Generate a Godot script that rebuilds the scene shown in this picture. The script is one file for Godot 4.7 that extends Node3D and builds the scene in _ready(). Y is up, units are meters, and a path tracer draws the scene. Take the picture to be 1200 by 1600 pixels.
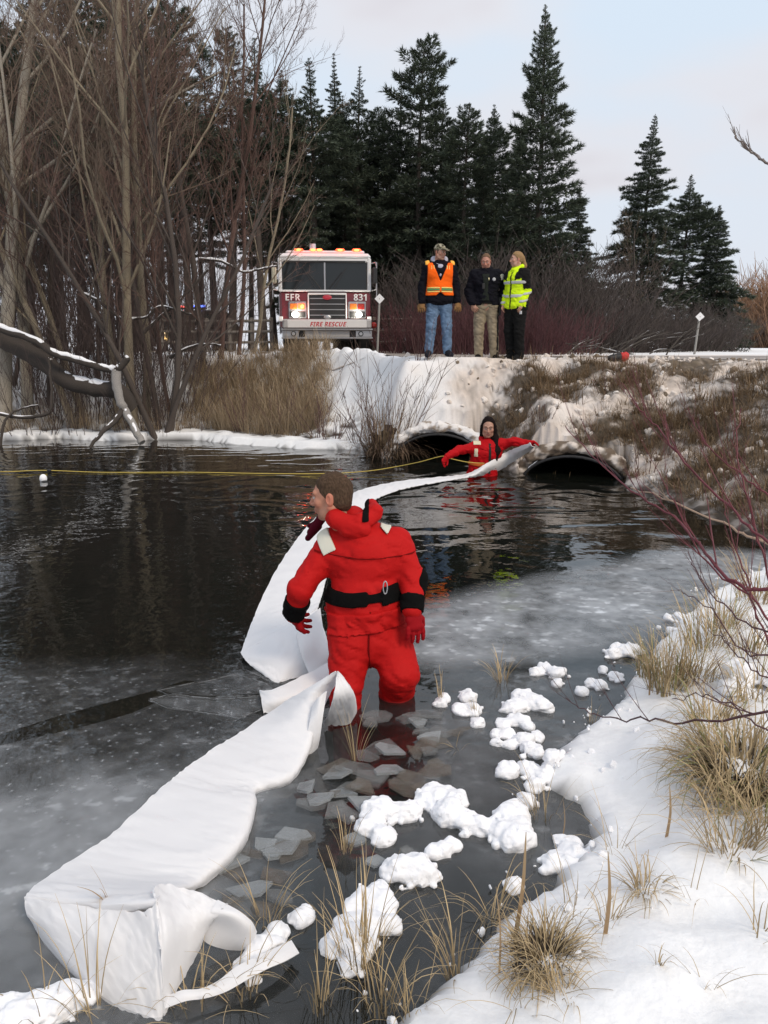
extends Node3D
# A winter pond beside a road: two people in red immersion suits lay a white boom, three people and a fire engine stand on the road.

const EYE := 1.75
const PITCH := 12.0
const FOV := 66.0
var rng := RandomNumberGenerator.new()
var used := {}
var M := {}
var fine := FastNoiseLite.new()
var broad := FastNoiseLite.new()

class Mb:
	var v := PackedVector3Array()
	var n := PackedVector3Array()
	var c := PackedColorArray()
	var u := PackedVector2Array()
	var ix := PackedInt32Array()
	func vert(p: Vector3, nn: Vector3, col := Color.WHITE, uv := Vector2.ZERO) -> int:
		v.append(p); n.append(nn); c.append(col); u.append(uv)
		return v.size() - 1
	func tri(a: int, b: int, d: int) -> void:
		var g := (v[b] - v[a]).cross(v[d] - v[a])
		if g.dot(n[a] + n[b] + n[d]) > 0.0:
			ix.append(a); ix.append(d); ix.append(b)
		else:
			ix.append(a); ix.append(b); ix.append(d)
	func quad(a: Vector3, b: Vector3, d: Vector3, e: Vector3, out: Vector3, col := Color.WHITE) -> void:
		var nn := (b - a).cross(d - a).normalized()
		if nn.dot(out) < 0.0: nn = -nn
		var i := vert(a, nn, col, Vector2(0, 0)); vert(b, nn, col, Vector2(1, 0)); vert(d, nn, col, Vector2(1, 1)); vert(e, nn, col, Vector2(0, 1))
		tri(i, i + 1, i + 2); tri(i, i + 2, i + 3)
	func face3(a: Vector3, b: Vector3, d: Vector3, out: Vector3, col := Color.WHITE) -> void:
		var nn := (b - a).cross(d - a).normalized()
		if nn.dot(out) < 0.0: nn = -nn
		var i := vert(a, nn, col); vert(b, nn, col); vert(d, nn, col)
		tri(i, i + 1, i + 2)
	# a box with chamfered edges
	func box(t: Transform3D, size: Vector3, bev := 0.0, col := Color.WHITE) -> void:
		var h := size * 0.5
		var b := minf(bev, minf(h.x, minf(h.y, h.z)) * 0.9)
		for ax in 3:
			for s in [-1.0, 1.0]:
				var nn := Vector3.ZERO; nn[ax] = s
				var a1 := (ax + 1) % 3
				var a2 := (ax + 2) % 3
				var q := []
				for k in [[-1, -1], [1, -1], [1, 1], [-1, 1]]:
					var p := Vector3.ZERO
					p[ax] = s * h[ax]; p[a1] = k[0] * (h[a1] - b); p[a2] = k[1] * (h[a2] - b)
					q.append(t * p)
				quad(q[0], q[1], q[2], q[3], t.basis * nn, col)
		if b <= 0.0: return
		for ax in 3:
			var a1 := (ax + 1) % 3
			var a2 := (ax + 2) % 3
			for s1 in [-1.0, 1.0]:
				for s2 in [-1.0, 1.0]:
					var q := []
					for k in [[-1, 0], [1, 0], [1, 1], [-1, 1]]:
						var p := Vector3.ZERO
						p[ax] = k[0] * (h[ax] - b)
						p[a1] = s1 * (h[a1] - (b if k[1] == 1 else 0.0))
						p[a2] = s2 * (h[a2] - (0.0 if k[1] == 1 else b))
						q.append(t * p)
					var o := Vector3.ZERO; o[a1] = s1; o[a2] = s2
					quad(q[0], q[1], q[2], q[3], t.basis * o, col)
		for sx in [-1.0, 1.0]:
			for sy in [-1.0, 1.0]:
				for sz in [-1.0, 1.0]:
					var s := Vector3(sx, sy, sz)
					var q := []
					for ax in 3:
						var p := s * (h - Vector3(b, b, b)); p[ax] = s[ax] * h[ax]
						q.append(t * p)
					face3(q[0], q[1], q[2], t.basis * s, col)
	func bx(x: float, y: float, z: float, sx: float, sy: float, sz: float, bev := 0.0, col := Color.WHITE) -> void:
		box(Transform3D(Basis(), Vector3(x, y, z)), Vector3(sx, sy, sz), bev, col)
	func tube(p: PackedVector3Array, r: PackedFloat32Array, sides := 4, col := Color.WHITE, cap := true) -> void:
		var m := p.size()
		if m < 2: return
		var side := Vector3.ZERO
		var first := v.size()
		for i in m:
			var d := (p[mini(i + 1, m - 1)] - p[maxi(i - 1, 0)]).normalized()
			if side == Vector3.ZERO:
				side = d.cross(Vector3.RIGHT if absf(d.x) < 0.8 else Vector3.FORWARD).normalized()
			else:
				side = (side - d * side.dot(d)).normalized()
			var up := d.cross(side)
			for k in sides:
				var a := TAU * k / sides
				var o := side * cos(a) + up * sin(a)
				v.append(p[i] + o * r[i]); n.append(o); c.append(col); u.append(Vector2(float(k) / sides, float(i) / (m - 1)))
		for i in m - 1:
			for k in sides:
				var a := first + i * sides + k
				var b := first + i * sides + (k + 1) % sides
				tri(a, b, b + sides); tri(a, b + sides, a + sides)
		if cap and sides > 2:
			for e in [0, m - 1]:
				var nn: Vector3 = (p[0] - p[1]).normalized() if e == 0 else (p[m - 1] - p[m - 2]).normalized()
				var base := v.size()
				for k in sides:
					vert(v[first + e * sides + k], nn, col)
				for k in range(1, sides - 1):
					tri(base, base + k, base + k + 1)
	func rod(a: Vector3, b: Vector3, r: float, sides := 6, col := Color.WHITE, r2 := -1.0) -> void:
		tube(PackedVector3Array([a, b]), PackedFloat32Array([r, r if r2 < 0.0 else r2]), sides, col)
	# a flat tapering blade along points
	func blade(p: PackedVector3Array, w: float, side: Vector3, col: Color, col2: Color) -> void:
		var m := p.size()
		var first := v.size()
		for i in m:
			var t := float(i) / (m - 1)
			var d := (p[mini(i + 1, m - 1)] - p[maxi(i - 1, 0)]).normalized()
			var nn := d.cross(side).normalized()
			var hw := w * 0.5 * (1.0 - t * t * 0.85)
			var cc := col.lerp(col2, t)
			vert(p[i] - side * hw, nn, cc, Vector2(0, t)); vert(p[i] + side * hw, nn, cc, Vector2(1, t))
		for i in m - 1:
			var a := first + i * 2
			tri(a, a + 1, a + 3); tri(a, a + 3, a + 2)
	func ball(o: Vector3, r: Vector3, seg := 12, rings := 8, col := Color.WHITE, bas := Basis()) -> void:
		var first := v.size()
		for j in rings + 1:
			var a := PI * j / rings
			for k in seg + 1:
				var b := TAU * k / seg
				var s := Vector3(sin(a) * cos(b), cos(a), sin(a) * sin(b))
				vert(o + bas * (s * r), (bas * (s / r)).normalized(), col, Vector2(float(k) / seg, float(j) / rings))
		for j in rings:
			for k in seg:
				var a := first + j * (seg + 1) + k
				tri(a, a + 1, a + seg + 2); tri(a, a + seg + 2, a + seg + 1)
	func disc(o: Vector3, axis: Vector3, r: float, h: float, seg := 16, col := Color.WHITE) -> void:
		rod(o - axis * h * 0.5, o + axis * h * 0.5, r, seg, col)
	# a sheet with thickness over a grid of points
	func sheet(rows: Array, thick: float, col := Color.WHITE) -> void:
		var nr := rows.size()
		var nc: int = rows[0].size()
		var nn := []
		for i in nr:
			var line := PackedVector3Array()
			for j in nc:
				var a: Vector3 = rows[mini(i + 1, nr - 1)][j] - rows[maxi(i - 1, 0)][j]
				var b: Vector3 = rows[i][mini(j + 1, nc - 1)] - rows[i][maxi(j - 1, 0)]
				var q := a.cross(b)
				line.append(q.normalized() if q.length() > 1e-9 else Vector3.UP)
			nn.append(line)
		var tops := [0, 0]
		for s in 2:
			var sg := 1.0 if s == 0 else -1.0
			tops[s] = v.size()
			for i in nr:
				for j in nc:
					vert(rows[i][j] + nn[i][j] * thick * 0.5 * sg, nn[i][j] * sg, col, Vector2(float(j) / (nc - 1), float(i) / (nr - 1)))
			for i in nr - 1:
				for j in nc - 1:
					var a: int = tops[s] + i * nc + j
					tri(a, a + 1, a + nc + 1); tri(a, a + nc + 1, a + nc)
		var rim := []
		for j in nc: rim.append(j)
		for i in range(1, nr): rim.append(i * nc + nc - 1)
		for j in range(nc - 2, -1, -1): rim.append((nr - 1) * nc + j)
		for i in range(nr - 2, -1, -1): rim.append(i * nc)
		var mid: Vector3 = rows[nr / 2][nc / 2]
		for k in rim.size() - 1:
			var a: int = rim[k]
			var b: int = rim[k + 1]
			var p := v[tops[0] + a]
			quad(p, v[tops[0] + b], v[tops[1] + b], v[tops[1] + a], p - mid, col)
	func mesh(with_color := true) -> ArrayMesh:
		var a := []
		a.resize(Mesh.ARRAY_MAX)
		a[Mesh.ARRAY_VERTEX] = v; a[Mesh.ARRAY_NORMAL] = n; a[Mesh.ARRAY_TEX_UV] = u; a[Mesh.ARRAY_INDEX] = ix
		if with_color: a[Mesh.ARRAY_COLOR] = c
		var m := ArrayMesh.new()
		if v.size() > 0 and ix.size() > 0:
			m.add_surface_from_arrays(Mesh.PRIMITIVE_TRIANGLES, a)
		return m

# ---------- naming ----------
func numbered(called: String) -> String:
	if not used.has(called):
		used[called] = 0
		return called
	used[called] += 1
	return "%s_%03d" % [called, used[called]]

func thing(called: String, label: String, category: String, pos := Vector3.ZERO, turn := 0.0, group := "") -> Node3D:
	var o := Node3D.new()
	o.name = numbered(called)
	add_child(o)
	o.position = pos
	o.rotation.y = turn
	tag(o, label, category, group)
	return o

func tag(o: Node3D, label: String, category: String, group := "") -> Node3D:
	o.set_meta("label", label)
	o.set_meta("category", category)
	if group != "": o.set_meta("group", group)
	return o

func put(called: String, shape, mat: Material, parent: Node3D, kind := "") -> MeshInstance3D:
	var o := MeshInstance3D.new()
	o.mesh = shape.mesh() if shape is Mb else shape
	o.material_override = mat
	if parent == null:
		o.name = numbered(called)
		add_child(o)
	else:
		var sib := {}
		for ch in parent.get_children(): sib[String(ch.name)] = true
		var nm := called
		var k := 0
		while sib.has(nm):
			k += 1
			nm = "%s_%03d" % [called, k]
		o.name = nm
		parent.add_child(o)
	if kind != "": o.set_meta("kind", kind)
	return o

func copy(src: Node3D, called: String, label: String, pos: Vector3, turn: float, scl := Vector3.ONE) -> Node3D:
	var o: Node3D = src.duplicate()
	o.name = numbered(called)
	add_child(o)
	o.transform = Transform3D(Basis(Vector3.UP, turn) * Basis.from_scale(scl), pos)
	o.set_meta("label", label)
	return o

func many(called: String, m: Mesh, mat: Material, places: Array, parent: Node3D, kind := "", cols := []) -> MultiMeshInstance3D:
	var mm := MultiMesh.new()
	mm.transform_format = MultiMesh.TRANSFORM_3D
	mm.use_colors = cols.size() > 0
	mm.mesh = m
	mm.instance_count = places.size()
	for i in places.size():
		mm.set_instance_transform(i, places[i])
		if cols.size() > 0: mm.set_instance_color(i, cols[i])
	var o := MultiMeshInstance3D.new()
	o.multimesh = mm
	o.material_override = mat
	o.name = called if parent else numbered(called)
	(parent if parent else self).add_child(o, true)
	if kind != "": o.set_meta("kind", kind)
	return o

# ---------- where things stand: the surveyed lines of sight of the photograph turned into places ----------
func sight(px: float, py: float) -> Vector3:
	var f := 800.0 / tan(deg_to_rad(FOV * 0.5))
	var x := (px - 600.0) / f
	var y := (800.0 - py) / f
	var cp := cos(deg_to_rad(PITCH))
	var sp := sin(deg_to_rad(PITCH))
	return Vector3(x, y * cp - sp, -cp - y * sp)
func at(px: float, py: float, d: float) -> Vector3:
	var r := sight(px, py)
	return Vector3(0, EYE, 0) + r * (d / -r.z)
func on(px: float, py: float, h := 0.0) -> Vector3:
	var r := sight(px, py)
	return Vector3(0, EYE, 0) + r * ((h - EYE) / r.y)

func mat(col: Color, rough := 0.8, metal := 0.0) -> StandardMaterial3D:
	var m := StandardMaterial3D.new()
	m.albedo_color = col.linear_to_srgb()
	m.roughness = rough
	m.metallic = metal
	return m
func vmat(rough := 0.85) -> StandardMaterial3D:
	var m := mat(Color.WHITE, rough)
	m.vertex_color_use_as_albedo = true
	return m
func glow(col: Color, energy: float) -> StandardMaterial3D:
	var m := mat(col, 0.4)
	m.emission_enabled = true
	m.emission = col.linear_to_srgb()
	m.emission_energy_multiplier = energy
	return m
func noise_tex(freq: float, size := 256, normal := false, strength := 4.0, octaves := 4, seed_ := 1) -> NoiseTexture2D:
	var t := NoiseTexture2D.new()
	var f := FastNoiseLite.new()
	f.seed = seed_
	f.noise_type = FastNoiseLite.TYPE_SIMPLEX_SMOOTH
	f.frequency = freq
	f.fractal_octaves = octaves
	t.noise = f
	t.width = size; t.height = size
	t.seamless = true
	t.as_normal_map = normal
	t.bump_strength = strength
	return t
func bumpy(m: StandardMaterial3D, per_metre: float, freq := 0.02, strength := 4.0, octaves := 4, world := true) -> StandardMaterial3D:
	m.normal_enabled = true
	m.normal_texture = noise_tex(freq, 256, true, strength, octaves, 7)
	m.uv1_triplanar = true
	m.uv1_world_triplanar = world
	m.uv1_scale = Vector3.ONE * per_metre
	return m
func mottled(m: StandardMaterial3D, lo: float, hi: float, freq := 0.03, octaves := 4, seed_ := 3) -> StandardMaterial3D:
	var t := noise_tex(freq, 256, false, 4.0, octaves, seed_)
	var g := Gradient.new()
	g.offsets = PackedFloat32Array([0.15, 0.85])
	g.colors = PackedColorArray([Color(lo, lo, lo).linear_to_srgb(), Color(hi, hi, hi).linear_to_srgb()])
	t.color_ramp = g
	m.albedo_texture = t
	return m
func rnd(a: float, b: float) -> float: return rng.randf_range(a, b)
func sstep(a: float, b: float, x: float) -> float:
	var t := clampf((x - a) / (b - a), 0.0, 1.0)
	return t * t * (3.0 - 2.0 * t)
func V(x: float, y: float, z: float) -> Vector3: return Vector3(x, y, z)

# rows of control points -> a smooth dense grid
func smooth_rows(ctrl: Array, nu: int, nv: int) -> Array:
	var mid := []
	for r in ctrl:
		var line := PackedVector3Array()
		var m: int = r.size()
		for j in nv + 1:
			var t := float(j) / nv * (m - 1)
			var k := mini(int(t), m - 2)
			line.append(r[k].cubic_interpolate(r[k + 1], r[maxi(k - 1, 0)], r[mini(k + 2, m - 1)], t - k))
		mid.append(line)
	var out := []
	var mm := mid.size()
	for i in nu + 1:
		var t := float(i) / nu * (mm - 1)
		var k := mini(int(t), mm - 2)
		var line := PackedVector3Array()
		for j in nv + 1:
			line.append(mid[k][j].cubic_interpolate(mid[k + 1][j], mid[maxi(k - 1, 0)][j], mid[mini(k + 2, mm - 1)][j], t - k))
		out.append(line)
	return out
func smooth_path(p: Array, per := 4) -> PackedVector3Array:
	var out := PackedVector3Array()
	for i in p.size() - 1:
		for k in per:
			out.append(p[i].cubic_interpolate(p[i + 1], p[maxi(i - 1, 0)], p[mini(i + 2, p.size() - 1)], float(k) / per))
	out.append(p[p.size() - 1])
	return out

# ---------- continuous bodies: tapered capsules and ellipsoids joined by a smooth minimum, meshed as surface nets ----------
func cap(a: Vector3, b: Vector3, ra: float, rb: float, k := 0.03) -> Array: return [0, a, b, ra, rb, k]
func ell(o: Vector3, r: Vector3, k := 0.02, bas := Basis()) -> Array: return [1, o, r, bas, 0.0, k]
func cut(o: Vector3, r: Vector3, k := 0.01) -> Array: return [2, o, r, Basis(), 0.0, k]

func field(prims: Array, cell: float, grow := 0.0, clip = null, tint = null, wob := 0.0, wob_freq := 12.0, box = null, creased := false) -> Mb:
	var lo := Vector3.ONE * 1e9
	var hi := -lo
	for q in prims:
		if q[0] == 0:
			var r := maxf(q[3], q[4]) + grow
			var e := Vector3.ONE * r
			lo = lo.min((q[1] as Vector3).min(q[2]) - e); hi = hi.max((q[1] as Vector3).max(q[2]) + e)
		elif q[0] == 1:
			var e2: Vector3 = Vector3.ONE * (maxf(q[2].x, maxf(q[2].y, q[2].z)) + grow)
			lo = lo.min(q[1] - e2); hi = hi.max(q[1] + e2)
	var pad := cell * 2.5 + wob
	lo -= Vector3.ONE * pad; hi += Vector3.ONE * pad
	if box != null:
		lo = lo.max(box.position); hi = hi.min(box.end)
	var nx := int((hi.x - lo.x) / cell) + 2
	var ny := int((hi.y - lo.y) / cell) + 2
	var nz := int((hi.z - lo.z) / cell) + 2
	var g := PackedFloat32Array()
	g.resize(nx * ny * nz)
	g.fill(1.0)
	var rmin := PackedInt32Array()
	rmin.resize(ny * nz); rmin.fill(nx)
	var rmax := PackedInt32Array()
	rmax.resize(ny * nz); rmax.fill(-1)
	for q in prims:
		var k: float = q[5]
		var mar := k + cell * 2.5 + wob
		var l2: Vector3
		var h2: Vector3
		var a: Vector3 = q[1]
		if q[0] == 0:
			var r := maxf(q[3], q[4]) + grow + mar
			l2 = a.min(q[2]) - Vector3.ONE * r; h2 = a.max(q[2]) + Vector3.ONE * r
		else:
			var r := maxf(q[2].x, maxf(q[2].y, q[2].z)) + grow + mar
			l2 = a - Vector3.ONE * r; h2 = a + Vector3.ONE * r
		var i0 := maxi(0, int((l2.x - lo.x) / cell)); var i1 := mini(nx - 1, int((h2.x - lo.x) / cell) + 1)
		var j0 := maxi(0, int((l2.y - lo.y) / cell)); var j1 := mini(ny - 1, int((h2.y - lo.y) / cell) + 1)
		var k0 := maxi(0, int((l2.z - lo.z) / cell)); var k1 := mini(nz - 1, int((h2.z - lo.z) / cell) + 1)
		if q[0] != 2:
			for z in range(k0, k1 + 1):
				for y in range(j0, j1 + 1):
					var rw := z * ny + y
					rmin[rw] = mini(rmin[rw], i0); rmax[rw] = maxi(rmax[rw], i1)
		if q[0] == 0:
			var ab: Vector3 = q[2] - a
			var inv := 1.0 / maxf(ab.length_squared(), 1e-8)
			var ra: float = q[3] + grow
			var dr: float = q[4] - q[3]
			for z in range(k0, k1 + 1):
				for y in range(j0, j1 + 1):
					var row := (z * ny + y) * nx
					for x in range(i0, i1 + 1):
						var p := Vector3(lo.x + x * cell, lo.y + y * cell, lo.z + z * cell) - a
						var t := clampf(p.dot(ab) * inv, 0.0, 1.0)
						var d := (p - ab * t).length() - ra - dr * t
						var o := g[row + x]
						var h := k - absf(o - d)
						g[row + x] = minf(o, d) - (h * h * 0.25 / k if h > 0.0 else 0.0)
		else:
			var bas: Basis = q[3]
			var ib := bas.inverse()
			var rr: Vector3 = q[2] + Vector3.ONE * grow * (1.0 if q[0] == 1 else -1.0)
			var r2 := rr * rr
			for z in range(k0, k1 + 1):
				for y in range(j0, j1 + 1):
					var row := (z * ny + y) * nx
					for x in range(i0, i1 + 1):
						var p := ib * (Vector3(lo.x + x * cell, lo.y + y * cell, lo.z + z * cell) - a)
						var e0 := (p / rr).length()
						var d := e0 * (e0 - 1.0) / maxf((p / r2).length(), 1e-6)
						var o := g[row + x]
						if q[0] == 1:
							var h := k - absf(o - d)
							g[row + x] = minf(o, d) - (h * h * 0.25 / k if h > 0.0 else 0.0)
						else:
							var h := k - absf(o + d)
							g[row + x] = maxf(o, -d) + (h * h * 0.25 / k if h > 0.0 else 0.0)
	var use_clip := clip != null
	if use_clip or wob > 0.0:
		for z in nz:
			for y in ny:
				var row := (z * ny + y) * nx
				for x in range(rmin[z * ny + y], rmax[z * ny + y] + 1):
					var d := g[row + x]
					if d > cell * 3.0 + wob: continue
					var p := Vector3(lo.x + x * cell, lo.y + y * cell, lo.z + z * cell)
					if wob > 0.0 and d > -cell * 3.0 - wob: d += wob * (fine.get_noise_3d(p.x * wob_freq, p.y * wob_freq * 1.3, p.z * wob_freq) if not creased else maxf(0.9 - 4.2 * absf(fine.get_noise_3d(p.x * 4.5 + 3.0, p.y * 8.0 + p.x * 3.0, p.z * 4.5)), -0.5))
					if use_clip: d = maxf(d, clip.call(p))
					g[row + x] = d
	# surface nets
	var m := Mb.new()
	var at_cell := PackedInt32Array()
	at_cell.resize(nx * ny * nz)
	at_cell.fill(-1)
	var sxy := nx * ny
	var off := [0, 1, nx, nx + 1, sxy, sxy + 1, sxy + nx, sxy + nx + 1]
	var edges := [[0, 1], [2, 3], [4, 5], [6, 7], [0, 2], [1, 3], [4, 6], [5, 7], [0, 4], [1, 5], [2, 6], [3, 7]]
	var corner := []
	for i in 8: corner.append(Vector3(i & 1, (i >> 1) & 1, (i >> 2) & 1))
	for z in nz - 1:
		for y in ny - 1:
			var row := (z * ny + y) * nx
			for x in range(maxi(rmin[z * ny + y] - 1, 0), mini(rmax[z * ny + y] + 1, nx - 1)):
				var b := row + x
				var d0 := g[b]
				if absf(d0) > cell * 3.6: continue
				var s0 := d0 < 0.0
				if s0 == (g[b + 1] < 0.0) and s0 == (g[b + nx] < 0.0) and s0 == (g[b + nx + 1] < 0.0) and s0 == (g[b + sxy] < 0.0) and s0 == (g[b + sxy + 1] < 0.0) and s0 == (g[b + sxy + nx] < 0.0) and s0 == (g[b + sxy + nx + 1] < 0.0): continue
				var sum := Vector3.ZERO
				var cnt := 0
				for e in edges:
					var da := g[b + off[e[0]]]
					var db := g[b + off[e[1]]]
					if (da < 0.0) != (db < 0.0):
						var t := da / (da - db)
						sum += corner[e[0]].lerp(corner[e[1]], t)
						cnt += 1
				var p := lo + (Vector3(x, y, z) + sum / maxf(cnt, 1)) * cell
				var gx := g[b + 1] + g[b + nx + 1] + g[b + sxy + 1] + g[b + sxy + nx + 1] - d0 - g[b + nx] - g[b + sxy] - g[b + sxy + nx]
				var gy := g[b + nx] + g[b + nx + 1] + g[b + sxy + nx] + g[b + sxy + nx + 1] - d0 - g[b + 1] - g[b + sxy] - g[b + sxy + 1]
				var gz := g[b + sxy] + g[b + sxy + 1] + g[b + sxy + nx] + g[b + sxy + nx + 1] - d0 - g[b + 1] - g[b + nx] - g[b + nx + 1]
				at_cell[b] = m.vert(p, Vector3(gx, gy, gz).normalized(), tint.call(p) if tint != null else Color.WHITE)
	for z in range(1, nz - 1):
		for y in range(1, ny - 1):
			var row := (z * ny + y) * nx
			for x in range(maxi(rmin[z * ny + y] - 1, 1), mini(rmax[z * ny + y] + 1, nx - 1)):
				var b := row + x
				if at_cell[b] < 0: continue
				var s := g[b] < 0.0
				if s != (g[b + 1] < 0.0): _net(m, at_cell, b, b - nx, b - nx - sxy, b - sxy)
				if s != (g[b + nx] < 0.0): _net(m, at_cell, b, b - 1, b - 1 - sxy, b - sxy)
				if s != (g[b + sxy] < 0.0): _net(m, at_cell, b, b - 1, b - 1 - nx, b - nx)
	return m

func _net(m: Mb, at_cell: PackedInt32Array, a: int, b: int, d: int, e: int) -> void:
	var i := at_cell[a]
	var j := at_cell[b]
	var k := at_cell[d]
	var l := at_cell[e]
	if i < 0 or j < 0 or k < 0 or l < 0: return
	m.tri(i, j, k); m.tri(i, k, l)

func _ready() -> void:
	rng.seed = 4711
	fine.seed = 5; fine.noise_type = FastNoiseLite.TYPE_SIMPLEX_SMOOTH; fine.frequency = 1.0; fine.fractal_octaves = 3
	broad.seed = 9; broad.noise_type = FastNoiseLite.TYPE_SIMPLEX_SMOOTH; broad.frequency = 1.0; broad.fractal_octaves = 2
	camera_and_light()
	materials()
	ground()
	pond()
	culverts()
	conifers()
	bare_trees()
	thickets()
	fences_and_markers()
	fire_engine()
	patrol_car()
	people()
	boom()
	rope_and_bag()
	dry_grass()
	snow_clumps()
	ice_pieces()
	foreground_twigs()

func camera_and_light() -> void:
	var cam := Camera3D.new()
	cam.name = "camera"
	cam.fov = FOV
	cam.near = 0.05
	cam.far = 900.0
	cam.position = Vector3(0, EYE, 0)
	cam.rotation_degrees = Vector3(-PITCH, 0, 0)
	add_child(cam)
	cam.current = true
	var env := Environment.new()
	env.background_mode = Environment.BG_SKY
	env.tonemap_mode = Environment.TONE_MAPPER_LINEAR
	env.tonemap_exposure = 1.08
	env.sdfgi_enabled = true
	env.ssao_enabled = true
	env.ssil_enabled = true
	env.ambient_light_source = Environment.AMBIENT_SOURCE_SKY
	var sky := Sky.new()
	var ps := PanoramaSkyMaterial.new()
	ps.panorama = ImageTexture.create_from_image(cloudy())
	ps.energy_multiplier = 0.97
	sky.sky_material = ps
	env.sky = sky
	var we := WorldEnvironment.new()
	we.name = "world"
	we.environment = env
	add_child(we)
	var sun := DirectionalLight3D.new()
	sun.name = "sun"
	sun.light_energy = 0.57
	sun.light_color = Color(1.0, 0.93, 0.84)
	sun.light_angular_distance = 18.0
	sun.shadow_enabled = true
	sun.rotation_degrees = Vector3(-42, 38, 0)
	add_child(sun)

# high thin cloud: pale blue with broad, faintly pink veils
func cloudy() -> Image:
	var w := 1024
	var h := 512
	var im := Image.create(w, h, false, Image.FORMAT_RGBF)
	var f := FastNoiseLite.new()
	f.seed = 31; f.noise_type = FastNoiseLite.TYPE_SIMPLEX_SMOOTH; f.frequency = 1.0; f.fractal_octaves = 5; f.fractal_gain = 0.5
	for y in h:
		var el := PI * (0.5 - (y + 0.5) / h)
		for x in w:
			var az := TAU * (x + 0.5) / w
			var d := Vector3(cos(el) * sin(az), sin(el), cos(el) * cos(az))
			var up := maxf(d.y, 0.0)
			var q := Vector3(d.x * 1.6, d.z * 1.6, 0.0) / (up + 0.35) 
			q = Vector3(q.x * 0.75 + q.y * 0.35, q.y * 1.1, up * 1.3)
			var n := f.get_noise_3d(q.x, q.y, q.z)
			var veil := sstep(-0.32, 0.42, n)
			var base := Color(0.62, 0.735, 0.86).lerp(Color(0.71, 0.755, 0.83), sstep(0.45, 0.02, up))
			var cloud := Color(0.735, 0.725, 0.765)
			if n > 0.12: cloud = cloud.lerp(Color(0.66, 0.65, 0.70), sstep(0.12, 0.5, n))
			var c := base.lerp(cloud, veil)
			var lift := 1.0 + 0.14 * up
			im.set_pixel(x, y, Color(c.r * lift, c.g * lift, c.b * lift))
	return im

func materials() -> void:
	M.bark = bumpy(mottled(vmat(0.95), 0.55, 1.2, 0.05), 5.0, 0.04, 8.0)
	M.twig = vmat(0.9)
	M.needle = vmat(0.85)
	M.blade = vmat(0.8)
	M.blade.backlight_enabled = true
	M.blade.backlight = Color(0.25, 0.22, 0.15)
	M.snow = bumpy(mat(Color(0.86, 0.87, 0.9), 0.75), 7.0, 0.03, 2.2)
	M.snow.subsurf_scatter_enabled = false
	M.cloth = bumpy(vmat(0.9), 18.0, 0.05, 3.0)
	M.cloth.metallic_specular = 0.2
	M.skin = vmat(0.55)
	M.hair = bumpy(vmat(0.85), 40.0, 0.05, 5.0)
	M.hair.metallic_specular = 0.2
	M.black = mat(Color(0.012, 0.012, 0.013), 0.6)
	M.stem = vmat(0.5)
	M.metal = mat(Color(0.45, 0.46, 0.47), 0.35, 0.8)
	M.suit = bumpy(vmat(0.7), 7.0, 0.02, 1.6)
	M.suit.metallic_specular = 0.25
	M.wood = bumpy(vmat(0.9), 4.0, 0.05, 4.0)

# ---------- the lie of the land ----------
var SHORE := [
	V(2.92, 0, -5.86), V(2.45, 0, -5.5), V(1.98, 0, -4.9), V(1.66, 0, -4.45), V(1.34, 0, -3.95), V(1.15, 0, -3.62), V(0.97, 0, -3.36), V(0.79, 0, -3.19), V(0.7, 0, -3.0), V(0.65, 0, -2.86), V(0.72, 0, -2.78), V(0.80, 0, -2.62), V(0.68, 0, -2.44), V(0.56, 0, -2.36),
	V(0.54, 0, -2.24), V(0.40, 0, -2.16), V(0.30, 0, -2.05), V(0.20, 0, -1.92), V(0.06, 0, -1.76), V(-0.1, 0, -1.45), V(-1.5, 0, -1.05), V(-4, 0, -1.4), V(-9, 0, -2), V(-12, 0, -8), V(-11.5, 0, -14.6),
	V(-8.6, 0, -14.2), V(-7.2, 0, -14.5), V(-6.2, 0, -14.95), V(-5.2, 0, -14.5), V(-4.3, 0, -14.75), V(-3.5, 0, -14.7), V(-2.8, 0, -14.1), V(-2.1, 0, -13.75), V(-1.3, 0, -13.3), V(-0.5, 0, -13.35), V(0.0, 0, -12.8), V(0.3, 0, -12.2),
	V(1.5, 0, -11.9), V(1.72, 0, -11.1), V(1.85, 0, -10.65), V(2.4, 0, -10.4), V(3.05, 0, -10.05), V(3.33, 0, -8.76), V(3.42, 0, -7.35), V(3.3, 0, -6.4)]
var box_lo := Vector2.ZERO

# signed distance to the shore line, water negative
func shore(x: float, z: float) -> float:
	var best := 1e9
	var inside := false
	var n := SHORE.size()
	var j := n - 1
	for i in n:
		var a: Vector3 = SHORE[i]
		var b: Vector3 = SHORE[j]
		var ex := b.x - a.x
		var ez := b.z - a.z
		var wx := x - a.x
		var wz := z - a.z
		var t := clampf((wx * ex + wz * ez) / (ex * ex + ez * ez), 0.0, 1.0)
		var dx := wx - ex * t
		var dz := wz - ez * t
		best = minf(best, dx * dx + dz * dz)
		if (a.z > z) != (b.z > z) and x < (b.x - a.x) * (z - a.z) / (b.z - a.z) + a.x: inside = not inside
		j = i
	return sqrt(best) * (-1.0 if inside else 1.0)

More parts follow.
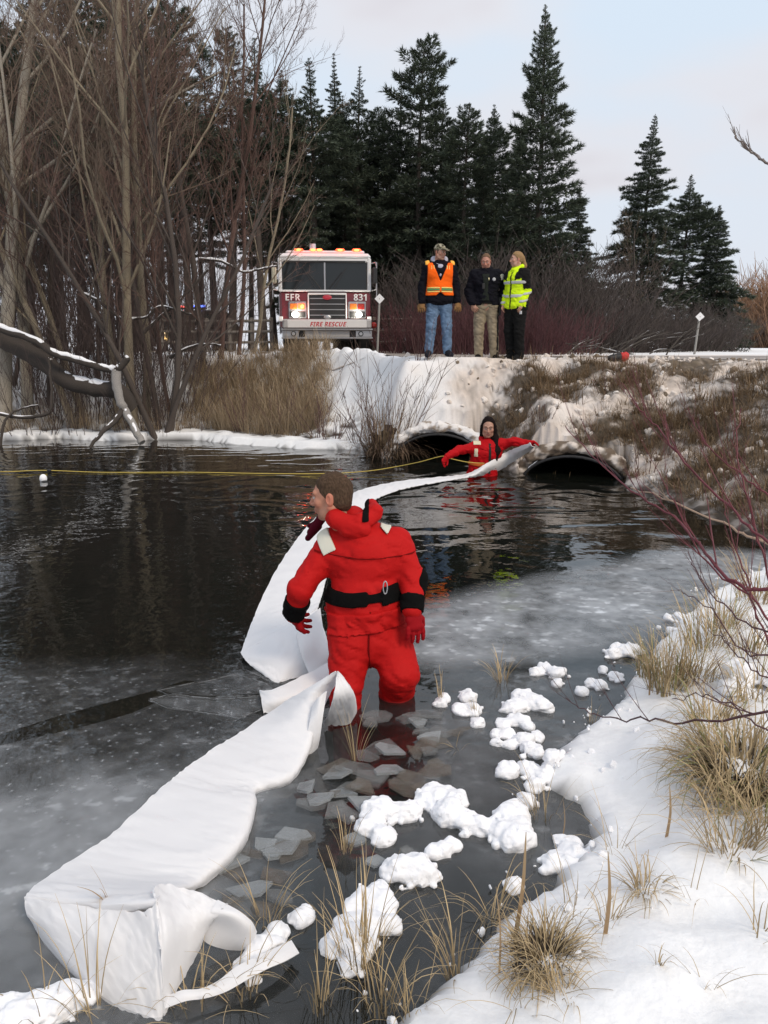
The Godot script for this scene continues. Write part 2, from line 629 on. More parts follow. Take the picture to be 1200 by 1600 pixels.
# [height, signed distance, nearness to the photographer's bank]
func land(x: float, z: float) -> Vector3:
	var sd := shore(x, z) if x > -17.0 and x < 7.5 and z > -18.0 and z < 3.0 else (minf(20.0, maxf(maxf(-z - 14.3, x - 3.3), maxf(z + 1.2, -x - 12.0))))
	var near := sstep(-7.3, -5.7, z)
	sd += 0.05 * fine.get_noise_2d(x * 2.2, z * 2.2) + (0.02 * fine.get_noise_2d(x * 9.0, z * 9.0) if absf(sd) < 0.6 else 0.0)
	if sd < 0.0:
		return Vector3(-minf(0.95, 0.02 - sd * 0.55 + 0.02 * fine.get_noise_2d(x * 5.0, z * 5.0)), sd, near)
	var h_near := 0.075 * sstep(0.0, 0.05, sd) + 0.13 * sstep(0.02, 0.5, sd) + 0.12 * sstep(0.3, 1.6, sd) + 0.35 * sstep(1.2, 6.0, sd)
	h_near += (0.035 * broad.get_noise_2d(x * 1.7, z * 1.7) + 0.030 * fine.get_noise_2d(x * 3.6, z * 3.6) + 0.010 * absf(fine.get_noise_2d(x * 9.0, z * 9.0))) * sstep(0.0, 0.25, sd) + 0.0016 * fine.get_noise_2d(x * 16.0, z * 16.0)
	# how far back the road's shoulder lies
	var run := lerpf(3.1, 1.35, sstep(-1.2, 0.4, x))
	run = lerpf(run, 1.05, sstep(0.2, 0.6, x))
	run = lerpf(run, 2.05, sstep(2.2, 2.9, x))
	run = lerpf(run, 2.6, sstep(3.0, 4.2, x))
	var start := lerpf(0.75, 0.06, sstep(-1.6, 0.2, x))
	var rough := sstep(0.2, 2.4, x)
	var top := 1.5
	var t := clampf((sd - start) / run, 0.0, 1.0)
	var h_far := lerpf(0.13, 0.06, rough) * sstep(0.0, 0.08, sd) + (top - 0.13) * (t * (1.6 - 0.6 * t) * 0.45 + 0.55 * t * t * (3.0 - 2.0 * t))
	var lump := 1.0 - sstep(run * 0.9, run * 1.6, sd)
	h_far += lump * sstep(0.05, 0.4, sd) * ((0.05 + 0.05 * rough) * broad.get_noise_2d(x * 1.9, z * 1.9) + (0.020 + 0.012 * rough) * fine.get_noise_2d(x * 4.2 + 8.0, z * 4.2) + 0.014 * rough * fine.get_noise_2d(x * 11.0, z * 11.0))
	h_far = maxf(h_far, 1.49 * sstep(-12.35, -13.05, z) * sstep(-0.3, 0.4, x))
	# ploughed berm along the road
	h_far += (0.05 + 0.12 * sstep(-4.0, -2.5, x) * sstep(0.3, -0.6, x)) * sstep(run * 0.75, run * 1.02, sd) * (1.0 - sstep(run * 1.05, run * 1.4, sd)) * (1.0 + 0.7 * fine.get_noise_2d(x * 1.6, z * 1.6))
	var h := lerpf(h_far, h_near, near)
	if absf(x - 1.7) < 2.4 and z < -9.0 and z > -17.0:
		for q in PIPES:
			var d: Vector3 = (V(x, 0, z) - q[0]).rotated(Vector3.UP, -q[4])
			var ex: float = absf(d.x) / q[1]
			if d.z > -0.03 and d.z < 1.5: h = minf(h, -0.25 + maxf(0.0, ex - 0.95) * 5.0 + maxf(0.0, d.z - 0.7) * 1.5)
			elif d.z <= -0.03 and d.z > -4.2 and ex < 1.2:
				var arch: float = q[3] + (q[2] + 0.045) * sqrt(maxf(0.0, 1.0 - pow(minf(ex / 1.15, 1.0), 2.0)))
				h = maxf(h, arch + minf((-d.z - 0.13) * 0.25, 0.2) if d.z < -0.13 else arch)
				if d.z > -0.14 and ex < 1.0: h = arch
	if sd > 6.0: h += 0.04 * broad.get_noise_2d(x * 0.3, z * 0.3) * sstep(6.0, 12.0, sd)
	return Vector3(h, sd, near)

func ground_at(x: float, z: float) -> float: return land(x, z).x

var PIPES := [[V(2.60, 0.0, -10.72), 0.72, 0.48, -0.22, -0.36], [V(0.86, 0.0, -12.36), 0.74, 0.52, -0.14, -0.12]]   # mouth, half width, half height, centre, turn

func in_pipe(p: Vector3) -> bool:
	for q in PIPES:
		var d: Vector3 = (p - q[0]).rotated(Vector3.UP, -q[4])
		if d.z > 0.12 or d.z < -0.4: continue
		var ex: float = d.x / (q[1] + 0.02)
		var ey: float = (p.y - q[3]) / (q[2] + 0.02)
		if ex * ex + ey * ey < 1.0: return true
	return false

# whether a patch of ground would close a pipe's mouth
func step_over_pipe(x0: float, x1: float, z0: float, z1: float) -> bool:
	for q in PIPES:
		var front := false
		var back := false
		var wide := 0.0
		for c in [V(x0, 0, z0), V(x1, 0, z0), V(x0, 0, z1), V(x1, 0, z1)]:
			var e: Vector3 = (c - q[0]).rotated(Vector3.UP, -q[4])
			if e.z > -0.03: front = true
			elif e.z > -0.2: back = true
			wide = maxf(wide, absf(e.x) / q[1])
		if front and back and wide < 1.0: return true
	return false

func lines(segs: Array) -> PackedFloat32Array:
	var out := PackedFloat32Array()
	for s in segs:
		var x: float = s[0]
		while x < s[1] - 1e-4:
			out.append(x); x += s[2]
	out.append(segs[-1][1])
	return out

func ground() -> void:
	var xs := lines([[-420, -120, 60.0], [-120, -40, 10.0], [-40, -14, 1.0], [-14, -7.5, 0.25], [-7.5, -1.0, 0.10], [-1.0, 1.0, 0.06], [1.0, 5.0, 0.036], [5.0, 8.0, 0.10], [8.0, 16.0, 0.4], [16, 40, 2.0], [40, 120, 10.0], [120, 420, 60.0]])
	var zs := lines([[-560, -200, 60.0], [-200, -60, 10.0], [-60, -26, 1.0], [-26, -17.5, 0.35], [-17.5, -14.6, 0.10], [-14.6, -8.5, 0.042], [-8.5, -6.2, 0.09], [-6.2, -1.2, 0.04], [-1.2, 3.0, 0.2], [3.0, 20.0, 2.0], [20, 100, 10.0]])
	var m := Mb.new()
	var nx := xs.size()
	var nz := zs.size()
	var hs := PackedFloat32Array()
	hs.resize(nx * nz)
	var sds := PackedFloat32Array()
	sds.resize(nx * nz)
	var nears := PackedFloat32Array()
	nears.resize(nx * nz)
	for j in nz:
		for i in nx:
			var l := land(xs[i], zs[j])
			hs[j * nx + i] = l.x; sds[j * nx + i] = l.y; nears[j * nx + i] = l.z
	for j in nz:
		for i in nx:
			var k := j * nx + i
			var i0 := maxi(i - 1, 0)
			var i1 := mini(i + 1, nx - 1)
			var j0 := maxi(j - 1, 0)
			var j1 := mini(j + 1, nz - 1)
			var gx := (hs[j * nx + i1] - hs[j * nx + i0]) / (xs[i1] - xs[i0])
			var gz := (hs[j1 * nx + i] - hs[j0 * nx + i]) / (zs[j1] - zs[j0])
			var nn := Vector3(-gx, 1.0, -gz).normalized()
			m.vert(Vector3(xs[i], hs[k], zs[j]), nn, soil(xs[i], hs[k], zs[j], sds[k], nears[k], nn.y))
	for j in nz - 1:
		for i in nx - 1:
			var k := j * nx + i
			if xs[i] > -1.0 and xs[i] < 5.0 and zs[j] < -8.0 and zs[j] > -16.0:
				var mid := (m.v[k] + m.v[k + nx + 1]) * 0.5
				if in_pipe(mid) or step_over_pipe(xs[i], xs[i + 1], zs[j], zs[j + 1]): continue
			m.tri(k, k + 1, k + nx + 1); m.tri(k, k + nx + 1, k + nx)
	var gm := bumpy(mottled(vmat(0.85), 0.93, 1.0, 0.03), 2.3, 0.05, 3.0, 5)
	gm.normal_scale = 0.5
	put("ground", m, gm, null, "structure")
	# the ploughed road, packed slush over asphalt
	var road := Mb.new()
	var mid := smooth_path([V(60, 0, -17.2), V(25, 0, -16.4), V(12, 0, -15.9), V(6, 0, -15.6), V(2.0, 0, -16.3), V(-0.2, 0, -19.0), V(-1.4, 0, -23.0), V(-1.9, 0, -30), V(-2.0, 0, -44)], 8)
	for i in mid.size():
		var d := (mid[mini(i + 1, mid.size() - 1)] - mid[maxi(i - 1, 0)]).normalized()
		var s := d.cross(Vector3.UP)
		for k in 9:
			var p := mid[i] + s * lerpf(-2.2, 2.2, k / 8.0)
			p.y = ground_at(p.x, p.z) + 0.015
			var c := Color(0.17, 0.145, 0.125).lerp(Color(0.42, 0.37, 0.33), clampf(0.45 + 0.9 * fine.get_noise_2d(p.x * 0.8, p.z * 0.8) + (0.5 if k == 0 or k == 8 else 0.0), 0.0, 1.0))
			road.vert(p, Vector3.UP, c)
	for i in mid.size() - 1:
		for k in 8:
			var a := i * 9 + k
			road.tri(a, a + 1, a + 10); road.tri(a, a + 10, a + 9)
	put("road", road, vmat(0.6), null, "structure")

func soil(x: float, y: float, z: float, sd: float, near: float, flat: float) -> Color:
	var snow := Color(0.87, 0.875, 0.89)
	if sd < 0.0 or y < -0.02:
		var mud := Color(0.035, 0.028, 0.02)
		var deep := Color(0.014, 0.017, 0.011)
		return mud.lerp(deep, sstep(0.3, 1.5, -sd)) * (0.8 + 0.5 * fine.get_noise_2d(x * 6.0, z * 6.0))
	if near > 0.5:
		if y < 0.03: return Color(0.10, 0.085, 0.06).lerp(snow, sstep(0.0, 0.03, y))
		return snow
	var n1 := fine.get_noise_3d(x * 1.3 + 40.0, y * 1.3, z * 1.3)
	var n2 := fine.get_noise_3d(x * 3.6, y * 5.0, z * 3.6 + 11.0)
	var n3 := fine.get_noise_3d(x * 13.0, y * 13.0, z * 13.0)
	var dirty := sstep(0.0, 1.9, x + 0.8 * n1) * (1.0 - sstep(4.0, 8.0, sd))
	var c := snow.lerp(Color(0.60, 0.52, 0.455) * (1.0 + 0.45 * n3 + 0.25 * n2), dirty * clampf(0.80 + 0.5 * n1, 0.25, 1.0))
	# bare earth: over the right culvert, along the crest on the right and all down the right-hand slope
	var fuzz := 0.9 * n1 + 0.55 * n2 + 0.45 * n3
	var bare := 0.0
	for q in [[2.15, -12.0, 0.55], [2.75, -12.1, 0.4], [1.75, -11.6, 0.35], [3.7, -11.9, 0.6], [4.6, -12.0, 0.7], [4.3, -10.3, 0.75], [4.0, -9.0, 0.7], [3.9, -7.9, 0.75], [5.0, -9.3, 0.7], [3.0, -10.9, 0.3], [2.0, -11.3, 0.3], [2.4, -12.3, 0.5], [3.2, -12.4, 0.5], [1.6, -12.2, 0.35], [5.6, -11.0, 0.8], [3.5, -11.0, 0.45], [3.75, -6.9, 0.7]]:
		var dq: float = Vector2(x - q[0], (z - q[1]) * 1.25).length() / q[2]
		bare = maxf(bare, sstep(1.3, 0.6, dq + 1.1 * fuzz))
	bare = maxf(bare, dirty * sstep(0.30, 0.5, n2 * 0.8 + 0.5 * n3) * 0.6)
	c = c.lerp(Color(0.125, 0.096, 0.068) * (1.0 + 0.9 * n3), bare * sstep(0.6, 1.4, x))
	if x < 1.0:
		var root := (1.0 - sstep(0.75, 1.15, sd + 0.5 * n1)) * sstep(0.35, 0.6, sd + 0.3 * n2) * sstep(-0.12, 0.22, n2 + 0.5 * n1 + 0.02)
		c = c.lerp(Color(0.05, 0.038, 0.028), root * sstep(0.0, -0.7, x))
		if x < -3.0 and sd > 1.0: c = c.lerp(Color(0.16, 0.12, 0.085), sstep(0.0, 0.4, n1 + 0.6 * n2) * 0.8 * (1.0 - sstep(5.0, 9.0, sd)))
	elif sd < 0.35: c = c.lerp(Color(0.06, 0.045, 0.035), (1.0 - sstep(0.0, 0.3, sd)) * sstep(-0.2, 0.3, n2))
	if sd > 6.0 and z < -24.0 and x < 12.0: c = c.lerp(Color(0.25, 0.2, 0.16), 0.35 * sstep(0.0, 0.4, n1))
	return c

# ---------- water and ice ----------
func wave(x: float, z: float) -> float:
	var s := sstep(-4.0, -5.8, z) * sstep(0.0, 0.6, z + 14.5 + 20.0 * 0.0)
	if s <= 0.0: return 0.0
	var right := sstep(-2.5, 1.0, x)
	var amp := lerpf(0.35, 1.0, right) * s * lerpf(0.22, 1.0, sstep(-6.8, -9.5, z))
	var wx := x + 0.5 * broad.get_noise_2d(x * 0.6, z * 0.6)
	var wz := z + 0.5 * broad.get_noise_2d(x * 0.6 + 30.0, z * 0.6)
	var r := Vector2(wx - 1.36, wz + 10.6).length()
	var h := 0.0048 * sin(r * 11.0) / (0.75 + 0.25 * r)
	h += 0.0040 * sin(wz * 13.0 + wx * 2.2) + 0.0030 * sin(wz * 8.3 - wx * 3.1 + 1.0) + 0.0016 * sin(wz * 21.0 + wx * 7.0)
	h += 0.0045 * fine.get_noise_2d(x * 1.3, z * 2.6)
	return h * amp

func pond() -> void:
	var xs := lines([[-14.0, -6.0, 0.14], [-6.0, 4.2, 0.06]])
	var zs := lines([[-16.5, -4.0, 0.045], [-4.0, 0.0, 0.4]])
	var m := Mb.new()
	var nx := xs.size()
	var nz := zs.size()
	for j in nz:
		for i in nx:
			var x := xs[i]
			var z := zs[j]
			var e := 0.01
			var h := wave(x, z)
			var nn := Vector3(h - wave(x + e, z), e, h - wave(x, z + e)).normalized()
			m.vert(Vector3(x, h, z), nn)
	for j in nz - 1:
		for i in nx - 1:
			var k := j * nx + i
			m.tri(k, k + 1, k + nx + 1); m.tri(k, k + nx + 1, k + nx)
	var w := StandardMaterial3D.new()
	w.transparency = BaseMaterial3D.TRANSPARENCY_ALPHA
	w.albedo_color = Color(0.07, 0.08, 0.066, 0.72)
	w.roughness = 0.02
	w.metallic_specular = 0.5
	bumpy(w, 0.9, 0.02, 0.35, 3)
	put("pond_water", m, w, null, "structure")
	ice_sheets()

var CRACK := [V(-1.95, 0, -3.02), V(-1.83, 0, -3.22), V(-1.70, 0, -3.36), V(-1.56, 0, -3.49), V(-1.38, 0, -3.63), V(-1.2, 0, -3.76), V(-1.05, 0, -3.9), V(-0.9, 0, -3.86), V(-0.7, 0, -3.78), V(-0.5, 0, -3.72)]
func poly_dist(pts: Array, x: float, z: float, closed := true) -> float:
	var best := 1e9
	var inside := false
	var n := pts.size()
	for i in n:
		var a: Vector3 = pts[i]
		var b: Vector3 = pts[(i + 1) % n]
		var e := Vector2(b.x - a.x, b.z - a.z)
		var w := Vector2(x - a.x, z - a.z)
		var t := clampf(w.dot(e) / maxf(e.length_squared(), 1e-9), 0.0, 1.0)
		best = minf(best, (w - e * t).length_squared())
		if (a.z > z) != (b.z > z) and x < (b.x - a.x) * (z - a.z) / (b.z - a.z) + a.x: inside = not inside
	return sqrt(best) * (-1.0 if inside else 1.0)

func ice_map() -> Image:
	var w := 800
	var im := Image.create(w, w, false, Image.FORMAT_RGBA8)
	var right := [V(-0.35, 0, -4.4), V(-0.05, 0, -4.9), V(0.45, 0, -5.35), V(1.0, 0, -5.75), V(1.8, 0, -6.2), V(2.5, 0, -6.7), V(3.4, 0, -6.6), V(3.4, 0, -5.6), V(2.2, 0, -4.9), V(1.5, 0, -4.35), V(0.75, 0, -4.05), V(0.25, 0, -4.0)]
	var man := [V(-0.55, 0, -3.3), V(-0.25, 0, -2.75), V(0.1, 0, -2.8), V(0.2, 0, -3.2), V(0.3, 0, -3.75), V(0.1, 0, -4.1), V(-0.4, 0, -4.0)]
	var f := FastNoiseLite.new()
	f.seed = 12; f.noise_type = FastNoiseLite.TYPE_SIMPLEX_SMOOTH; f.frequency = 1.0; f.fractal_octaves = 4
	for j in w:
		var z := -8.0 + 8.0 * (j + 0.5) / w
		for i in w:
			var x := -4.0 + 8.0 * (i + 0.5) / w
			var al := 0.0
			var c := 0.5
			if z > -7.2 and z < -0.8:
				var n := f.get_noise_2d(x * 1.6, z * 1.6)
				var nf := f.get_noise_2d(x * 9.0, z * 9.0)
				var spots := sstep(0.26, 0.42, f.get_noise_2d(x * 7.0 + 50.0, z * 9.0)) * sstep(-0.3, 0.2, n)
				var dots := sstep(0.42, 0.6, f.get_noise_2d(x * 26.0 + 9.0, z * 30.0))
				if x < 0.1 and z > -5.6:
					# towards the open water the ice thins away; it is cloudiest low on the left
					var thin := sstep(-4.35, -3.75, z + 0.12 * n)
					var cloud := sstep(-3.3, -2.6, z + 0.3 * n + (x + 1.2) * 0.15) * (1.0 - 0.6 * sstep(-2.2, -1.8, z))
					al = thin * (0.08 + 0.40 * cloud + 0.05 * nf + 0.10 * spots + 0.34 * dots * (1.0 - 0.8 * cloud))
					c = 0.46 + 0.08 * n + 0.06 * nf + 0.12 * (spots + dots)
				if x > -0.6:
					var d := poly_dist(right, x, z) + 0.10 * n + 0.03 * nf
					var a2 := sstep(0.12, -0.28, d) * clampf(0.50 + 0.28 * n + 0.12 * nf + 0.14 * spots + 0.12 * dots, 0.0, 0.95)
					var shal := sstep(-4.1, -3.9, z + 0.05 * n) * (0.14 + 0.10 * n + 0.04 * nf + 0.05 * spots)
					var open := sstep(-0.10, 0.16, poly_dist(man, x, z) + 0.08 * n)
					shal *= lerpf(0.22, 1.0, open) * sstep(-0.75, -0.1, x + 0.15 * n)
					var both := maxf(a2, shal)
					var w2 := sstep(-0.6, -0.05, x + 0.1 * n)
					al = maxf(al * (1.0 - w2), both * w2) if z > -3.9 else maxf(al, both)
					var edge := lerpf(-0.60, -0.55, sstep(-1.7, -2.5, z)) if z > -2.5 else lerpf(-0.55, -0.2, sstep(-2.5, -3.3, z))
					if z > -3.4: al *= lerpf(1.0, 0.5, sstep(edge - 0.05, edge + 0.1, x) * (1.0 - sstep(0.0, 0.5, x + 0.2 * n)))
					if z > -2.6: al *= lerpf(1.0, 0.45, sstep(-0.45, -0.2, x + 0.1 * n) * sstep(-2.6, -2.1, z))
					if x > -0.3: c = lerpf(c, 0.46 + 0.10 * n + 0.08 * nf + 0.2 * spots, w2)
			im.set_pixel(i, j, Color(c * 0.93, c * 0.98, c * 1.04, clampf(al, 0.0, 0.95)).linear_to_srgb())
			if al > 0.0:
				var q := im.get_pixel(i, j); q.a = clampf(al, 0.0, 0.95); im.set_pixel(i, j, q)
	return im

func flat_piece(pts: Array, y: float, thick: float) -> Mb:
	var m := Mb.new()
	var p2 := PackedVector2Array()
	for p in pts: p2.append(Vector2(p.x, p.z))
	var t := Geometry2D.triangulate_polygon(p2)
	for s in 2:
		var base := m.v.size()
		for p in pts: m.vert(Vector3(p.x, y - thick * s, p.z), Vector3.UP if s == 0 else Vector3.DOWN, Color.WHITE, Vector2((p.x + 4.0) / 8.0, (p.z + 8.0) / 8.0))
		for k in range(0, t.size(), 3): m.tri(base + t[k], base + t[k + 1], base + t[k + 2])
		if thick <= 0.0: return m
	for i in pts.size():
		var a: Vector3 = pts[i]
		var b: Vector3 = pts[(i + 1) % pts.size()]
		var mid := (a + b) * 0.5
		var o := (b - a).cross(Vector3.UP)
		if Geometry2D.is_point_in_polygon(Vector2(mid.x, mid.z) + Vector2(o.x, o.z).normalized() * 0.003, p2): o = -o
		m.quad(Vector3(a.x, y, a.z), Vector3(b.x, y, b.z), Vector3(b.x, y - thick, b.z), Vector3(a.x, y - thick, a.z), o)
	return m

func ice_sheets() -> void:
	var im := StandardMaterial3D.new()
	im.albedo_texture = ImageTexture.create_from_image(ice_map())
	im.transparency = BaseMaterial3D.TRANSPARENCY_ALPHA
	im.roughness = 0.32
	im.normal_enabled = true
	im.normal_texture = noise_tex(0.02, 256, true, 1.2, 5, 4)
	im.texture_repeat = true
	M.ice = im
	var y := 0.008
	var near_edge := [V(-1.95, 0, -3.02), V(-1.76, 0, -3.18), V(-1.56, 0, -3.29), V(-1.38, 0, -3.40), V(-1.22, 0, -3.52), V(-1.10, 0, -3.68), V(-0.86, 0, -3.66), V(-0.62, 0, -3.52)]
	var a := near_edge.duplicate()
	a.append_array([V(-0.29, 0, -3.3), V(-0.29, 0, -1.3), V(-3.9, 0, -1.3), V(-3.9, 0, -2.2)])
	put("ice_sheet", flat_piece(a, y, 0.0), im, null, "structure")
	var b := CRACK.duplicate()
	b.reverse()
	b.append_array([V(-3.9, 0, -2.25), V(-3.9, 0, -5.6), V(-0.45, 0, -5.6)])
	put("ice_sheet", flat_piece(b, y + 0.001, 0.0), im, null, "structure")
	put("ice_sheet", flat_piece([V(-0.29, 0, -1.3), V(1.2, 0, -1.3), V(3.8, 0, -4.5), V(3.8, 0, -7.0), V(-0.40, 0, -7.0), V(-0.40, 0, -4.2), V(-0.29, 0, -3.7)], y + 0.001, 0.0), im, null, "structure")

func culverts() -> void:
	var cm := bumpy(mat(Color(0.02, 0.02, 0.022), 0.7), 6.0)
	for i in 2:
		var q: Array = PIPES[i]
		var o := thing("culvert_pipe", "dark corrugated culvert mouth under the dirty bare bank on the right" if i == 0 else "dark corrugated culvert mouth in the snowy bank behind the woman in red", "culvert", q[0], q[4])
		var m := Mb.new()
		var rows := []
		for k in 90:
			var z := 0.10 - k * 0.045
			var rr := 1.0 + 0.018 * cos(k * PI)
			var line := PackedVector3Array()
			for s in 37:
				var t := TAU * s / 36.0
				line.append(Vector3(cos(t) * q[1] * rr, q[3] + sin(t) * q[2] * rr, z))
			rows.append(line)
		m.sheet(rows, 0.012)
		put("pipe_wall", m, cm, o)
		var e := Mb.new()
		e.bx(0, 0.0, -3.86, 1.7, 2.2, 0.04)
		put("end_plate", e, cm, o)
		var rim := Mb.new()
		var ring := PackedVector3Array()
		var rad := PackedFloat32Array()
		for s in 37:
			var t := TAU * s / 36.0
			ring.append(Vector3(cos(t) * q[1], q[3] + sin(t) * q[2], 0.105)); rad.append(0.022)
		rim.tube(ring, rad, 6)
		put("rim", rim, cm, o)
		# the bank's own lip of frozen dirty snow over the pipe
		var arc := []
		for k in 15:
			var t := lerpf(-0.35, PI + 0.35, k / 14.0)
			arc.append(V(cos(t) * (q[1] + 0.09), q[3] + sin(t) * (q[2] + 0.09) + 0.02, 0.0 + 0.03 * sin(k * 2.1)))
		var lip := []
		for k in 14: lip.append(cap(arc[k], arc[k + 1], 0.08 + 0.02 * sin(k * 1.7 + i), 0.08 + 0.02 * sin((k + 1) * 1.7 + i), 0.05))
		put("frozen_lip", field(lip, 0.022, 0.0, func(p): return 0.985 - sqrt(pow(p.x / (q[1] + 0.02), 2.0) + pow((p.y - q[3]) / (q[2] + 0.02), 2.0)), func(p: Vector3) -> Color:
			var n := fine.get_noise_3d(p.x * 5.0, p.y * 5.0, p.z * 5.0 + 9.0 * i)
			return Color(0.66, 0.59, 0.53).lerp(Color(0.14, 0.105, 0.075), sstep(-0.4, 0.1, n)) if i == 0 else Color(0.78, 0.76, 0.75).lerp(Color(0.3, 0.24, 0.19), sstep(0.1, 0.4, n)), 0.028, 7.0), bumpy(vmat(0.9), 9.0, 0.05, 5.0), o)

# ---------- conifers ----------
# one bough, about a metre long along +Z, with sprays of needles; snow lies on a few sprays
func bough(seed_: int, bushy: float, droop: float, white: float) -> ArrayMesh:
	var r := RandomNumberGenerator.new()
	r.seed = seed_
	var m := Mb.new()
	var spine := PackedVector3Array()
	var rad := PackedFloat32Array()
	for i in 6:
		var t := i / 5.0
		spine.append(V(0.03 * sin(t * 4.0 + seed_), -droop * t * t + 0.10 * t, t))
		rad.append(lerpf(0.016, 0.004, t))
	m.tube(spine, rad, 3, Color(0.05, 0.04, 0.032), false)
	var n := int(84 * bushy)
	for i in n:
		var t := pow(r.randf(), 0.65) * 0.92 + 0.08
		var k := mini(int(t * 5.0), 4)
		var p := spine[k].lerp(spine[k + 1], t * 5.0 - k)
		var sd := -1.0 if i % 2 == 0 else 1.0
		var reach := 0.40 * (1.05 - t) + 0.10
		p += V(sd * r.randf() * reach, r.randf_range(-0.05, 0.03) - 0.06 * reach, r.randf() * reach * 0.6)
		var dirv := V(sd * r.randf_range(0.2, 1.0), r.randf_range(-0.35, 0.45), r.randf_range(0.25, 1.0)).normalized()
		var len := r.randf_range(0.10, 0.21)
		var g := r.randf_range(0.65, 1.25)
		var col := Color(0.050 * g, 0.068 * g, 0.047 * g)
		var col2 := Color(0.094 * g, 0.118 * g, 0.075 * g)
		for b in 4:
			var d2 := (dirv + V(r.randf_range(-0.7, 0.7), r.randf_range(-0.6, 0.6), r.randf_range(-0.5, 0.5))).normalized()
			var side := d2.cross(V(r.randf_range(-1, 1), 1.0, r.randf_range(-1, 1))).normalized()
			var w := r.randf_range(0.010, 0.020)
			var e := p + d2 * len
			m.face3(p - side * w, p + side * w, e, V(0, 1, 0), col.lerp(col2, r.randf()))
		if r.randf() < white:
			var s2 := dirv.cross(Vector3.UP).normalized() * r.randf_range(0.015, 0.035)
			var q := p + V(0, 0.022, 0)
			m.quad(q - s2, q + s2, q + s2 * 0.6 + dirv * len * 0.8, q - s2 * 0.6 + dirv * len * 0.8, Vector3.UP, Color(0.62, 0.64, 0.68))
	return m.mesh()

var BOUGH := []
func conifer(called: String, label: String, base: Vector3, top: float, half: float, crown_from: float, shape: int, lean := 0.0, group := "conifers along the far side of the road") -> void:
	var o := thing(called, label, "conifer tree", base, 0.0, group)
	var h := top - base.y
	var r := RandomNumberGenerator.new()
	r.seed = int(absf(base.x * 131.0 + base.z * 977.0)) + 17
	var path := PackedVector3Array()
	var rad := PackedFloat32Array()
	var bend := r.randf_range(-0.02, 0.02)
	var thick := h * 0.0135 + 0.03
	for i in 9:
		var t := i / 8.0
		path.append(V(lean * t * h + bend * h * sin(t * 3.0), h * t, 0.0))
		rad.append(lerpf(thick, 0.012, pow(t, 0.9)))
	var tm := Mb.new()
	tm.tube(path, rad, 8, Color(0.085, 0.068, 0.055))
	# dead stubs on the bare lower trunk
	for i in int(14 * crown_from * 2.0):
		var y := h * r.randf_range(0.06, crown_from + 0.05)
		var a := r.randf() * TAU
		var p := V(lean * y, y, 0.0)
		var d := V(cos(a), r.randf_range(-0.3, 0.15), sin(a))
		tm.rod(p, p + d * r.randf_range(0.3, 1.1), 0.014, 3, Color(0.06, 0.05, 0.042), 0.004)
	put("trunk", tm, M.bark, o)
	var sets := [[], [], [], []]
	var y := h * crown_from
	while y < h * 0.995:
		var t := (y - h * crown_from) / (h * (1.0 - crown_from))
		var w := 0.0
		match shape:
			0: w = pow(1.0 - t, 0.85) * (0.82 + 0.18 * sin(t * 40.0)) # spruce
			1: w = (0.55 + 0.45 * sin(t * 9.0 + bend * 300.0) * 0.6) * pow(1.0 - t, 0.55) * (0.35 + 0.65 * sstep(0.0, 0.25, t) ) # pine, ragged
			2: w = pow(1.0 - t, 0.7) * lerpf(0.75, 1.0, r.randf())   # tall fir
		var n := 7 if shape == 0 else 6
		var a0 := r.randf() * TAU
		for k in n:
			if shape == 1 and r.randf() < 0.12: continue
			var a := a0 + TAU * k / n + r.randf_range(-0.35, 0.35)
			var len := maxf(half * w * r.randf_range(0.5, 1.2), 0.20 - 0.12 * t)
			if shape == 1 and r.randf() < 0.1: len *= 1.35
			var up := lerpf(-0.10, 0.75, t * t) + r.randf_range(-0.14, 0.14)
			if shape == 2: up += 0.22
			var b := Basis(Vector3.UP, a) * Basis(Vector3.RIGHT, -up)
			var fat := (len * 0.8 + 0.24 * sqrt(1.0 - t)) * r.randf_range(0.85, 1.2)
			b = b * Basis.from_scale(V(minf(fat, 1.6), minf(fat, 1.3), len))
			sets[r.randi() % 4].append(Transform3D(b, V(lean * y + bend * h * sin(y / h * 3.0), y + r.randf_range(-0.28, 0.28) * minf(1.0, len), 0.0)))
		y += h * lerpf(0.021, 0.012, t)
	var cr := Node3D.new()
	cr.name = "crown"
	o.add_child(cr)
	var base_i := 0 if shape == 0 else 4
	for s in 4:
		many("boughs", BOUGH[base_i + s], M.needle, sets[s], cr, "stuff")

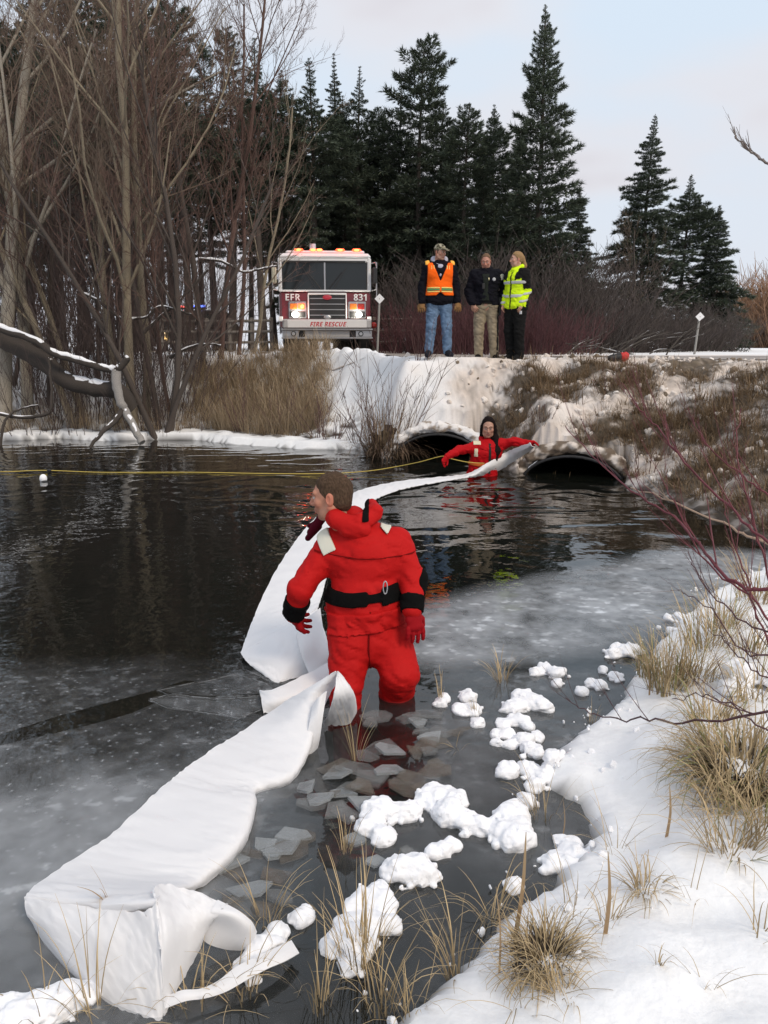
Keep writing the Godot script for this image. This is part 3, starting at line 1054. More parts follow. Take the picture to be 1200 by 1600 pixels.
func conifers() -> void:
	for s in 4: BOUGH.append(bough(100 + s, 1.15, 0.22, 0.26))
	for s in 4: BOUGH.append(bough(200 + s, 1.0, 0.10, 0.08))
	# px of trunk, py of tip, distance, half width in px, crown start (share), shape, label
	var list := [
		[852, 8, 28.5, 74, 0.16, 2, 0.0, "tallest fir with a narrow spire, right of the group of people"],
		[906, 288, 31.0, 52, 0.08, 0, 0.0, "short thin spruce close against the right side of the tallest fir"],
		[665, 64, 32.0, 58, 0.30, 1, 0.0, "high dark pine above the man in the orange vest"],
		[628, 128, 34.0, 44, 0.26, 1, 0.0, "narrow dark pine just left of the high pine above the orange vest"],
		[735, 160, 30.0, 50, 0.22, 1, 0.0, "blunt pine above the officer in the dark jacket"],
		[772, 165, 33.0, 44, 0.2, 1, 0.0, "blunt pine between the officer's pine and the tallest fir"],
		[700, 200, 37.0, 50, 0.15, 1, 0.0, "lower pine filling the gap behind the orange vest pine"],
		[805, 250, 36.0, 48, 0.12, 1, 0.0, "low broad pine at the left foot of the tallest fir"],
		[563, 104, 33.0, 42, 0.28, 1, 0.0, "pine with a forked tip over the right side of the fire engine"],
		[521, 84, 37.0, 46, 0.28, 0, 0.0, "pale thin-topped spruce over the middle of the fire engine"],
		[592, 170, 39.0, 50, 0.18, 1, 0.0, "lower pine between the forked pine and the narrow pine"],
		[482, 92, 30.0, 54, 0.36, 1, 0.0, "ragged pine over the left side of the fire engine"],
		[440, 110, 33.0, 46, 0.36, 1, 0.0, "ragged pine just left of the fire engine's roof lights"],
		[398, 60, 29.0, 50, 0.42, 1, 0.0, "bare-trunked pine left of the fire engine"],
		[352, 45, 31.0, 54, 0.45, 1, 0.02, "bare-trunked pine right of the patrol car"],
		[318, 70, 35.0, 46, 0.42, 1, 0.0, "bare-trunked pine standing behind the patrol car"],
		[268, 10, 29.0, 56, 0.45, 1, -0.01, "bare-trunked pine left of the patrol car's headlight"],
		[222, -30, 33.0, 60, 0.4, 1, 0.0, "dark pine behind the leaning alder stems"],
		[178, -40, 28.0, 58, 0.4, 1, 0.0, "dark pine behind the middle of the alder thicket"],
		[130, -90, 32.0, 66, 0.36, 1, 0.0, "tall dark pine behind the left part of the alder thicket"],
		[82, -60, 29.0, 60, 0.36, 1, 0.0, "dark pine just right of the two pale trunks at the left"],
		[30, -120, 34.0, 70, 0.3, 1, 0.0, "dark pine behind the two pale trunks at the left"],
		[-40, -80, 31.0, 66, 0.3, 1, 0.0, "dark pine at the left edge behind the pale trunks"],
		[250, 100, 36.0, 56, 0.3, 1, 0.0, "dark pine filling the gap behind the upright olive trunk"],
		[200, 60, 38.0, 60, 0.25, 1, 0.0, "dark pine far behind the straight grey-brown trunk"],
		[160, 110, 26.0, 50, 0.35, 1, 0.0, "dark pine close behind the alder thicket"],
		[106, 60, 37.0, 60, 0.25, 1, 0.0, "dark pine far behind the leaning olive trunks"],
		[60, 80, 26.0, 56, 0.3, 1, 0.0, "dark pine close behind the second pale trunk"],
		[10, 40, 38.0, 64, 0.2, 1, 0.0, "dark pine far behind the first pale trunk"],
		[300, 160, 40.0, 54, 0.38, 1, 0.0, "distant pine over the patrol car"],
		[380, 190, 42.0, 54, 0.40, 1, 0.0, "distant pine between the patrol car and the fire engine"],
		[420, 180, 38.0, 52, 0.38, 1, 0.0, "pine just left of the fire engine's mirror"],
		[550, 200, 44.0, 50, 0.1, 1, 0.0, "distant pine seen low between the trunks over the fire engine"],
		[640, 230, 45.0, 54, 0.1, 1, 0.0, "distant pine seen low left of the orange vest"],
		[470, 220, 46.0, 50, 0.2, 1, 0.0, "distant pine seen low over the left of the fire engine"],
		[505, 190, 36.0, 50, 0.25, 1, 0.0, "pine of middling height over the fire engine's left windscreen"],
		[575, 230, 35.0, 46, 0.12, 1, 0.0, "pine of middling height over the fire engine's right mirror"],
		[650, 260, 37.0, 48, 0.06, 1, 0.0, "low pine under the high pine, left of the orange vest"],
		[715, 270, 33.5, 46, 0.06, 1, 0.0, "low pine between the orange vest and the officer"],
		[790, 290, 33.0, 44, 0.05, 1, 0.0, "low pine over the yellow coat"],
		[535, 150, 34.5, 46, 0.2, 1, 0.0, "pine just right of the pale thin-topped spruce"],
		[610, 190, 33.0, 44, 0.12, 1, 0.0, "pine left of the narrow dark pine"],
		[695, 150, 34.5, 44, 0.12, 1, 0.0, "pine just right of the high pine above the orange vest"],
		[757, 215, 31.5, 42, 0.1, 1, 0.0, "pine tucked between the two blunt pines"],
		[815, 200, 34.0, 42, 0.08, 1, 0.0, "pine tucked against the left side of the tallest fir"],
		[605, 300, 36.0, 56, 0.05, 1, 0.0, "low dense pine right of the fire engine"],
		[545, 290, 41.0, 54, 0.05, 1, 0.0, "low dense pine showing over the fire engine's right side"],
		[455, 300, 38.0, 50, 0.22, 1, 0.0, "low dense pine showing over the fire engine's left side"],
		[760, 300, 38.0, 52, 0.05, 1, 0.0, "low dense pine behind the officer"],
		[690, 330, 34.0, 50, 0.05, 1, 0.0, "low dense pine behind the orange vest"],
		[830, 330, 36.0, 46, 0.05, 1, 0.0, "low dense pine behind the trunk of the tallest fir"],
		[1025, 178, 35.0, 74, 0.09, 0, 0.0, "broad snowy spruce standing apart on the right"],
		[1080, 272, 36.5, 40, 0.25, 1, 0.03, "narrow leaning pine right of the broad snowy spruce"],
		[1124, 320, 36.0, 58, 0.06, 0, 0.0, "smaller spruce rightmost of the three standing apart"]]
	for c in list:
		var b := at(c[0], 545, c[2])
		b.y = ground_at(b.x, b.z) - 0.05
		var tip := at(c[0], c[1], c[2])
		var called := "spruce_tree" if c[5] == 0 else ("fir_tree" if c[5] == 2 else "pine_tree")
		conifer(called, c[7], V(tip.x - c[6] * (tip.y - b.y), b.y, b.z), tip.y, c[3] * (1.15 if c[5] != 1 else 2.05) * c[2] / 1232.0, c[4], c[5], c[6])

# ---------- leafless trees ----------
# a grown stem system: [trunk mesh, twig mesh]; unit height about h metres
func grow(r: RandomNumberGenerator, tm: Mb, wm: Mb, p: Vector3, d: Vector3, len: float, rad: float, level: int, most: int, col: Color, tcol: Color, up: float, kids: int) -> void:
	var segs := 7 if level == 0 else (5 if level == 1 else 3)
	var path := PackedVector3Array([p])
	var rr := PackedFloat32Array([rad])
	var dd := d
	for i in segs:
		dd = (dd + V(r.randf_range(-1, 1), r.randf_range(-0.5, 0.9) * up, r.randf_range(-1, 1)) * (0.10 + 0.05 * level)).normalized()
		p += dd * len / segs
		path.append(p)
		rr.append(rad * lerpf(1.0, 0.35 if level < most else 0.2, float(i + 1) / segs))
	(tm if level < 2 else wm).tube(path, rr, 7 if level == 0 else (5 if level == 1 else 3), col if level < 2 else tcol, level < 2)
	if level >= most: return
	var n := kids if level == 0 else int(kids * (0.62 if level == 1 else 0.5))
	for k in n:
		var t := lerpf(0.22 if level == 0 else 0.12, 1.0, (k + r.randf()) / n)
		var s := mini(int(t * segs), segs - 1)
		var q := path[s].lerp(path[s + 1], t * segs - s)
		var along := (path[s + 1] - path[s]).normalized()
		var o := along.cross(V(r.randf_range(-1, 1), r.randf_range(-1, 1), r.randf_range(-1, 1))).normalized()
		var nd := (along * r.randf_range(0.7, 1.3) + o * r.randf_range(0.5, 1.0) + V(0, 0.25 * up, 0)).normalized()
		grow(r, tm, wm, q, nd, len * r.randf_range(0.30, 0.52) * (1.15 - 0.5 * t), maxf(rr[s] * (0.42 if level == 0 else 0.5), 0.003), level + 1, most, col, tcol, up, kids)

func bare_tree(called: String, label: String, category: String, base: Vector3, d: Vector3, len: float, rad: float, most: int, kids: int, col: Color, tcol: Color, seed_: int, group: String, up := 1.0) -> Node3D:
	var o := thing(called, label, category, base, 0.0, group)
	var r := RandomNumberGenerator.new()
	r.seed = seed_
	var tm := Mb.new()
	var wm := Mb.new()
	grow(r, tm, wm, Vector3.ZERO, d.normalized(), len, rad, 0, most, col, tcol, up, kids)
	put("trunk", tm, M.bark, o)
	if wm.ix.size() > 0: put("twigs", wm, M.twig, o, "stuff")
	return o

func bare_trees() -> void:
	var pale := Color(0.42, 0.38, 0.31)
	var olive := Color(0.31, 0.26, 0.185)
	var dark := Color(0.105, 0.085, 0.072)
	var red := Color(0.135, 0.082, 0.066)
	var brown := Color(0.165, 0.122, 0.092)
	# foot px, py, distance, head px at len, length m, radius, colours, label
	var list := [
		[2, 640, 15.2, 0.02, 10.5, 0.17, pale, brown, 4, 15, "thick pale-barked trunk at the very left edge"],
		[42, 640, 15.8, 0.02, 10.5, 0.14, pale, brown, 4, 15, "pale-barked straight trunk second from the left edge"],
		[112, 600, 15.6, -0.30, 7.5, 0.085, olive, red, 4, 14, "olive trunk leaning left from the middle of the thicket"],
		[128, 590, 16.0, -0.16, 8.0, 0.08, olive, red, 4, 14, "olive trunk leaning slightly left beside its leaning neighbour"],
		[180, 600, 15.6, -0.10, 8.6, 0.085, olive, brown, 4, 14, "straight grey-brown trunk left of the leaning dark stem"],
		[206, 610, 15.4, 0.02, 9.0, 0.11, olive, brown, 4, 15, "upright olive trunk forking high above the fallen log"],
		[225, 600, 15.9, 0.07, 9.4, 0.10, olive, brown, 4, 15, "tall olive trunk tilting right at the top of the thicket"],
		[246, 605, 15.5, -0.03, 6.6, 0.06, dark, red, 4, 13, "thin dark trunk just right of the fallen log's end"],
		[262, 610, 15.0, 0.16, 7.4, 0.075, dark, red, 4, 14, "dark stem rising and leaning right over the dry grass"],
		[255, 612, 14.9, 0.52, 5.0, 0.06, dark, red, 4, 12, "dark stem leaning far right towards the fire engine"],
		[240, 612, 14.8, -0.42, 5.6, 0.07, dark, red, 4, 12, "dark stem leaning far left over the fallen log"],
		[318, 560, 17.5, 0.02, 8.4, 0.085, dark, red, 4, 14, "dark trunk standing in front of the patrol car"],
		[345, 545, 18.0, 0.10, 8.2, 0.075, red, red, 4, 14, "reddish tree leaning right with its twigs against the sky"],
		[372, 545, 18.5, 0.05, 7.4, 0.06, red, red, 4, 14, "slim reddish tree nearest the fire engine with tips against the sky"],
		[75, 600, 16.4, 0.10, 8.0, 0.07, dark, red, 4, 14, "dark slim tree between the pale trunks and the leaning olive ones"],
		[150, 590, 17.0, 0.08, 7.6, 0.06, dark, red, 4, 14, "dark slim tree in the middle of the thicket"],
		[20, 600, 16.8, 0.22, 7.0, 0.06, dark, red, 4, 14, "dark slim tree slanting right from behind the pale trunks"],
		[395, 540, 19.0, 0.30, 5.6, 0.055, olive, brown, 4, 11, "grey slim tree leaning right in front of the fire engine's left side"],
		[262, 585, 16.2, -0.12, 6.0, 0.05, red, red, 4, 13, "thin reddish tree leaning left in front of the patrol car"]]
	var s := 50
	for c in list:
		var b := at(c[0], c[1], c[2])
		b.y = ground_at(b.x, b.z) - 0.08
		s += 1
		bare_tree("bare_tree", c[10], "bare tree", b, V(c[3], 1.0, rnd(-0.06, 0.06)), c[4], c[5] * 0.9, c[8], c[9] - 2, c[6], c[7], s, "leafless trees on the left bank")
	bare_tree("bare_tree", "small grey leafless tree between the tall fir and the broad spruce", "bare tree", V(9.9, 1.5, -32.0), V(0.05, 1, 0), 4.6, 0.06, 3, 13, dark, brown, 90, "")
	fallen_log()

func limb(called: String, pts: Array, r0: float, r1: float, col: Color, parent: Node3D, snowy := 0.0, wob := 0.02) -> void:
	var path := smooth_path(pts, 5)
	var rad := PackedFloat32Array()
	for i in path.size():
		var t := float(i) / (path.size() - 1)
		rad.append(lerpf(r0, r1, t) * (1.0 + 0.15 * fine.get_noise_1d(i * 0.9 + r0 * 90.0)))
		path[i] += V(fine.get_noise_1d(i * 0.5 + 7.0), fine.get_noise_1d(i * 0.5 + 77.0), fine.get_noise_1d(i * 0.5 + 177.0)) * wob
	var m := Mb.new()
	m.tube(path, rad, 9, col)
	put(called, m, M.bark, parent)
	if snowy <= 0.0: return
	var sm := Mb.new()
	var sp := PackedVector3Array()
	var sr := PackedFloat32Array()
	for i in path.size():
		var d := (path[mini(i + 1, path.size() - 1)] - path[maxi(i - 1, 0)]).normalized()
		var flat := 1.0 - absf(d.y)
		sp.append(path[i] + V(0, rad[i] * 0.55, 0.25 * rad[i]))
		sr.append(maxf(0.002, rad[i] * snowy * (0.35 + 0.65 * flat) * (0.8 + 0.7 * fine.get_noise_1d(i * 1.3 + 3.0))))
	sm.tube(sp, sr, 8)
	put("snow", sm, M.snow, parent)

func fallen_log() -> void:
	var dark := Color(0.07, 0.058, 0.048)
	var o := thing("fallen_log", "thick dark fallen log with snow along its top, sloping down to the left waterline", "fallen log")
	limb("trunk", [at(-90, 470, 15.2), at(0, 528, 15.0), at(60, 560, 14.8), at(105, 594, 14.6), at(150, 606, 14.5), at(185, 612, 14.5), at(205, 640, 14.6)], 0.17, 0.16, dark, o, 0.62)
	var b := thing("fallen_branch", "long crooked snow-covered branch arching over the fallen log and forking into the water", "fallen branch")
	limb("stem", [at(-40, 490, 14.6), at(5, 515, 14.5), at(50, 530, 14.4), at(85, 552, 14.35), at(120, 562, 14.3), at(160, 575, 14.25), at(182, 577, 14.2), at(193, 568, 14.2), at(199, 560, 14.2)], 0.075, 0.06, dark, b, 0.95)
	limb("fork", [at(182, 577, 14.2), at(182, 600, 14.15), at(189, 630, 14.1), at(196, 642, 14.1), at(210, 668, 14.0), at(222, 692, 13.9)], 0.085, 0.065, Color(0.36, 0.34, 0.32), b, 1.3)
	limb("fork", [at(193, 640, 14.1), at(175, 662, 13.9), at(160, 675, 13.7), at(140, 700, 13.5)], 0.06, 0.03, dark, b, 0.7)
	var t := thing("fallen_branch", "thin dark drooping branch low over the snow at the left edge of the water", "fallen branch")
	limb("stem", [at(-30, 640, 14.3), at(30, 652, 14.2), at(70, 648, 14.1), at(80, 635, 14.1), at(80, 600, 14.2), at(76, 560, 14.3)], 0.035, 0.02, dark, t, 0.55)
	limb("fork", [at(0, 700, 13.9), at(4, 670, 14.0), at(12, 652, 14.1), at(30, 640, 14.2), at(60, 632, 14.3)], 0.03, 0.015, dark, t, 0.6)
	# snow-laden branches reaching across the thicket
	var k := 0
	for pts in [[[120, 455], [150, 468], [190, 497], [230, 495], [250, 478], [300, 492]], [[310, 405], [345, 408], [380, 425], [410, 420], [432, 415]], [[265, 560], [290, 545], [320, 538], [345, 540]], [[225, 520], [250, 495], [272, 478], [300, 450], [325, 420]]]:
		var w := []
		for p in pts: w.append(at(p[0], p[1], 15.3 if k != 1 else 17.0))
		var lab: String = ["snow-lined branch sagging across the alder thicket", "snow-lined branch reaching in front of the fire engine's left side", "short snow-lined branch above the dry grass", "snow-lined branch rising right in front of the patrol car"][k]
		var q := thing("snowy_branch", lab, "branch", Vector3.ZERO, 0.0, "snow-lined branches in the thicket")
		limb("stem", w, 0.032, 0.018, dark, q, 0.9)
		k += 1

# ---------- thickets of thin stems ----------
func thicket_mesh(seed_: int, stems: int, h: float, spread: float, col: Color, twigs: int, thick := 0.006) -> ArrayMesh:
	var r := RandomNumberGenerator.new()
	r.seed = seed_
	var m := Mb.new()
	for i in stems:
		var a := r.randf() * TAU
		var rr := spread * sqrt(r.randf())
		var p := V(cos(a) * rr, 0, sin(a) * rr)
		var d := V(cos(a) * rr / spread * 0.45 + r.randf_range(-0.25, 0.25), 1.0, sin(a) * rr / spread * 0.45 + r.randf_range(-0.25, 0.25)).normalized()
		var len := h * r.randf_range(0.5, 1.05)
		var path := PackedVector3Array([p])
		var rad := PackedFloat32Array([thick * r.randf_range(0.8, 1.3)])
		for s in 4:
			d = (d + V(r.randf_range(-0.16, 0.16), 0.02, r.randf_range(-0.16, 0.16))).normalized()
			p += d * len / 4.0
			path.append(p); rad.append(rad[0] * (1.0 - 0.2 * (s + 1)))
		var g := r.randf_range(0.7, 1.3)
		var c := Color(col.r * g, col.g * g, col.b * g)
		m.tube(path, rad, 3, c, false)
		for t in twigs:
			var s := 1 + r.randi() % 3
			var q := path[s].lerp(path[s + 1], r.randf())
			var td := (path[s + 1] - path[s]).normalized() + V(r.randf_range(-0.8, 0.8), r.randf_range(-0.1, 0.4), r.randf_range(-0.8, 0.8))
			var e := q + td.normalized() * len * r.randf_range(0.12, 0.3)
			m.tube(PackedVector3Array([q, q.lerp(e, 0.5) + V(0, 0.01, 0), e]), PackedFloat32Array([thick * 0.55, thick * 0.45, thick * 0.2]), 3, c, false)
	return m.mesh()

func thicket(called: String, label: String, x: float, z: float, m: ArrayMesh, turn: float, scl: Vector3, group: String) -> void:
	var o := MeshInstance3D.new()
	o.mesh = m
	o.material_override = M.twig
	o.name = numbered(called)
	add_child(o)
	o.transform = Transform3D(Basis(Vector3.UP, turn) * Basis.from_scale(scl), V(x, ground_at(x, z) - 0.05, z))
	tag(o, label, "shrub", group)

func thickets() -> void:
	var maroon := Color(0.085, 0.032, 0.036)
	var grey := Color(0.065, 0.052, 0.047)
	var rust := Color(0.088, 0.062, 0.055)
	var mr := []
	var gr := []
	var ru := []
	for s in 3:
		mr.append(thicket_mesh(300 + s, 190, 1.6, 0.95, maroon, 5, 0.008))
		gr.append(thicket_mesh(320 + s, 150, 2.4, 1.2, grey, 9, 0.010))
		ru.append(thicket_mesh(340 + s, 44, 4.0, 1.1, rust, 8, 0.0075))
	var k := 0
	# maroon osier along the back of the road, behind the three people
	for p in [[640, 22.5], [690, 21.5], [735, 21.0], [780, 21.5], [825, 21.0], [868, 21.5], [712, 24.0], [800, 24.0]]:
		var q := at(p[0], 548, p[1])
		thicket("osier_shrub", ["maroon stemmed osier shrub left of the man in the orange vest", "maroon stemmed osier shrub behind the orange vest", "maroon stemmed osier shrub behind the gap left of the officer", "maroon stemmed osier shrub behind the officer", "maroon stemmed osier shrub behind the woman in the yellow coat", "maroon stemmed osier shrub right of the woman in the yellow coat", "farther osier shrub between the vest and the officer", "farther osier shrub between the officer and the yellow coat"][k], q.x, q.z, mr[k % 3], k * 1.3, V(1.0, rnd(0.75, 0.95), 1.0), "maroon osier shrubs along the road")
		k += 1
	k = 0
	for p in [[690, 27, 1.3], [745, 26, 1.5], [800, 26, 1.55], [850, 25, 1.35], [895, 25.5, 1.35], [930, 26, 1.0], [965, 27, 0.95], [1000, 28, 1.05], [1040, 28.5, 1.05], [1080, 29, 1.0], [1115, 30, 0.9], [645, 30, 1.5], [610, 31, 1.5], [775, 30, 1.9], [880, 30, 1.7], [985, 32, 1.3], [1060, 33, 1.3]]:
		var q := at(p[0], 548, p[1])
		thicket("brush_shrub", "grey leafless brush below the %s" % ["orange vest pine", "officer's pine", "blunt pines", "tallest fir on its left side", "tallest fir on its right side", "small thin spruce", "gap left of the broad spruce", "left skirt of the broad spruce", "trunk of the broad spruce", "leaning pine", "rightmost spruce", "narrow pine by the fence", "lower pine by the fence", "blunt pines, standing farther back", "thin spruce, standing farther back", "broad spruce on its left, farther back", "broad spruce on its right, farther back"][k], q.x, q.z, gr[k % 3], k * 2.1, V(p[2] * 1.1, p[2] * (0.62 if p[0] > 920 else 0.82), p[2] * 1.1), "grey leafless brush under the conifers")
		k += 1
	k = 0
	for p in [[20, 16.5, 1.0], [55, 17.5, 1.1], [85, 16.0, 0.95], [110, 17.5, 1.15], [140, 16.3, 1.0], [165, 17.8, 1.15], [190, 16.4, 1.0], [215, 17.4, 1.1], [245, 16.0, 0.9], [270, 17.6, 0.95], [40, 15.4, 0.7], [125, 15.4, 0.7], [320, 18.6, 0.75], [355, 18.6, 0.7], [230, 15.2, 0.65], [265, 15.2, 0.6], [-30, 16.6, 1.1], [5, 18.5, 1.3], [95, 19, 1.4], [180, 19.5, 1.4]]:
		var q := at(p[0], 560, p[1])
		thicket("alder_shrub", "dense rust-brown alder shrub %s" % ["at the foot of the two pale trunks", "right behind the second pale trunk", "between the pale trunks and the leaning olive trunks", "behind the leaning olive trunks", "at the foot of the leaning olive trunks", "behind the straight grey-brown trunk", "at the foot of the straight grey-brown trunk", "behind the upright olive trunk", "at the foot of the upright olive trunk", "left of the patrol car", "low in front of the pale trunks", "low above the fallen log", "in front of the patrol car's bonnet", "in front of the patrol car's rear", "low at the end of the fallen log", "low at the left end of the dry grass", "at the left edge beyond the pale trunks", "tall behind the first pale trunk", "tall behind the leaning olive trunks", "tall behind the straight grey-brown trunk"][k], q.x, q.z, ru[k % 3], k * 1.7, V(p[2], p[2], p[2]), "rust-brown alder shrubs on the left bank")
		k += 1
	# willows far off on the right
	var wm := thicket_mesh(360, 420, 5.0, 2.6, Color(0.26, 0.155, 0.095), 10, 0.03)
	k = 0
	for p in [[1185, 62, 1.25], [1240, 60, 1.4], [1150, 72, 0.7]]:
		var q := at(p[0], 545, p[1])
		thicket("willow_shrub", ["orange-tan rounded willow at the right edge far beyond the road", "orange-tan willow beyond the right edge", "small orange-tan willow left of the rounded one"][k], q.x, q.z, wm, k * 2.0, V(p[2], p[2] * 0.78, p[2]), "orange-tan willows far beyond the road")
		k += 1
	# brush of cut and fallen branches at the road's far edge
	var dk := Color(0.09, 0.075, 0.065)
	for i in 7:
		var q := at(885 + i * 26, 548, 20.0 + (i % 3))
		var o := thing("fallen_branch", ["fallen grey branch nearest the woman in yellow", "fallen grey branch behind the red bag, low one", "long fallen grey branch rising right behind the red bag", "fallen grey branch below the broad spruce", "snow-dusted fallen branch right of the red bag", "short fallen branch left of the small diamond marker", "fallen branch right beside the small diamond marker"][i], "fallen branch", Vector3.ZERO, 0.0, "fallen branches along the road's far edge")
		var b := V(q.x, ground_at(q.x, q.z), q.z)
		var e := b + V(rnd(0.6, 2.2) * (1.0 if i % 3 != 1 else -0.8), rnd(0.1, 0.8), rnd(-0.6, 0.6))
		limb("stem", [b, b.lerp(e, 0.4) + V(rnd(-0.1, 0.1), rnd(-0.05, 0.15), 0), e], 0.022, 0.007, dk, o, 0.6)
		for j in 4:
			var s := b.lerp(e, 0.3 + 0.18 * j)
			limb("fork", [s, s + V(rnd(0.2, 0.7), rnd(0.05, 0.4), rnd(-0.3, 0.3))], 0.010, 0.004, dk, o, 0.5)

# ---------- vehicles and road furniture ----------
func lettering(text: String, height: float, depth: float, slant := 0.0, font := "Droid Sans", bold := true) -> ArrayMesh:
	var tm := TextMesh.new()
	var f := SystemFont.new()
	f.font_names = PackedStringArray([font])
	f.font_weight = 700 if bold else 400
	tm.font = f
	tm.text = text
	tm.font_size = 64
	tm.pixel_size = height / 46.0
	tm.depth = depth
	tm.curve_step = 3.0
	var a := tm.get_mesh_arrays()
	var m := Mb.new()
	var vv: PackedVector3Array = a[Mesh.ARRAY_VERTEX]
	var nn: PackedVector3Array = a[Mesh.ARRAY_NORMAL]
	var ii: PackedInt32Array = a[Mesh.ARRAY_INDEX] if a[Mesh.ARRAY_INDEX] != null else PackedInt32Array(range(vv.size()))
	for i in vv.size(): m.vert(vv[i] + V(slant * vv[i].y, 0, 0), nn[i])
	for i in range(0, ii.size() - 2, 3): m.tri(ii[i], ii[i + 1], ii[i + 2])
	return m.mesh()

func one(called: String, parent: Node3D, mt: Material, x: float, y: float, z: float, sx: float, sy: float, sz: float, bev := 0.01) -> MeshInstance3D:
	var m := Mb.new()
	m.bx(x, y, z, sx, sy, sz, bev)
	return put(called, m, mt, parent)

func lamp_light(called: String, parent: Node3D, pos: Vector3, col: Color, energy: float) -> void:
	var l := OmniLight3D.new()
	l.name = called
	l.light_color = col
	l.light_energy = energy
	l.light_size = 0.05
	l.omni_range = 30.0
	l.omni_attenuation = 2.0
	l.shadow_enabled = true
	l.position = pos
	parent.add_child(l, true)

func wheel(parent: Node3D, x: float, y: float, z: float, r: float, w: float) -> void:
	var m := Mb.new()
	var prof := [[0.62, -0.5], [0.92, -0.5], [1.0, -0.36], [1.0, 0.36], [0.92, 0.5], [0.62, 0.5]]
	var rows := []
	for k in 29:
		var a := TAU * k / 28.0
		var line := PackedVector3Array()
		for q in prof: line.append(V(x + q[1] * w, y + sin(a) * r * q[0], z + cos(a) * r * q[0]))
		rows.append(line)
	m.sheet(rows, 0.01)
	var t := put("wheel", m, M.rubber, parent)
	var h := Mb.new()
	h.disc(V(x, y, z), Vector3.RIGHT, r * 0.62, w * 0.7, 20)
	h.disc(V(x, y, z), Vector3.RIGHT, r * 0.2, w * 1.0, 12)
	put("rim", h, M.metal, t)

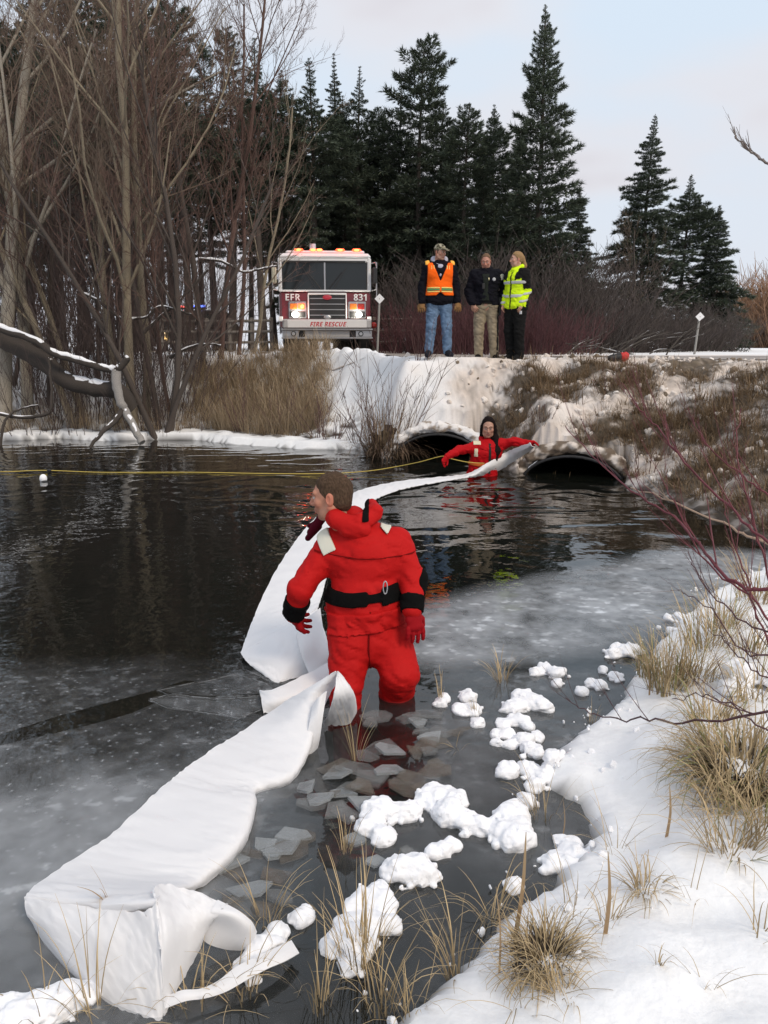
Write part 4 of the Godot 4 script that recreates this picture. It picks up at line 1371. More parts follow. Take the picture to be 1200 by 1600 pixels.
func fire_engine() -> void:
	M.rubber = mat(Color(0.015, 0.015, 0.016), 0.85)
	var maroon := mat(Color(0.13, 0.008, 0.016), 0.25); maroon.clearcoat_enabled = true; maroon.clearcoat = 0.6
	var white := mat(Color(0.68, 0.68, 0.68), 0.3); white.clearcoat_enabled = true; white.clearcoat = 0.4
	var steel := mat(Color(0.42, 0.42, 0.43), 0.35, 0.75)
	var dusty := mat(Color(0.40, 0.39, 0.385), 0.55, 0.3)
	var dark := mat(Color(0.015, 0.015, 0.016), 0.5)
	var glass := mat(Color(0.012, 0.016, 0.018), 0.06)
	var amber := mat(Color(0.55, 0.14, 0.02), 0.25)
	var redlens := mat(Color(0.22, 0.015, 0.01), 0.25)
	var lit_red := glow(Color(1.0, 0.10, 0.03), 2.6)
	var lit_hot := glow(Color(1.0, 0.24, 0.07), 3.6)
	var lit_white := glow(Color(1.0, 0.98, 0.92), 5.0)
	var c := at(509, 545, 21.9)
	var gy := ground_at(c.x, c.z)
	var o := thing("fire_engine", "maroon and white fire engine with lit headlights and red roof lights on the road", "fire engine", V(c.x, gy - 0.06, c.z), 0.06)
	# cab: +Z is the front. Front face at z = 0
	var m := Mb.new()
	m.bx(0, 1.22, -1.0, 2.44, 0.96, 2.0, 0.06)
	put("lower_cab", m, maroon, o)
	m = Mb.new()
	m.bx(0, 1.715, -0.985, 2.46, 0.05, 2.02, 0.015)
	for s in [-1.0, 1.0]: m.bx(s * 1.19, 2.14, -0.08, 0.10, 0.85, 0.16, 0.03)
	m.bx(0, 2.60, -0.98, 2.46, 0.16, 2.0, 0.07)
	m.bx(0, 2.50, -0.06, 2.3, 0.10, 0.12, 0.03)
	for s in [-1.0, 1.0]: m.bx(s * 1.19, 2.14, -1.3, 0.08, 0.85, 1.3, 0.03)
	put("upper_cab", m, white, o)
	one("cab_interior", o, dark, 0, 2.1, -1.2, 2.2, 0.8, 1.5)
	for s in [-1.0, 1.0]:
		var w := one("windscreen_pane", o, glass, s * 0.57, 2.115, -0.055, 1.09, 0.78, 0.012, 0.004)
		if s < 0: w.set_meta("label", "dark left windscreen pane")
		var wi := Mb.new()
		wi.rod(V(s * 0.1 , 1.76, 0.0), V(s * 0.46, 2.2, -0.01), 0.012, 5)
		wi.box(Transform3D(Basis(Vector3.BACK, -s * 0.55), V(s * 0.42, 2.06, -0.025)), V(0.02, 0.62, 0.02))
		put("wiper", wi, dark, o)
	one("centre_post", o, steel, 0, 2.12, -0.03, 0.05, 0.8, 0.04)
	one("visor_strip", o, dark, 0, 2.47, -0.02, 2.18, 0.05, 0.05)
	# driver behind the right pane
	# grille
	var gr := one("grille", o, dark, 0.06, 1.30, 0.012, 0.96, 0.62, 0.03)
	for k in 4:
		one("slat", gr, steel, 0.06, 1.08 + k * 0.145, 0.035, 0.94, 0.022, 0.02, 0.005)
	m = Mb.new()
	m.bx(0.06, 1.635, 0.03, 1.04, 0.05, 0.05, 0.015)
	for s in [-1.0, 1.0]: m.bx(0.06 + s * 0.505, 1.31, 0.03, 0.035, 0.64, 0.05, 0.012)
	put("grille_surround", m, white, o)
	var bd := Mb.new()
	bd.ball(V(0.06, 1.545, 0.055), V(0.125, 0.065, 0.02), 16, 8)
	put("emblem", bd, mat(Color(0.42, 0.03, 0.05), 0.3), o)
	bd = Mb.new()
	bd.ball(V(0.06, 1.03, 0.05), V(0.1, 0.06, 0.03), 14, 8)
	put("lower_badge", bd, steel, o)
	# lamp clusters
	for s in [-1.0, 1.0]:
		var cx: float = 0.06 + s * 0.80
		var bz := one("lamp_bezel", o, steel, cx, 1.215, 0.02, 0.47, 0.44, 0.06, 0.015)
		one("signal_lamp", bz, amber, cx - 0.105 * s * s, 1.31, 0.055, 0.19, 0.15, 0.03)
		var rl := one("signal_lamp", bz, lit_red if s < 0 else redlens, cx + 0.105, 1.31, 0.056, 0.19, 0.15, 0.03)
		if s < 0: rl.set_meta("label", "lit red flasher")
		if s < 0:
			var hot := Mb.new(); hot.ball(V(cx + 0.13, 1.31, 0.075), V(0.05, 0.05, 0.02), 10, 6)
			put("flasher_bulb", hot, lit_hot, bz)
			lamp_light("flasher_light", o, V(cx + 0.13, 1.31, 0.14), Color(1, 0.2, 0.1), 0.05)
		one("lamp_well", bz, dark, cx, 1.10, 0.052, 0.42, 0.16, 0.02)
		var hl := Mb.new()
		hl.ball(V(cx - s * 0.0 + (-0.07 if s < 0 else 0.05), 1.10, 0.07), V(0.088, 0.080, 0.03), 16, 8)
		put("headlight", hl, lit_white, bz)
		lamp_light("headlight_light", o, V(cx, 1.10, 0.16), Color(1, 0.97, 0.9), 0.25)
		one("side_flash", o, white, s * 1.19 , 0.98, 0.02, 0.11, 0.13, 0.05)
	# bumper with its lettering
	m = Mb.new()
	m.bx(0.05, 0.845, 0.19, 2.36, 0.25, 0.36, 0.04)
	put("bumper", m, dusty, o)
	one("bumper_panel", o, mat(Color(0.66, 0.65, 0.64), 0.4), 0.05, 0.845, 0.372, 2.1, 0.19, 0.012)
	var tx := put("lettering", lettering("FIRE RESCUE", 0.115, 0.006, 0.28, "Droid Sans"), mat(Color(0.5, 0.02, 0.03), 0.5), o)
	tx.position = V(0.08, 0.835, 0.382)
	m = Mb.new()
	m.bx(0.05, 0.70, 0.17, 2.44, 0.045, 0.34, 0.015)
	m.bx(0.05, 0.48, 0.16, 2.44, 0.05, 0.30, 0.015)
	put("bumper_rail", m, steel, o)
	one("lower_panel", o, dusty, 0.05, 0.59, 0.12, 1.2, 0.17, 0.2)
	for s in [-1.0, 1.0]:
		one("lower_panel", o, steel, 0.05 + s * 0.98, 0.59, 0.13, 0.44, 0.17, 0.24)
		one("tow_recess", o, dark, 0.05 + s * 0.68, 0.59, 0.10, 0.15, 0.17, 0.2)
		var fl := Mb.new()
		fl.disc(V(0.05 + s * 0.9, 0.59, 0.255), Vector3.BACK, 0.07, 0.03, 16)
		var ff := put("fog_lamp", fl, dark, o)
		var fr := Mb.new()
		fr.disc(V(0.05 + s * 0.9, 0.59, 0.262), Vector3.BACK, 0.045, 0.03, 16)
		put("lens", fr, M.metal, ff)
	one("air_horn", o, redlens, 1.30, 0.82, 0.1, 0.16, 0.16, 0.22, 0.05)
	# names on the maroon band
	var t1 := put("lettering", lettering("EFR", 0.17, 0.006, 0.0), white, o); t1.position = V(-0.87, 1.545, 0.004)
	var t2 := put("lettering", lettering("831", 0.17, 0.006, 0.0), white, o); t2.position = V(0.96, 1.545, 0.004)
	# roof lights
	m = Mb.new()
	m.bx(0.02, 2.715, -0.25, 2.1, 0.08, 0.34, 0.03)
	put("light_bar", m, white, o)
	var q := 0
	for x in [-0.68, -0.30, -0.13, 0.42, 0.86]:
		var lb := one("roof_light", o, lit_red, x, 2.765, -0.14, 0.24 if q < 1 or q > 2 else 0.17, 0.085, 0.14, 0.03)
		var hb := Mb.new(); hb.ball(V(x, 2.77, -0.075), V(0.075, 0.034, 0.02), 10, 6)
		put("bulb", hb, lit_hot, lb)
		lamp_light("roof_light_glow", o, V(x, 2.80, -0.02), Color(1, 0.15, 0.06), 0.06)
		q += 1
	var bc := Mb.new()
	bc.rod(V(-0.32, 2.75, -0.6), V(-0.32, 2.98, -0.6), 0.09, 10)
	put("siren_beacon", bc, mat(Color(0.6, 0.6, 0.63), 0.2, 0.4), o)
	# mirrors
	for s in [-1.0, 1.0]:
		var mm := Mb.new()
		mm.tube(PackedVector3Array([V(s * 1.2, 2.42, -0.1), V(s * 1.36, 2.44, 0.12), V(s * 1.38, 2.3, 0.14)]), PackedFloat32Array([0.018, 0.018, 0.018]), 6)
		mm.tube(PackedVector3Array([V(s * 1.2, 1.72, -0.1), V(s * 1.36, 1.74, 0.12), V(s * 1.38, 1.9, 0.14)]), PackedFloat32Array([0.018, 0.018, 0.018]), 6)
		mm.rod(V(s * 1.38, 1.5, 0.14), V(s * 1.38, 2.44, 0.14), 0.016, 6)
		var ma := put("mirror_arm", mm, steel, o)
		one("mirror", ma, dark if s > 0 else mat(Color(0.5, 0.47, 0.36), 0.4), s * 1.33, 2.1, 0.16, 0.13, 0.42, 0.09, 0.03)
	# body behind, roof gear, side fittings
	m = Mb.new()
	m.bx(0, 1.38, -4.9, 2.42, 1.65, 5.6, 0.05)
	put("rear_body", m, maroon, o)
	m = Mb.new()
	m.bx(0, 2.28, -4.9, 2.42, 0.10, 5.6, 0.03)
	put("roof_edge", m, white, o)
	for k in 3: one("locker_shutter", o, steel, -1.215, 1.35, -2.9 - k * 1.7, 0.03, 1.2, 1.4)
	var lad := Mb.new()
	for x in [-1.36, -1.24]: lad.rod(V(x, 0.62, -2.2), V(x, 1.72, -2.2), 0.03, 6)
	for k in 6: lad.rod(V(-1.36, 0.66 + k * 0.2, -2.2), V(-1.24, 0.66 + k * 0.2, -2.2), 0.02, 5)
	lad.bx(-1.30, 1.2, -2.5, 0.10, 1.1, 0.5, 0.02)
	put("pump_panel", lad, steel, o)
	one("door_handle", o, steel, -1.225, 1.45, -1.1, 0.03, 0.05, 0.2)
	one("side_stripe", o, white, -1.226, 0.98, -1.0, 0.012, 0.13, 1.96, 0.0)
	one("chassis", o, dark, 0, 0.58, -3.8, 1.5, 0.35, 7.2)
	for z in [-1.15, -5.6]:
		for s in [-1.0, 1.0]: wheel(o, s * 1.03, 0.5, z, 0.52, 0.32)

func patrol_car() -> void:
	var body := mat(Color(0.018, 0.022, 0.021), 0.3); body.clearcoat_enabled = true; body.clearcoat = 0.5
	var glass := mat(Color(0.02, 0.03, 0.03), 0.08)
	var c := at(293, 545, 31.0)
	var o := thing("patrol_car", "dark patrol car with blue and red roof lights, half hidden behind the trees", "car", V(c.x, ground_at(c.x, c.z) - 0.18, c.z), -0.4)
	# local: +Z forward
	var side := [V(0, 0.42, 2.35), V(0, 0.86, 2.3), V(0, 1.0, 1.2), V(0, 1.1, 1.0), V(0, 1.62, 0.25), V(0, 1.70, -0.4), V(0, 1.66, -1.7), V(0, 1.1, -2.3), V(0, 0.45, -2.35)]
	var rows := []
	for x in [-0.95, -0.9, -0.5, 0.0, 0.5, 0.9, 0.95]:
		var line := PackedVector3Array()
		for p in side:
			var k: float = 1.0 if absf(x) < 0.92 else 0.97
			line.append(V(x * (0.84 if p.y > 1.3 else 1.0), 0.3 + (p.y - 0.3) * k, p.z * k))
		rows.append(line)
	var m := Mb.new()
	m.sheet(rows, 0.03)
	m.bx(0, 0.72, 0, 1.88, 0.55, 4.5, 0.12)
	m.bx(0, 1.38, -0.65, 1.58, 0.52, 2.2, 0.12)
	put("body", m, body, o)
	for s in [-1.0, 1.0]:
		one("side_window", o, glass, s * 0.80, 1.38, -0.2, 0.02, 0.36, 0.85)
		one("side_window", o, glass, s * 0.80, 1.38, -1.2, 0.02, 0.36, 0.8)
		wheel(o, s * 0.83, 0.36, 1.45, 0.36, 0.24)
		wheel(o, s * 0.83, 0.36, -1.45, 0.36, 0.24)
	m = Mb.new()
	m.box(Transform3D(Basis(Vector3.RIGHT, -0.62), V(0, 1.37, 0.66)), V(1.42, 0.72, 0.02), 0.005)
	put("windscreen", m, glass, o)
	var hl := Mb.new(); hl.ball(V(0.68, 0.82, 2.3), V(0.11, 0.08, 0.05), 12, 8)
	put("headlight", hl, glow(Color(1.0, 0.75, 0.42), 6.0), o)
	var h2 := Mb.new(); h2.ball(V(-0.68, 0.82, 2.3), V(0.11, 0.08, 0.05), 12, 8)
	put("headlight", h2, glow(Color(1.0, 0.75, 0.42), 6.0), o)
	lamp_light("headlight_light", o, V(0.68, 0.82, 2.42), Color(1, 0.8, 0.5), 0.4)
	lamp_light("headlight_light", o, V(-0.68, 0.82, 2.42), Color(1, 0.8, 0.5), 0.4)
	var lb := one("light_bar", o, M.black, 0, 1.79, -0.4, 1.2, 0.06, 0.3, 0.02)
	one("blue_light", lb, glow(Color(0.12, 0.2, 1.0), 3.0), 0.36, 1.845, -0.4, 0.44, 0.10, 0.26, 0.03)
	one("red_light", lb, glow(Color(1.0, 0.12, 0.1), 3.0), -0.36, 1.845, -0.4, 0.44, 0.10, 0.26, 0.03)
	lamp_light("blue_glow", o, V(0.36, 1.95, -0.4), Color(0.2, 0.3, 1.0), 0.12)
	lamp_light("red_glow", o, V(-0.36, 1.95, -0.4), Color(1.0, 0.2, 0.15), 0.12)

func fences_and_markers() -> void:
	var grey := Color(0.17, 0.15, 0.13)
	# post and rail fences beyond the road
	var runs := [["weathered post and rail fence to the right of the fire engine", [[585, 27.0], [612, 26.6], [640, 26.2], [668, 25.8]]], ["weathered post and rail fence left of the fire engine", [[255, 28.0], [290, 28.0], [325, 28.0], [360, 28.0], [395, 28.0], [425, 28.0]]]]
	for f in runs:
		var o := thing("rail_fence", f[0], "fence")
		var pts := []
		for q in f[1]:
			var p := at(q[0], 545, q[1])
			p.y = ground_at(p.x, p.z)
			pts.append(p)
			var m := Mb.new()
			m.box(Transform3D(Basis(), p + V(0, 0.55, 0)), V(0.13, 1.2, 0.13), 0.015, grey)
			put("post", m, M.wood, o)
		for k in pts.size() - 1:
			for h in [0.32, 0.68, 1.04]:
				var m := Mb.new()
				m.rod(pts[k] + V(0, h, 0.08), pts[k + 1] + V(0, h, 0.08), 0.045, 6, grey)
				put("rail", m, M.wood, o)
	var post := mat(Color(0.30, 0.29, 0.27), 0.6, 0.4)
	var white := mat(Color(0.75, 0.75, 0.76), 0.35)
	for q in [[593, 467, 19.6, "white diamond marker on a thin post just right of the fire engine", 0.085], [1093, 495, 21.5, "white diamond marker on a leaning post before the spruces on the right", 0.085]]:
		var p := at(q[0], q[1], q[2])
		var b := V(p.x - 0.06, ground_at(p.x, p.z) - 0.05, p.z)
		var o := thing("road_marker", q[3], "road marker", b)
		var m := Mb.new()
		m.rod(Vector3.ZERO, p - b, 0.03, 6)
		put("post", m, post, o)
		var s := Mb.new()
		s.box(Transform3D(Basis(Vector3.BACK, PI / 4), p - b + V(0, 0, 0.035)), V(q[4] * 2.0, q[4] * 2.0, 0.008), 0.002)
		put("diamond_plate", s, white, o)
		var bt := Mb.new()
		bt.ball(p - b + V(0, 0, 0.042), V(0.012, 0.012, 0.004), 8, 5)
		put("bolt", bt, post, o)

func rope_and_bag() -> void:
	# the yellow line from the left edge to the woman's hand and on to the boom
	var pts := [on(-120, 735, 0.02), on(0, 737, 0.02), on(70, 735, 0.03), on(160, 738, 0.012), on(300, 738, 0.012), on(420, 740, 0.012), on(510, 740, 0.014), on(575, 736, 0.02)]
	pts.append(at(620, 729, 10.95)); pts.append(at(655, 722, 10.75)); pts.append(at(690, 713, 10.55)); pts.append(at(702, 716, 10.42)); pts.append(at(730, 722, 10.38)); pts.append(at(757, 724, 10.36))
	var path := smooth_path(pts, 7)
	var rad := PackedFloat32Array()
	for i in path.size(): rad.append(0.006)
	var m := Mb.new()
	m.tube(path, rad, 6)
	var o := put("rope", m, bumpy(mat(Color(0.50, 0.38, 0.08), 0.7), 30.0), null)
	tag(o, "yellow rope lying across the water from the left edge to the woman's hand", "rope")
	var k := Mb.new()
	k.ball(on(77, 735, 0.03), V(0.035, 0.025, 0.025), 8, 6)
	put("knot", k, M.black, o)
	# something white and dark bobbing under the rope at the left
	var p := on(68, 752, 0.0)
	var f := thing("rope_float", "small white float with a dark underside just below the rope at the left", "float", p)
	var b := Mb.new(); b.ball(V(0, 0.035, 0), V(0.05, 0.06, 0.045), 10, 8)
	put("cap", b, M.snow, f)
	var b2 := Mb.new(); b2.ball(V(0.02, -0.03, 0.02), V(0.055, 0.05, 0.05), 10, 8)
	put("body", b2, M.black, f)
	# red-and-black bag on the snow
	var g := at(966, 567, 12.6)
	g.y = ground_at(g.x, g.z)
	var bag := thing("bag", "small red-and-black bag lying on the snow at the road's edge", "bag", g, 0.15)
	var prims := [cap(V(-0.10, 0.05, 0), V(0.10, 0.06, 0.0), 0.055, 0.065, 0.04), cap(V(0.02, 0.07, 0.02), V(0.11, 0.09, 0), 0.05, 0.05, 0.04)]
	put("shell", field(prims, 0.012, 0.0, func(q): return 0.02 - q.x, null, 0.006, 30.0), mat(Color(0.5, 0.02, 0.02), 0.7), bag)
	put("base", field([cap(V(-0.13, 0.045, 0), V(0.03, 0.06, 0.0), 0.05, 0.07, 0.04)], 0.012, 0.0, null, null, 0.006, 30.0), M.black, bag)
	var h := Mb.new()
	h.tube(smooth_path([V(-0.12, 0.09, 0.02), V(-0.04, 0.15, 0.02), V(0.05, 0.15, 0.02), V(0.1, 0.12, 0.02)], 4), PackedFloat32Array([0.008, 0.008, 0.008, 0.008, 0.008, 0.008, 0.008, 0.008, 0.008, 0.008, 0.008, 0.008, 0.008]), 5)
	put("handle", h, M.black, bag)

# ---------- people ----------
const SKIN := Color(0.43, 0.23, 0.16)

# a head facing +Z, centred between chin and crown; returns the node
func head(o: Node3D, xf: Transform3D, cell: float, skin: Color, sex: int) -> Node3D:
	var p := [ell(V(0, 0.035, -0.014), V(0.074, 0.093, 0.096), 0.02), ell(V(0, -0.02, 0.036), V(0.060, 0.085, 0.058), 0.03),
		cap(V(-0.034, -0.082, 0.028), V(0.034, -0.082, 0.028), 0.030, 0.030, 0.03), ell(V(0, -0.1, 0.062), V(0.022, 0.018, 0.02), 0.025),
		cap(V(-0.058, -0.045, -0.005), V(-0.034, -0.085, 0.03), 0.022, 0.024, 0.02), cap(V(0.058, -0.045, -0.005), V(0.034, -0.085, 0.03), 0.022, 0.024, 0.02),
		cap(V(0, 0.018, 0.088), V(0, -0.024, 0.111), 0.0085, 0.0125, 0.012), ell(V(-0.013, -0.03, 0.099), V(0.0095, 0.0085, 0.011), 0.008), ell(V(0.013, -0.03, 0.099), V(0.0095, 0.0085, 0.011), 0.008),
		cap(V(-0.042, 0.034, 0.074), V(-0.012, 0.03, 0.086), 0.012, 0.011, 0.015), cap(V(0.042, 0.034, 0.074), V(0.012, 0.03, 0.086), 0.012, 0.011, 0.015),
		ell(V(-0.044, -0.018, 0.062), V(0.022, 0.02, 0.02), 0.02), ell(V(0.044, -0.018, 0.062), V(0.022, 0.02, 0.02), 0.02),
		cut(V(-0.031, 0.012, 0.098), V(0.017, 0.011, 0.014), 0.012), cut(V(0.031, 0.012, 0.098), V(0.017, 0.011, 0.014), 0.012),
		cap(V(-0.02, -0.055, 0.085), V(0.02, -0.055, 0.085), 0.009, 0.009, 0.008), cap(V(-0.016, -0.068, 0.084), V(0.016, -0.068, 0.084), 0.009, 0.009, 0.006),
		ell(V(-0.078, 0.0, -0.012), V(0.009, 0.034, 0.021), 0.006, Basis(Vector3.UP, -0.35)), ell(V(0.078, 0.0, -0.012), V(0.009, 0.034, 0.021), 0.006, Basis(Vector3.UP, 0.35)),
		cut(V(-0.088, 0.003, -0.006), V(0.006, 0.020, 0.011), 0.004), cut(V(0.088, 0.003, -0.006), V(0.006, 0.020, 0.011), 0.004),
		cap(V(0, -0.06, -0.022), V(0, -0.135, -0.032), 0.055, 0.054, 0.03)]
	var h := put("head", field(p, cell, 0.0, null, func(q: Vector3) -> Color:
		var c := skin * (1.0 + 0.10 * fine.get_noise_3d(q.x * 60.0, q.y * 60.0, q.z * 60.0))
		var blush := 0.0
		blush = maxf(blush, 1.0 - (q - V(0, -0.022, 0.112)).length() / 0.028)
		blush = maxf(blush, 0.8 - (V(absf(q.x), q.y, q.z) - V(0.045, -0.022, 0.07)).length() / 0.05)
		if absf(q.x) > 0.074 and q.z < 0.02: blush = 0.9
		c = c.lerp(Color(skin.r * 1.05, skin.g * 0.62, skin.b * 0.58), clampf(blush, 0.0, 1.0) * 0.6)
		var lip := 1.0 - (V(q.x * 0.35, q.y + 0.061, 0.0)).length() / 0.014
		if q.z > 0.075 and lip > 0.0: c = c.lerp(Color(0.38, 0.13, 0.11), minf(lip * 2.0, 0.75))
		if sex == 0 and q.z > 0.0 and q.y < -0.045 and q.y > -0.13: c = c.lerp(Color(0.22, 0.15, 0.12), 0.22)
		return c), M.skin, o)
	h.transform = xf
	for s in [-1.0, 1.0]:
		var e := Mb.new()
		e.ball(V(s * 0.031, 0.011, 0.080), V(0.0125, 0.0115, 0.012), 12, 8, Color(0.62, 0.60, 0.57))
		e.ball(V(s * 0.031, 0.010, 0.0885), V(0.0056, 0.0056, 0.0045), 10, 6, Color(0.05, 0.05, 0.06))
		put("eye", e, vmat(0.15), h)
		var l := Mb.new()
		l.tube(PackedVector3Array([V(s * 0.016, 0.020, 0.094), V(s * 0.031, 0.0225, 0.0935), V(s * 0.047, 0.016, 0.083)]), PackedFloat32Array([0.003, 0.004, 0.003]), 5, skin * 0.8)
		put("eyelid", l, M.skin, h)
		var b := Mb.new()
		b.tube(PackedVector3Array([V(s * 0.013, 0.037, 0.098), V(s * 0.03, 0.043, 0.094), V(s * 0.052, 0.036, 0.078)]), PackedFloat32Array([0.0035, 0.0042, 0.002]), 5, Color(0.07, 0.045, 0.03))
		put("eyebrow", b, M.hair, h)
	return h

# a gloved or bare hand: wrist at the origin, fingers along -Y, palm towards +Z, thumb towards +X * side
func hand(called: String, o: Node3D, xf: Transform3D, side: float, col: Color, curl: float, mt: Material, cell := 0.006, fat := 1.0) -> void:
	var p := [cap(V(0, 0.03, 0), V(0, -0.02, 0), 0.027 * fat, 0.028 * fat, 0.02), cap(V(-0.022, -0.05, 0), V(0.022, -0.05, 0.0), 0.019 * fat, 0.019 * fat, 0.015), cap(V(-0.024, -0.085, 0), V(0.024, -0.085, 0.0), 0.014 * fat, 0.014 * fat, 0.02), cap(V(0, -0.02, 0), V(0, -0.08, 0.0), 0.024 * fat, 0.022 * fat, 0.02)]
	var lens := [0.066, 0.076, 0.071, 0.054]
	for k in 4:
		var x := side * lerpf(0.033, -0.033, k / 3.0) * fat
		var a := V(x, -0.088, 0.0)
		var dirv := V(x * 1.6, -1.0, 0.0).normalized()
		var l: float = lens[k]
		for s in 3:
			var ang := curl * (0.5 + 0.55 * s) * lerpf(0.85, 1.2, k / 3.0)
			var d := V(dirv.x, -cos(ang), sin(ang)).normalized()
			var b: Vector3 = a + d * l * [0.45, 0.32, 0.27][s]
			p.append(cap(a, b, (0.0105 - 0.001 * s) * fat, (0.0098 - 0.001 * s) * fat, 0.004))
			a = b
	var t0 := V(side * 0.026, -0.025, 0.008)
	var t1 := t0 + V(side * 0.034, -0.032, 0.016)
	var t2 := t1 + V(side * 0.008, -0.032, 0.012)
	p.append(cap(t0, t1, 0.015 * fat, 0.0125 * fat, 0.012))
	p.append(cap(t1, t2, 0.012 * fat, 0.010 * fat, 0.005))
	var h := put(called, field(p, cell, 0.0, null, func(_q): return col), mt, o)
	h.transform = xf

func hang(wrist: Vector3, toward: Vector3, palm: Vector3) -> Transform3D:
	var y := -(toward - wrist).normalized()
	var z := (palm - y * palm.dot(y)).normalized()
	return Transform3D(Basis(y.cross(z), y, z), wrist)

# joints of a person 1.8 m tall standing at rest, facing +Z, left side at +X
func rest() -> Dictionary:
	return {"hip_r": V(-0.095, 0.93, 0), "hip_l": V(0.095, 0.93, 0), "knee_r": V(-0.11, 0.50, 0.015), "knee_l": V(0.11, 0.50, 0.015), "ank_r": V(-0.12, 0.08, -0.03), "ank_l": V(0.12, 0.08, -0.03),
		"toe_r": V(-0.14, 0.035, 0.14), "toe_l": V(0.14, 0.035, 0.14), "sh_r": V(-0.185, 1.435, -0.01), "sh_l": V(0.185, 1.435, -0.01), "el_r": V(-0.25, 1.16, -0.03), "el_l": V(0.25, 1.16, -0.03),
		"wr_r": V(-0.26, 0.91, 0.06), "wr_l": V(0.26, 0.91, 0.06), "chest": V(0, 1.33, 0), "waist": V(0, 1.1, 0), "neck": V(0, 1.5, -0.005)}

func legs_of(j: Dictionary) -> Array:
	return [cap(j.hip_r, j.hip_l, 0.115, 0.115, 0.05), cap(j.hip_r, j.knee_r, 0.095, 0.066, 0.03), cap(j.knee_r, j.ank_r, 0.066, 0.05, 0.02), cap(j.hip_l, j.knee_l, 0.095, 0.066, 0.03), cap(j.knee_l, j.ank_l, 0.066, 0.05, 0.02)]
func feet_of(j: Dictionary) -> Array:
	return [cap(j.ank_r, j.toe_r, 0.05, 0.036, 0.02), cap(j.ank_l, j.toe_l, 0.05, 0.036, 0.02), cap(j.ank_r + V(0, -0.02, -0.04), j.toe_r, 0.04, 0.034, 0.02), cap(j.ank_l + V(0, -0.02, -0.04), j.toe_l, 0.04, 0.034, 0.02)]
func torso_of(j: Dictionary) -> Array:
	var c: Vector3 = j.chest
	var w: Vector3 = j.waist
	return [cap(j.hip_r, j.hip_l, 0.12, 0.12, 0.06), cap(w + V(-0.06, 0, 0), w + V(0.06, 0, 0), 0.115, 0.115, 0.08), cap(c + V(-0.085, 0, 0), c + V(0.085, 0, 0), 0.125, 0.125, 0.08), cap(w, c, 0.12, 0.12, 0.06), cap((j.hip_l + j.hip_r) * 0.5, w, 0.125, 0.115, 0.06),
		cap(j.sh_r, j.sh_l, 0.068, 0.068, 0.07), cap(c + V(0, 0.08, 0), j.neck, 0.10, 0.062, 0.05)]
func arms_of(j: Dictionary) -> Array:
	return [cap(j.sh_r, j.el_r, 0.066, 0.050, 0.03), cap(j.el_r, j.wr_r, 0.050, 0.036, 0.02), cap(j.sh_l, j.el_l, 0.066, 0.050, 0.03), cap(j.el_l, j.wr_l, 0.050, 0.036, 0.02)]

func shell(called: String, prims: Array, grow: float, cell: float, col: Color, mt: Material, o: Node3D, clip = null, wob := 0.0, tint = null, box = null) -> MeshInstance3D:
	return put(called, field(prims, cell, grow, clip, tint if tint != null else (func(_q): return col), wob, 11.0, box, mt == M.suit or mt == M.cloth), mt, o)

func body_under(o: Node3D, j: Dictionary, extra := []) -> void:
	var p := torso_of(j) + arms_of(j) + legs_of(j) + extra
	put("body", field(p, 0.026, -0.004, null, func(_q): return SKIN), M.skin, o)

func people() -> void:
	man_in_vest()
	officer()
	woman_in_yellow()
	wading_woman()
	wading_man()

func stand_at(px: float, py: float, d: float, tall: float) -> Transform3D:
	var p := at(px, py, d)
	p.y = ground_at(p.x, p.z) - 0.01
	return Transform3D(Basis(), p)

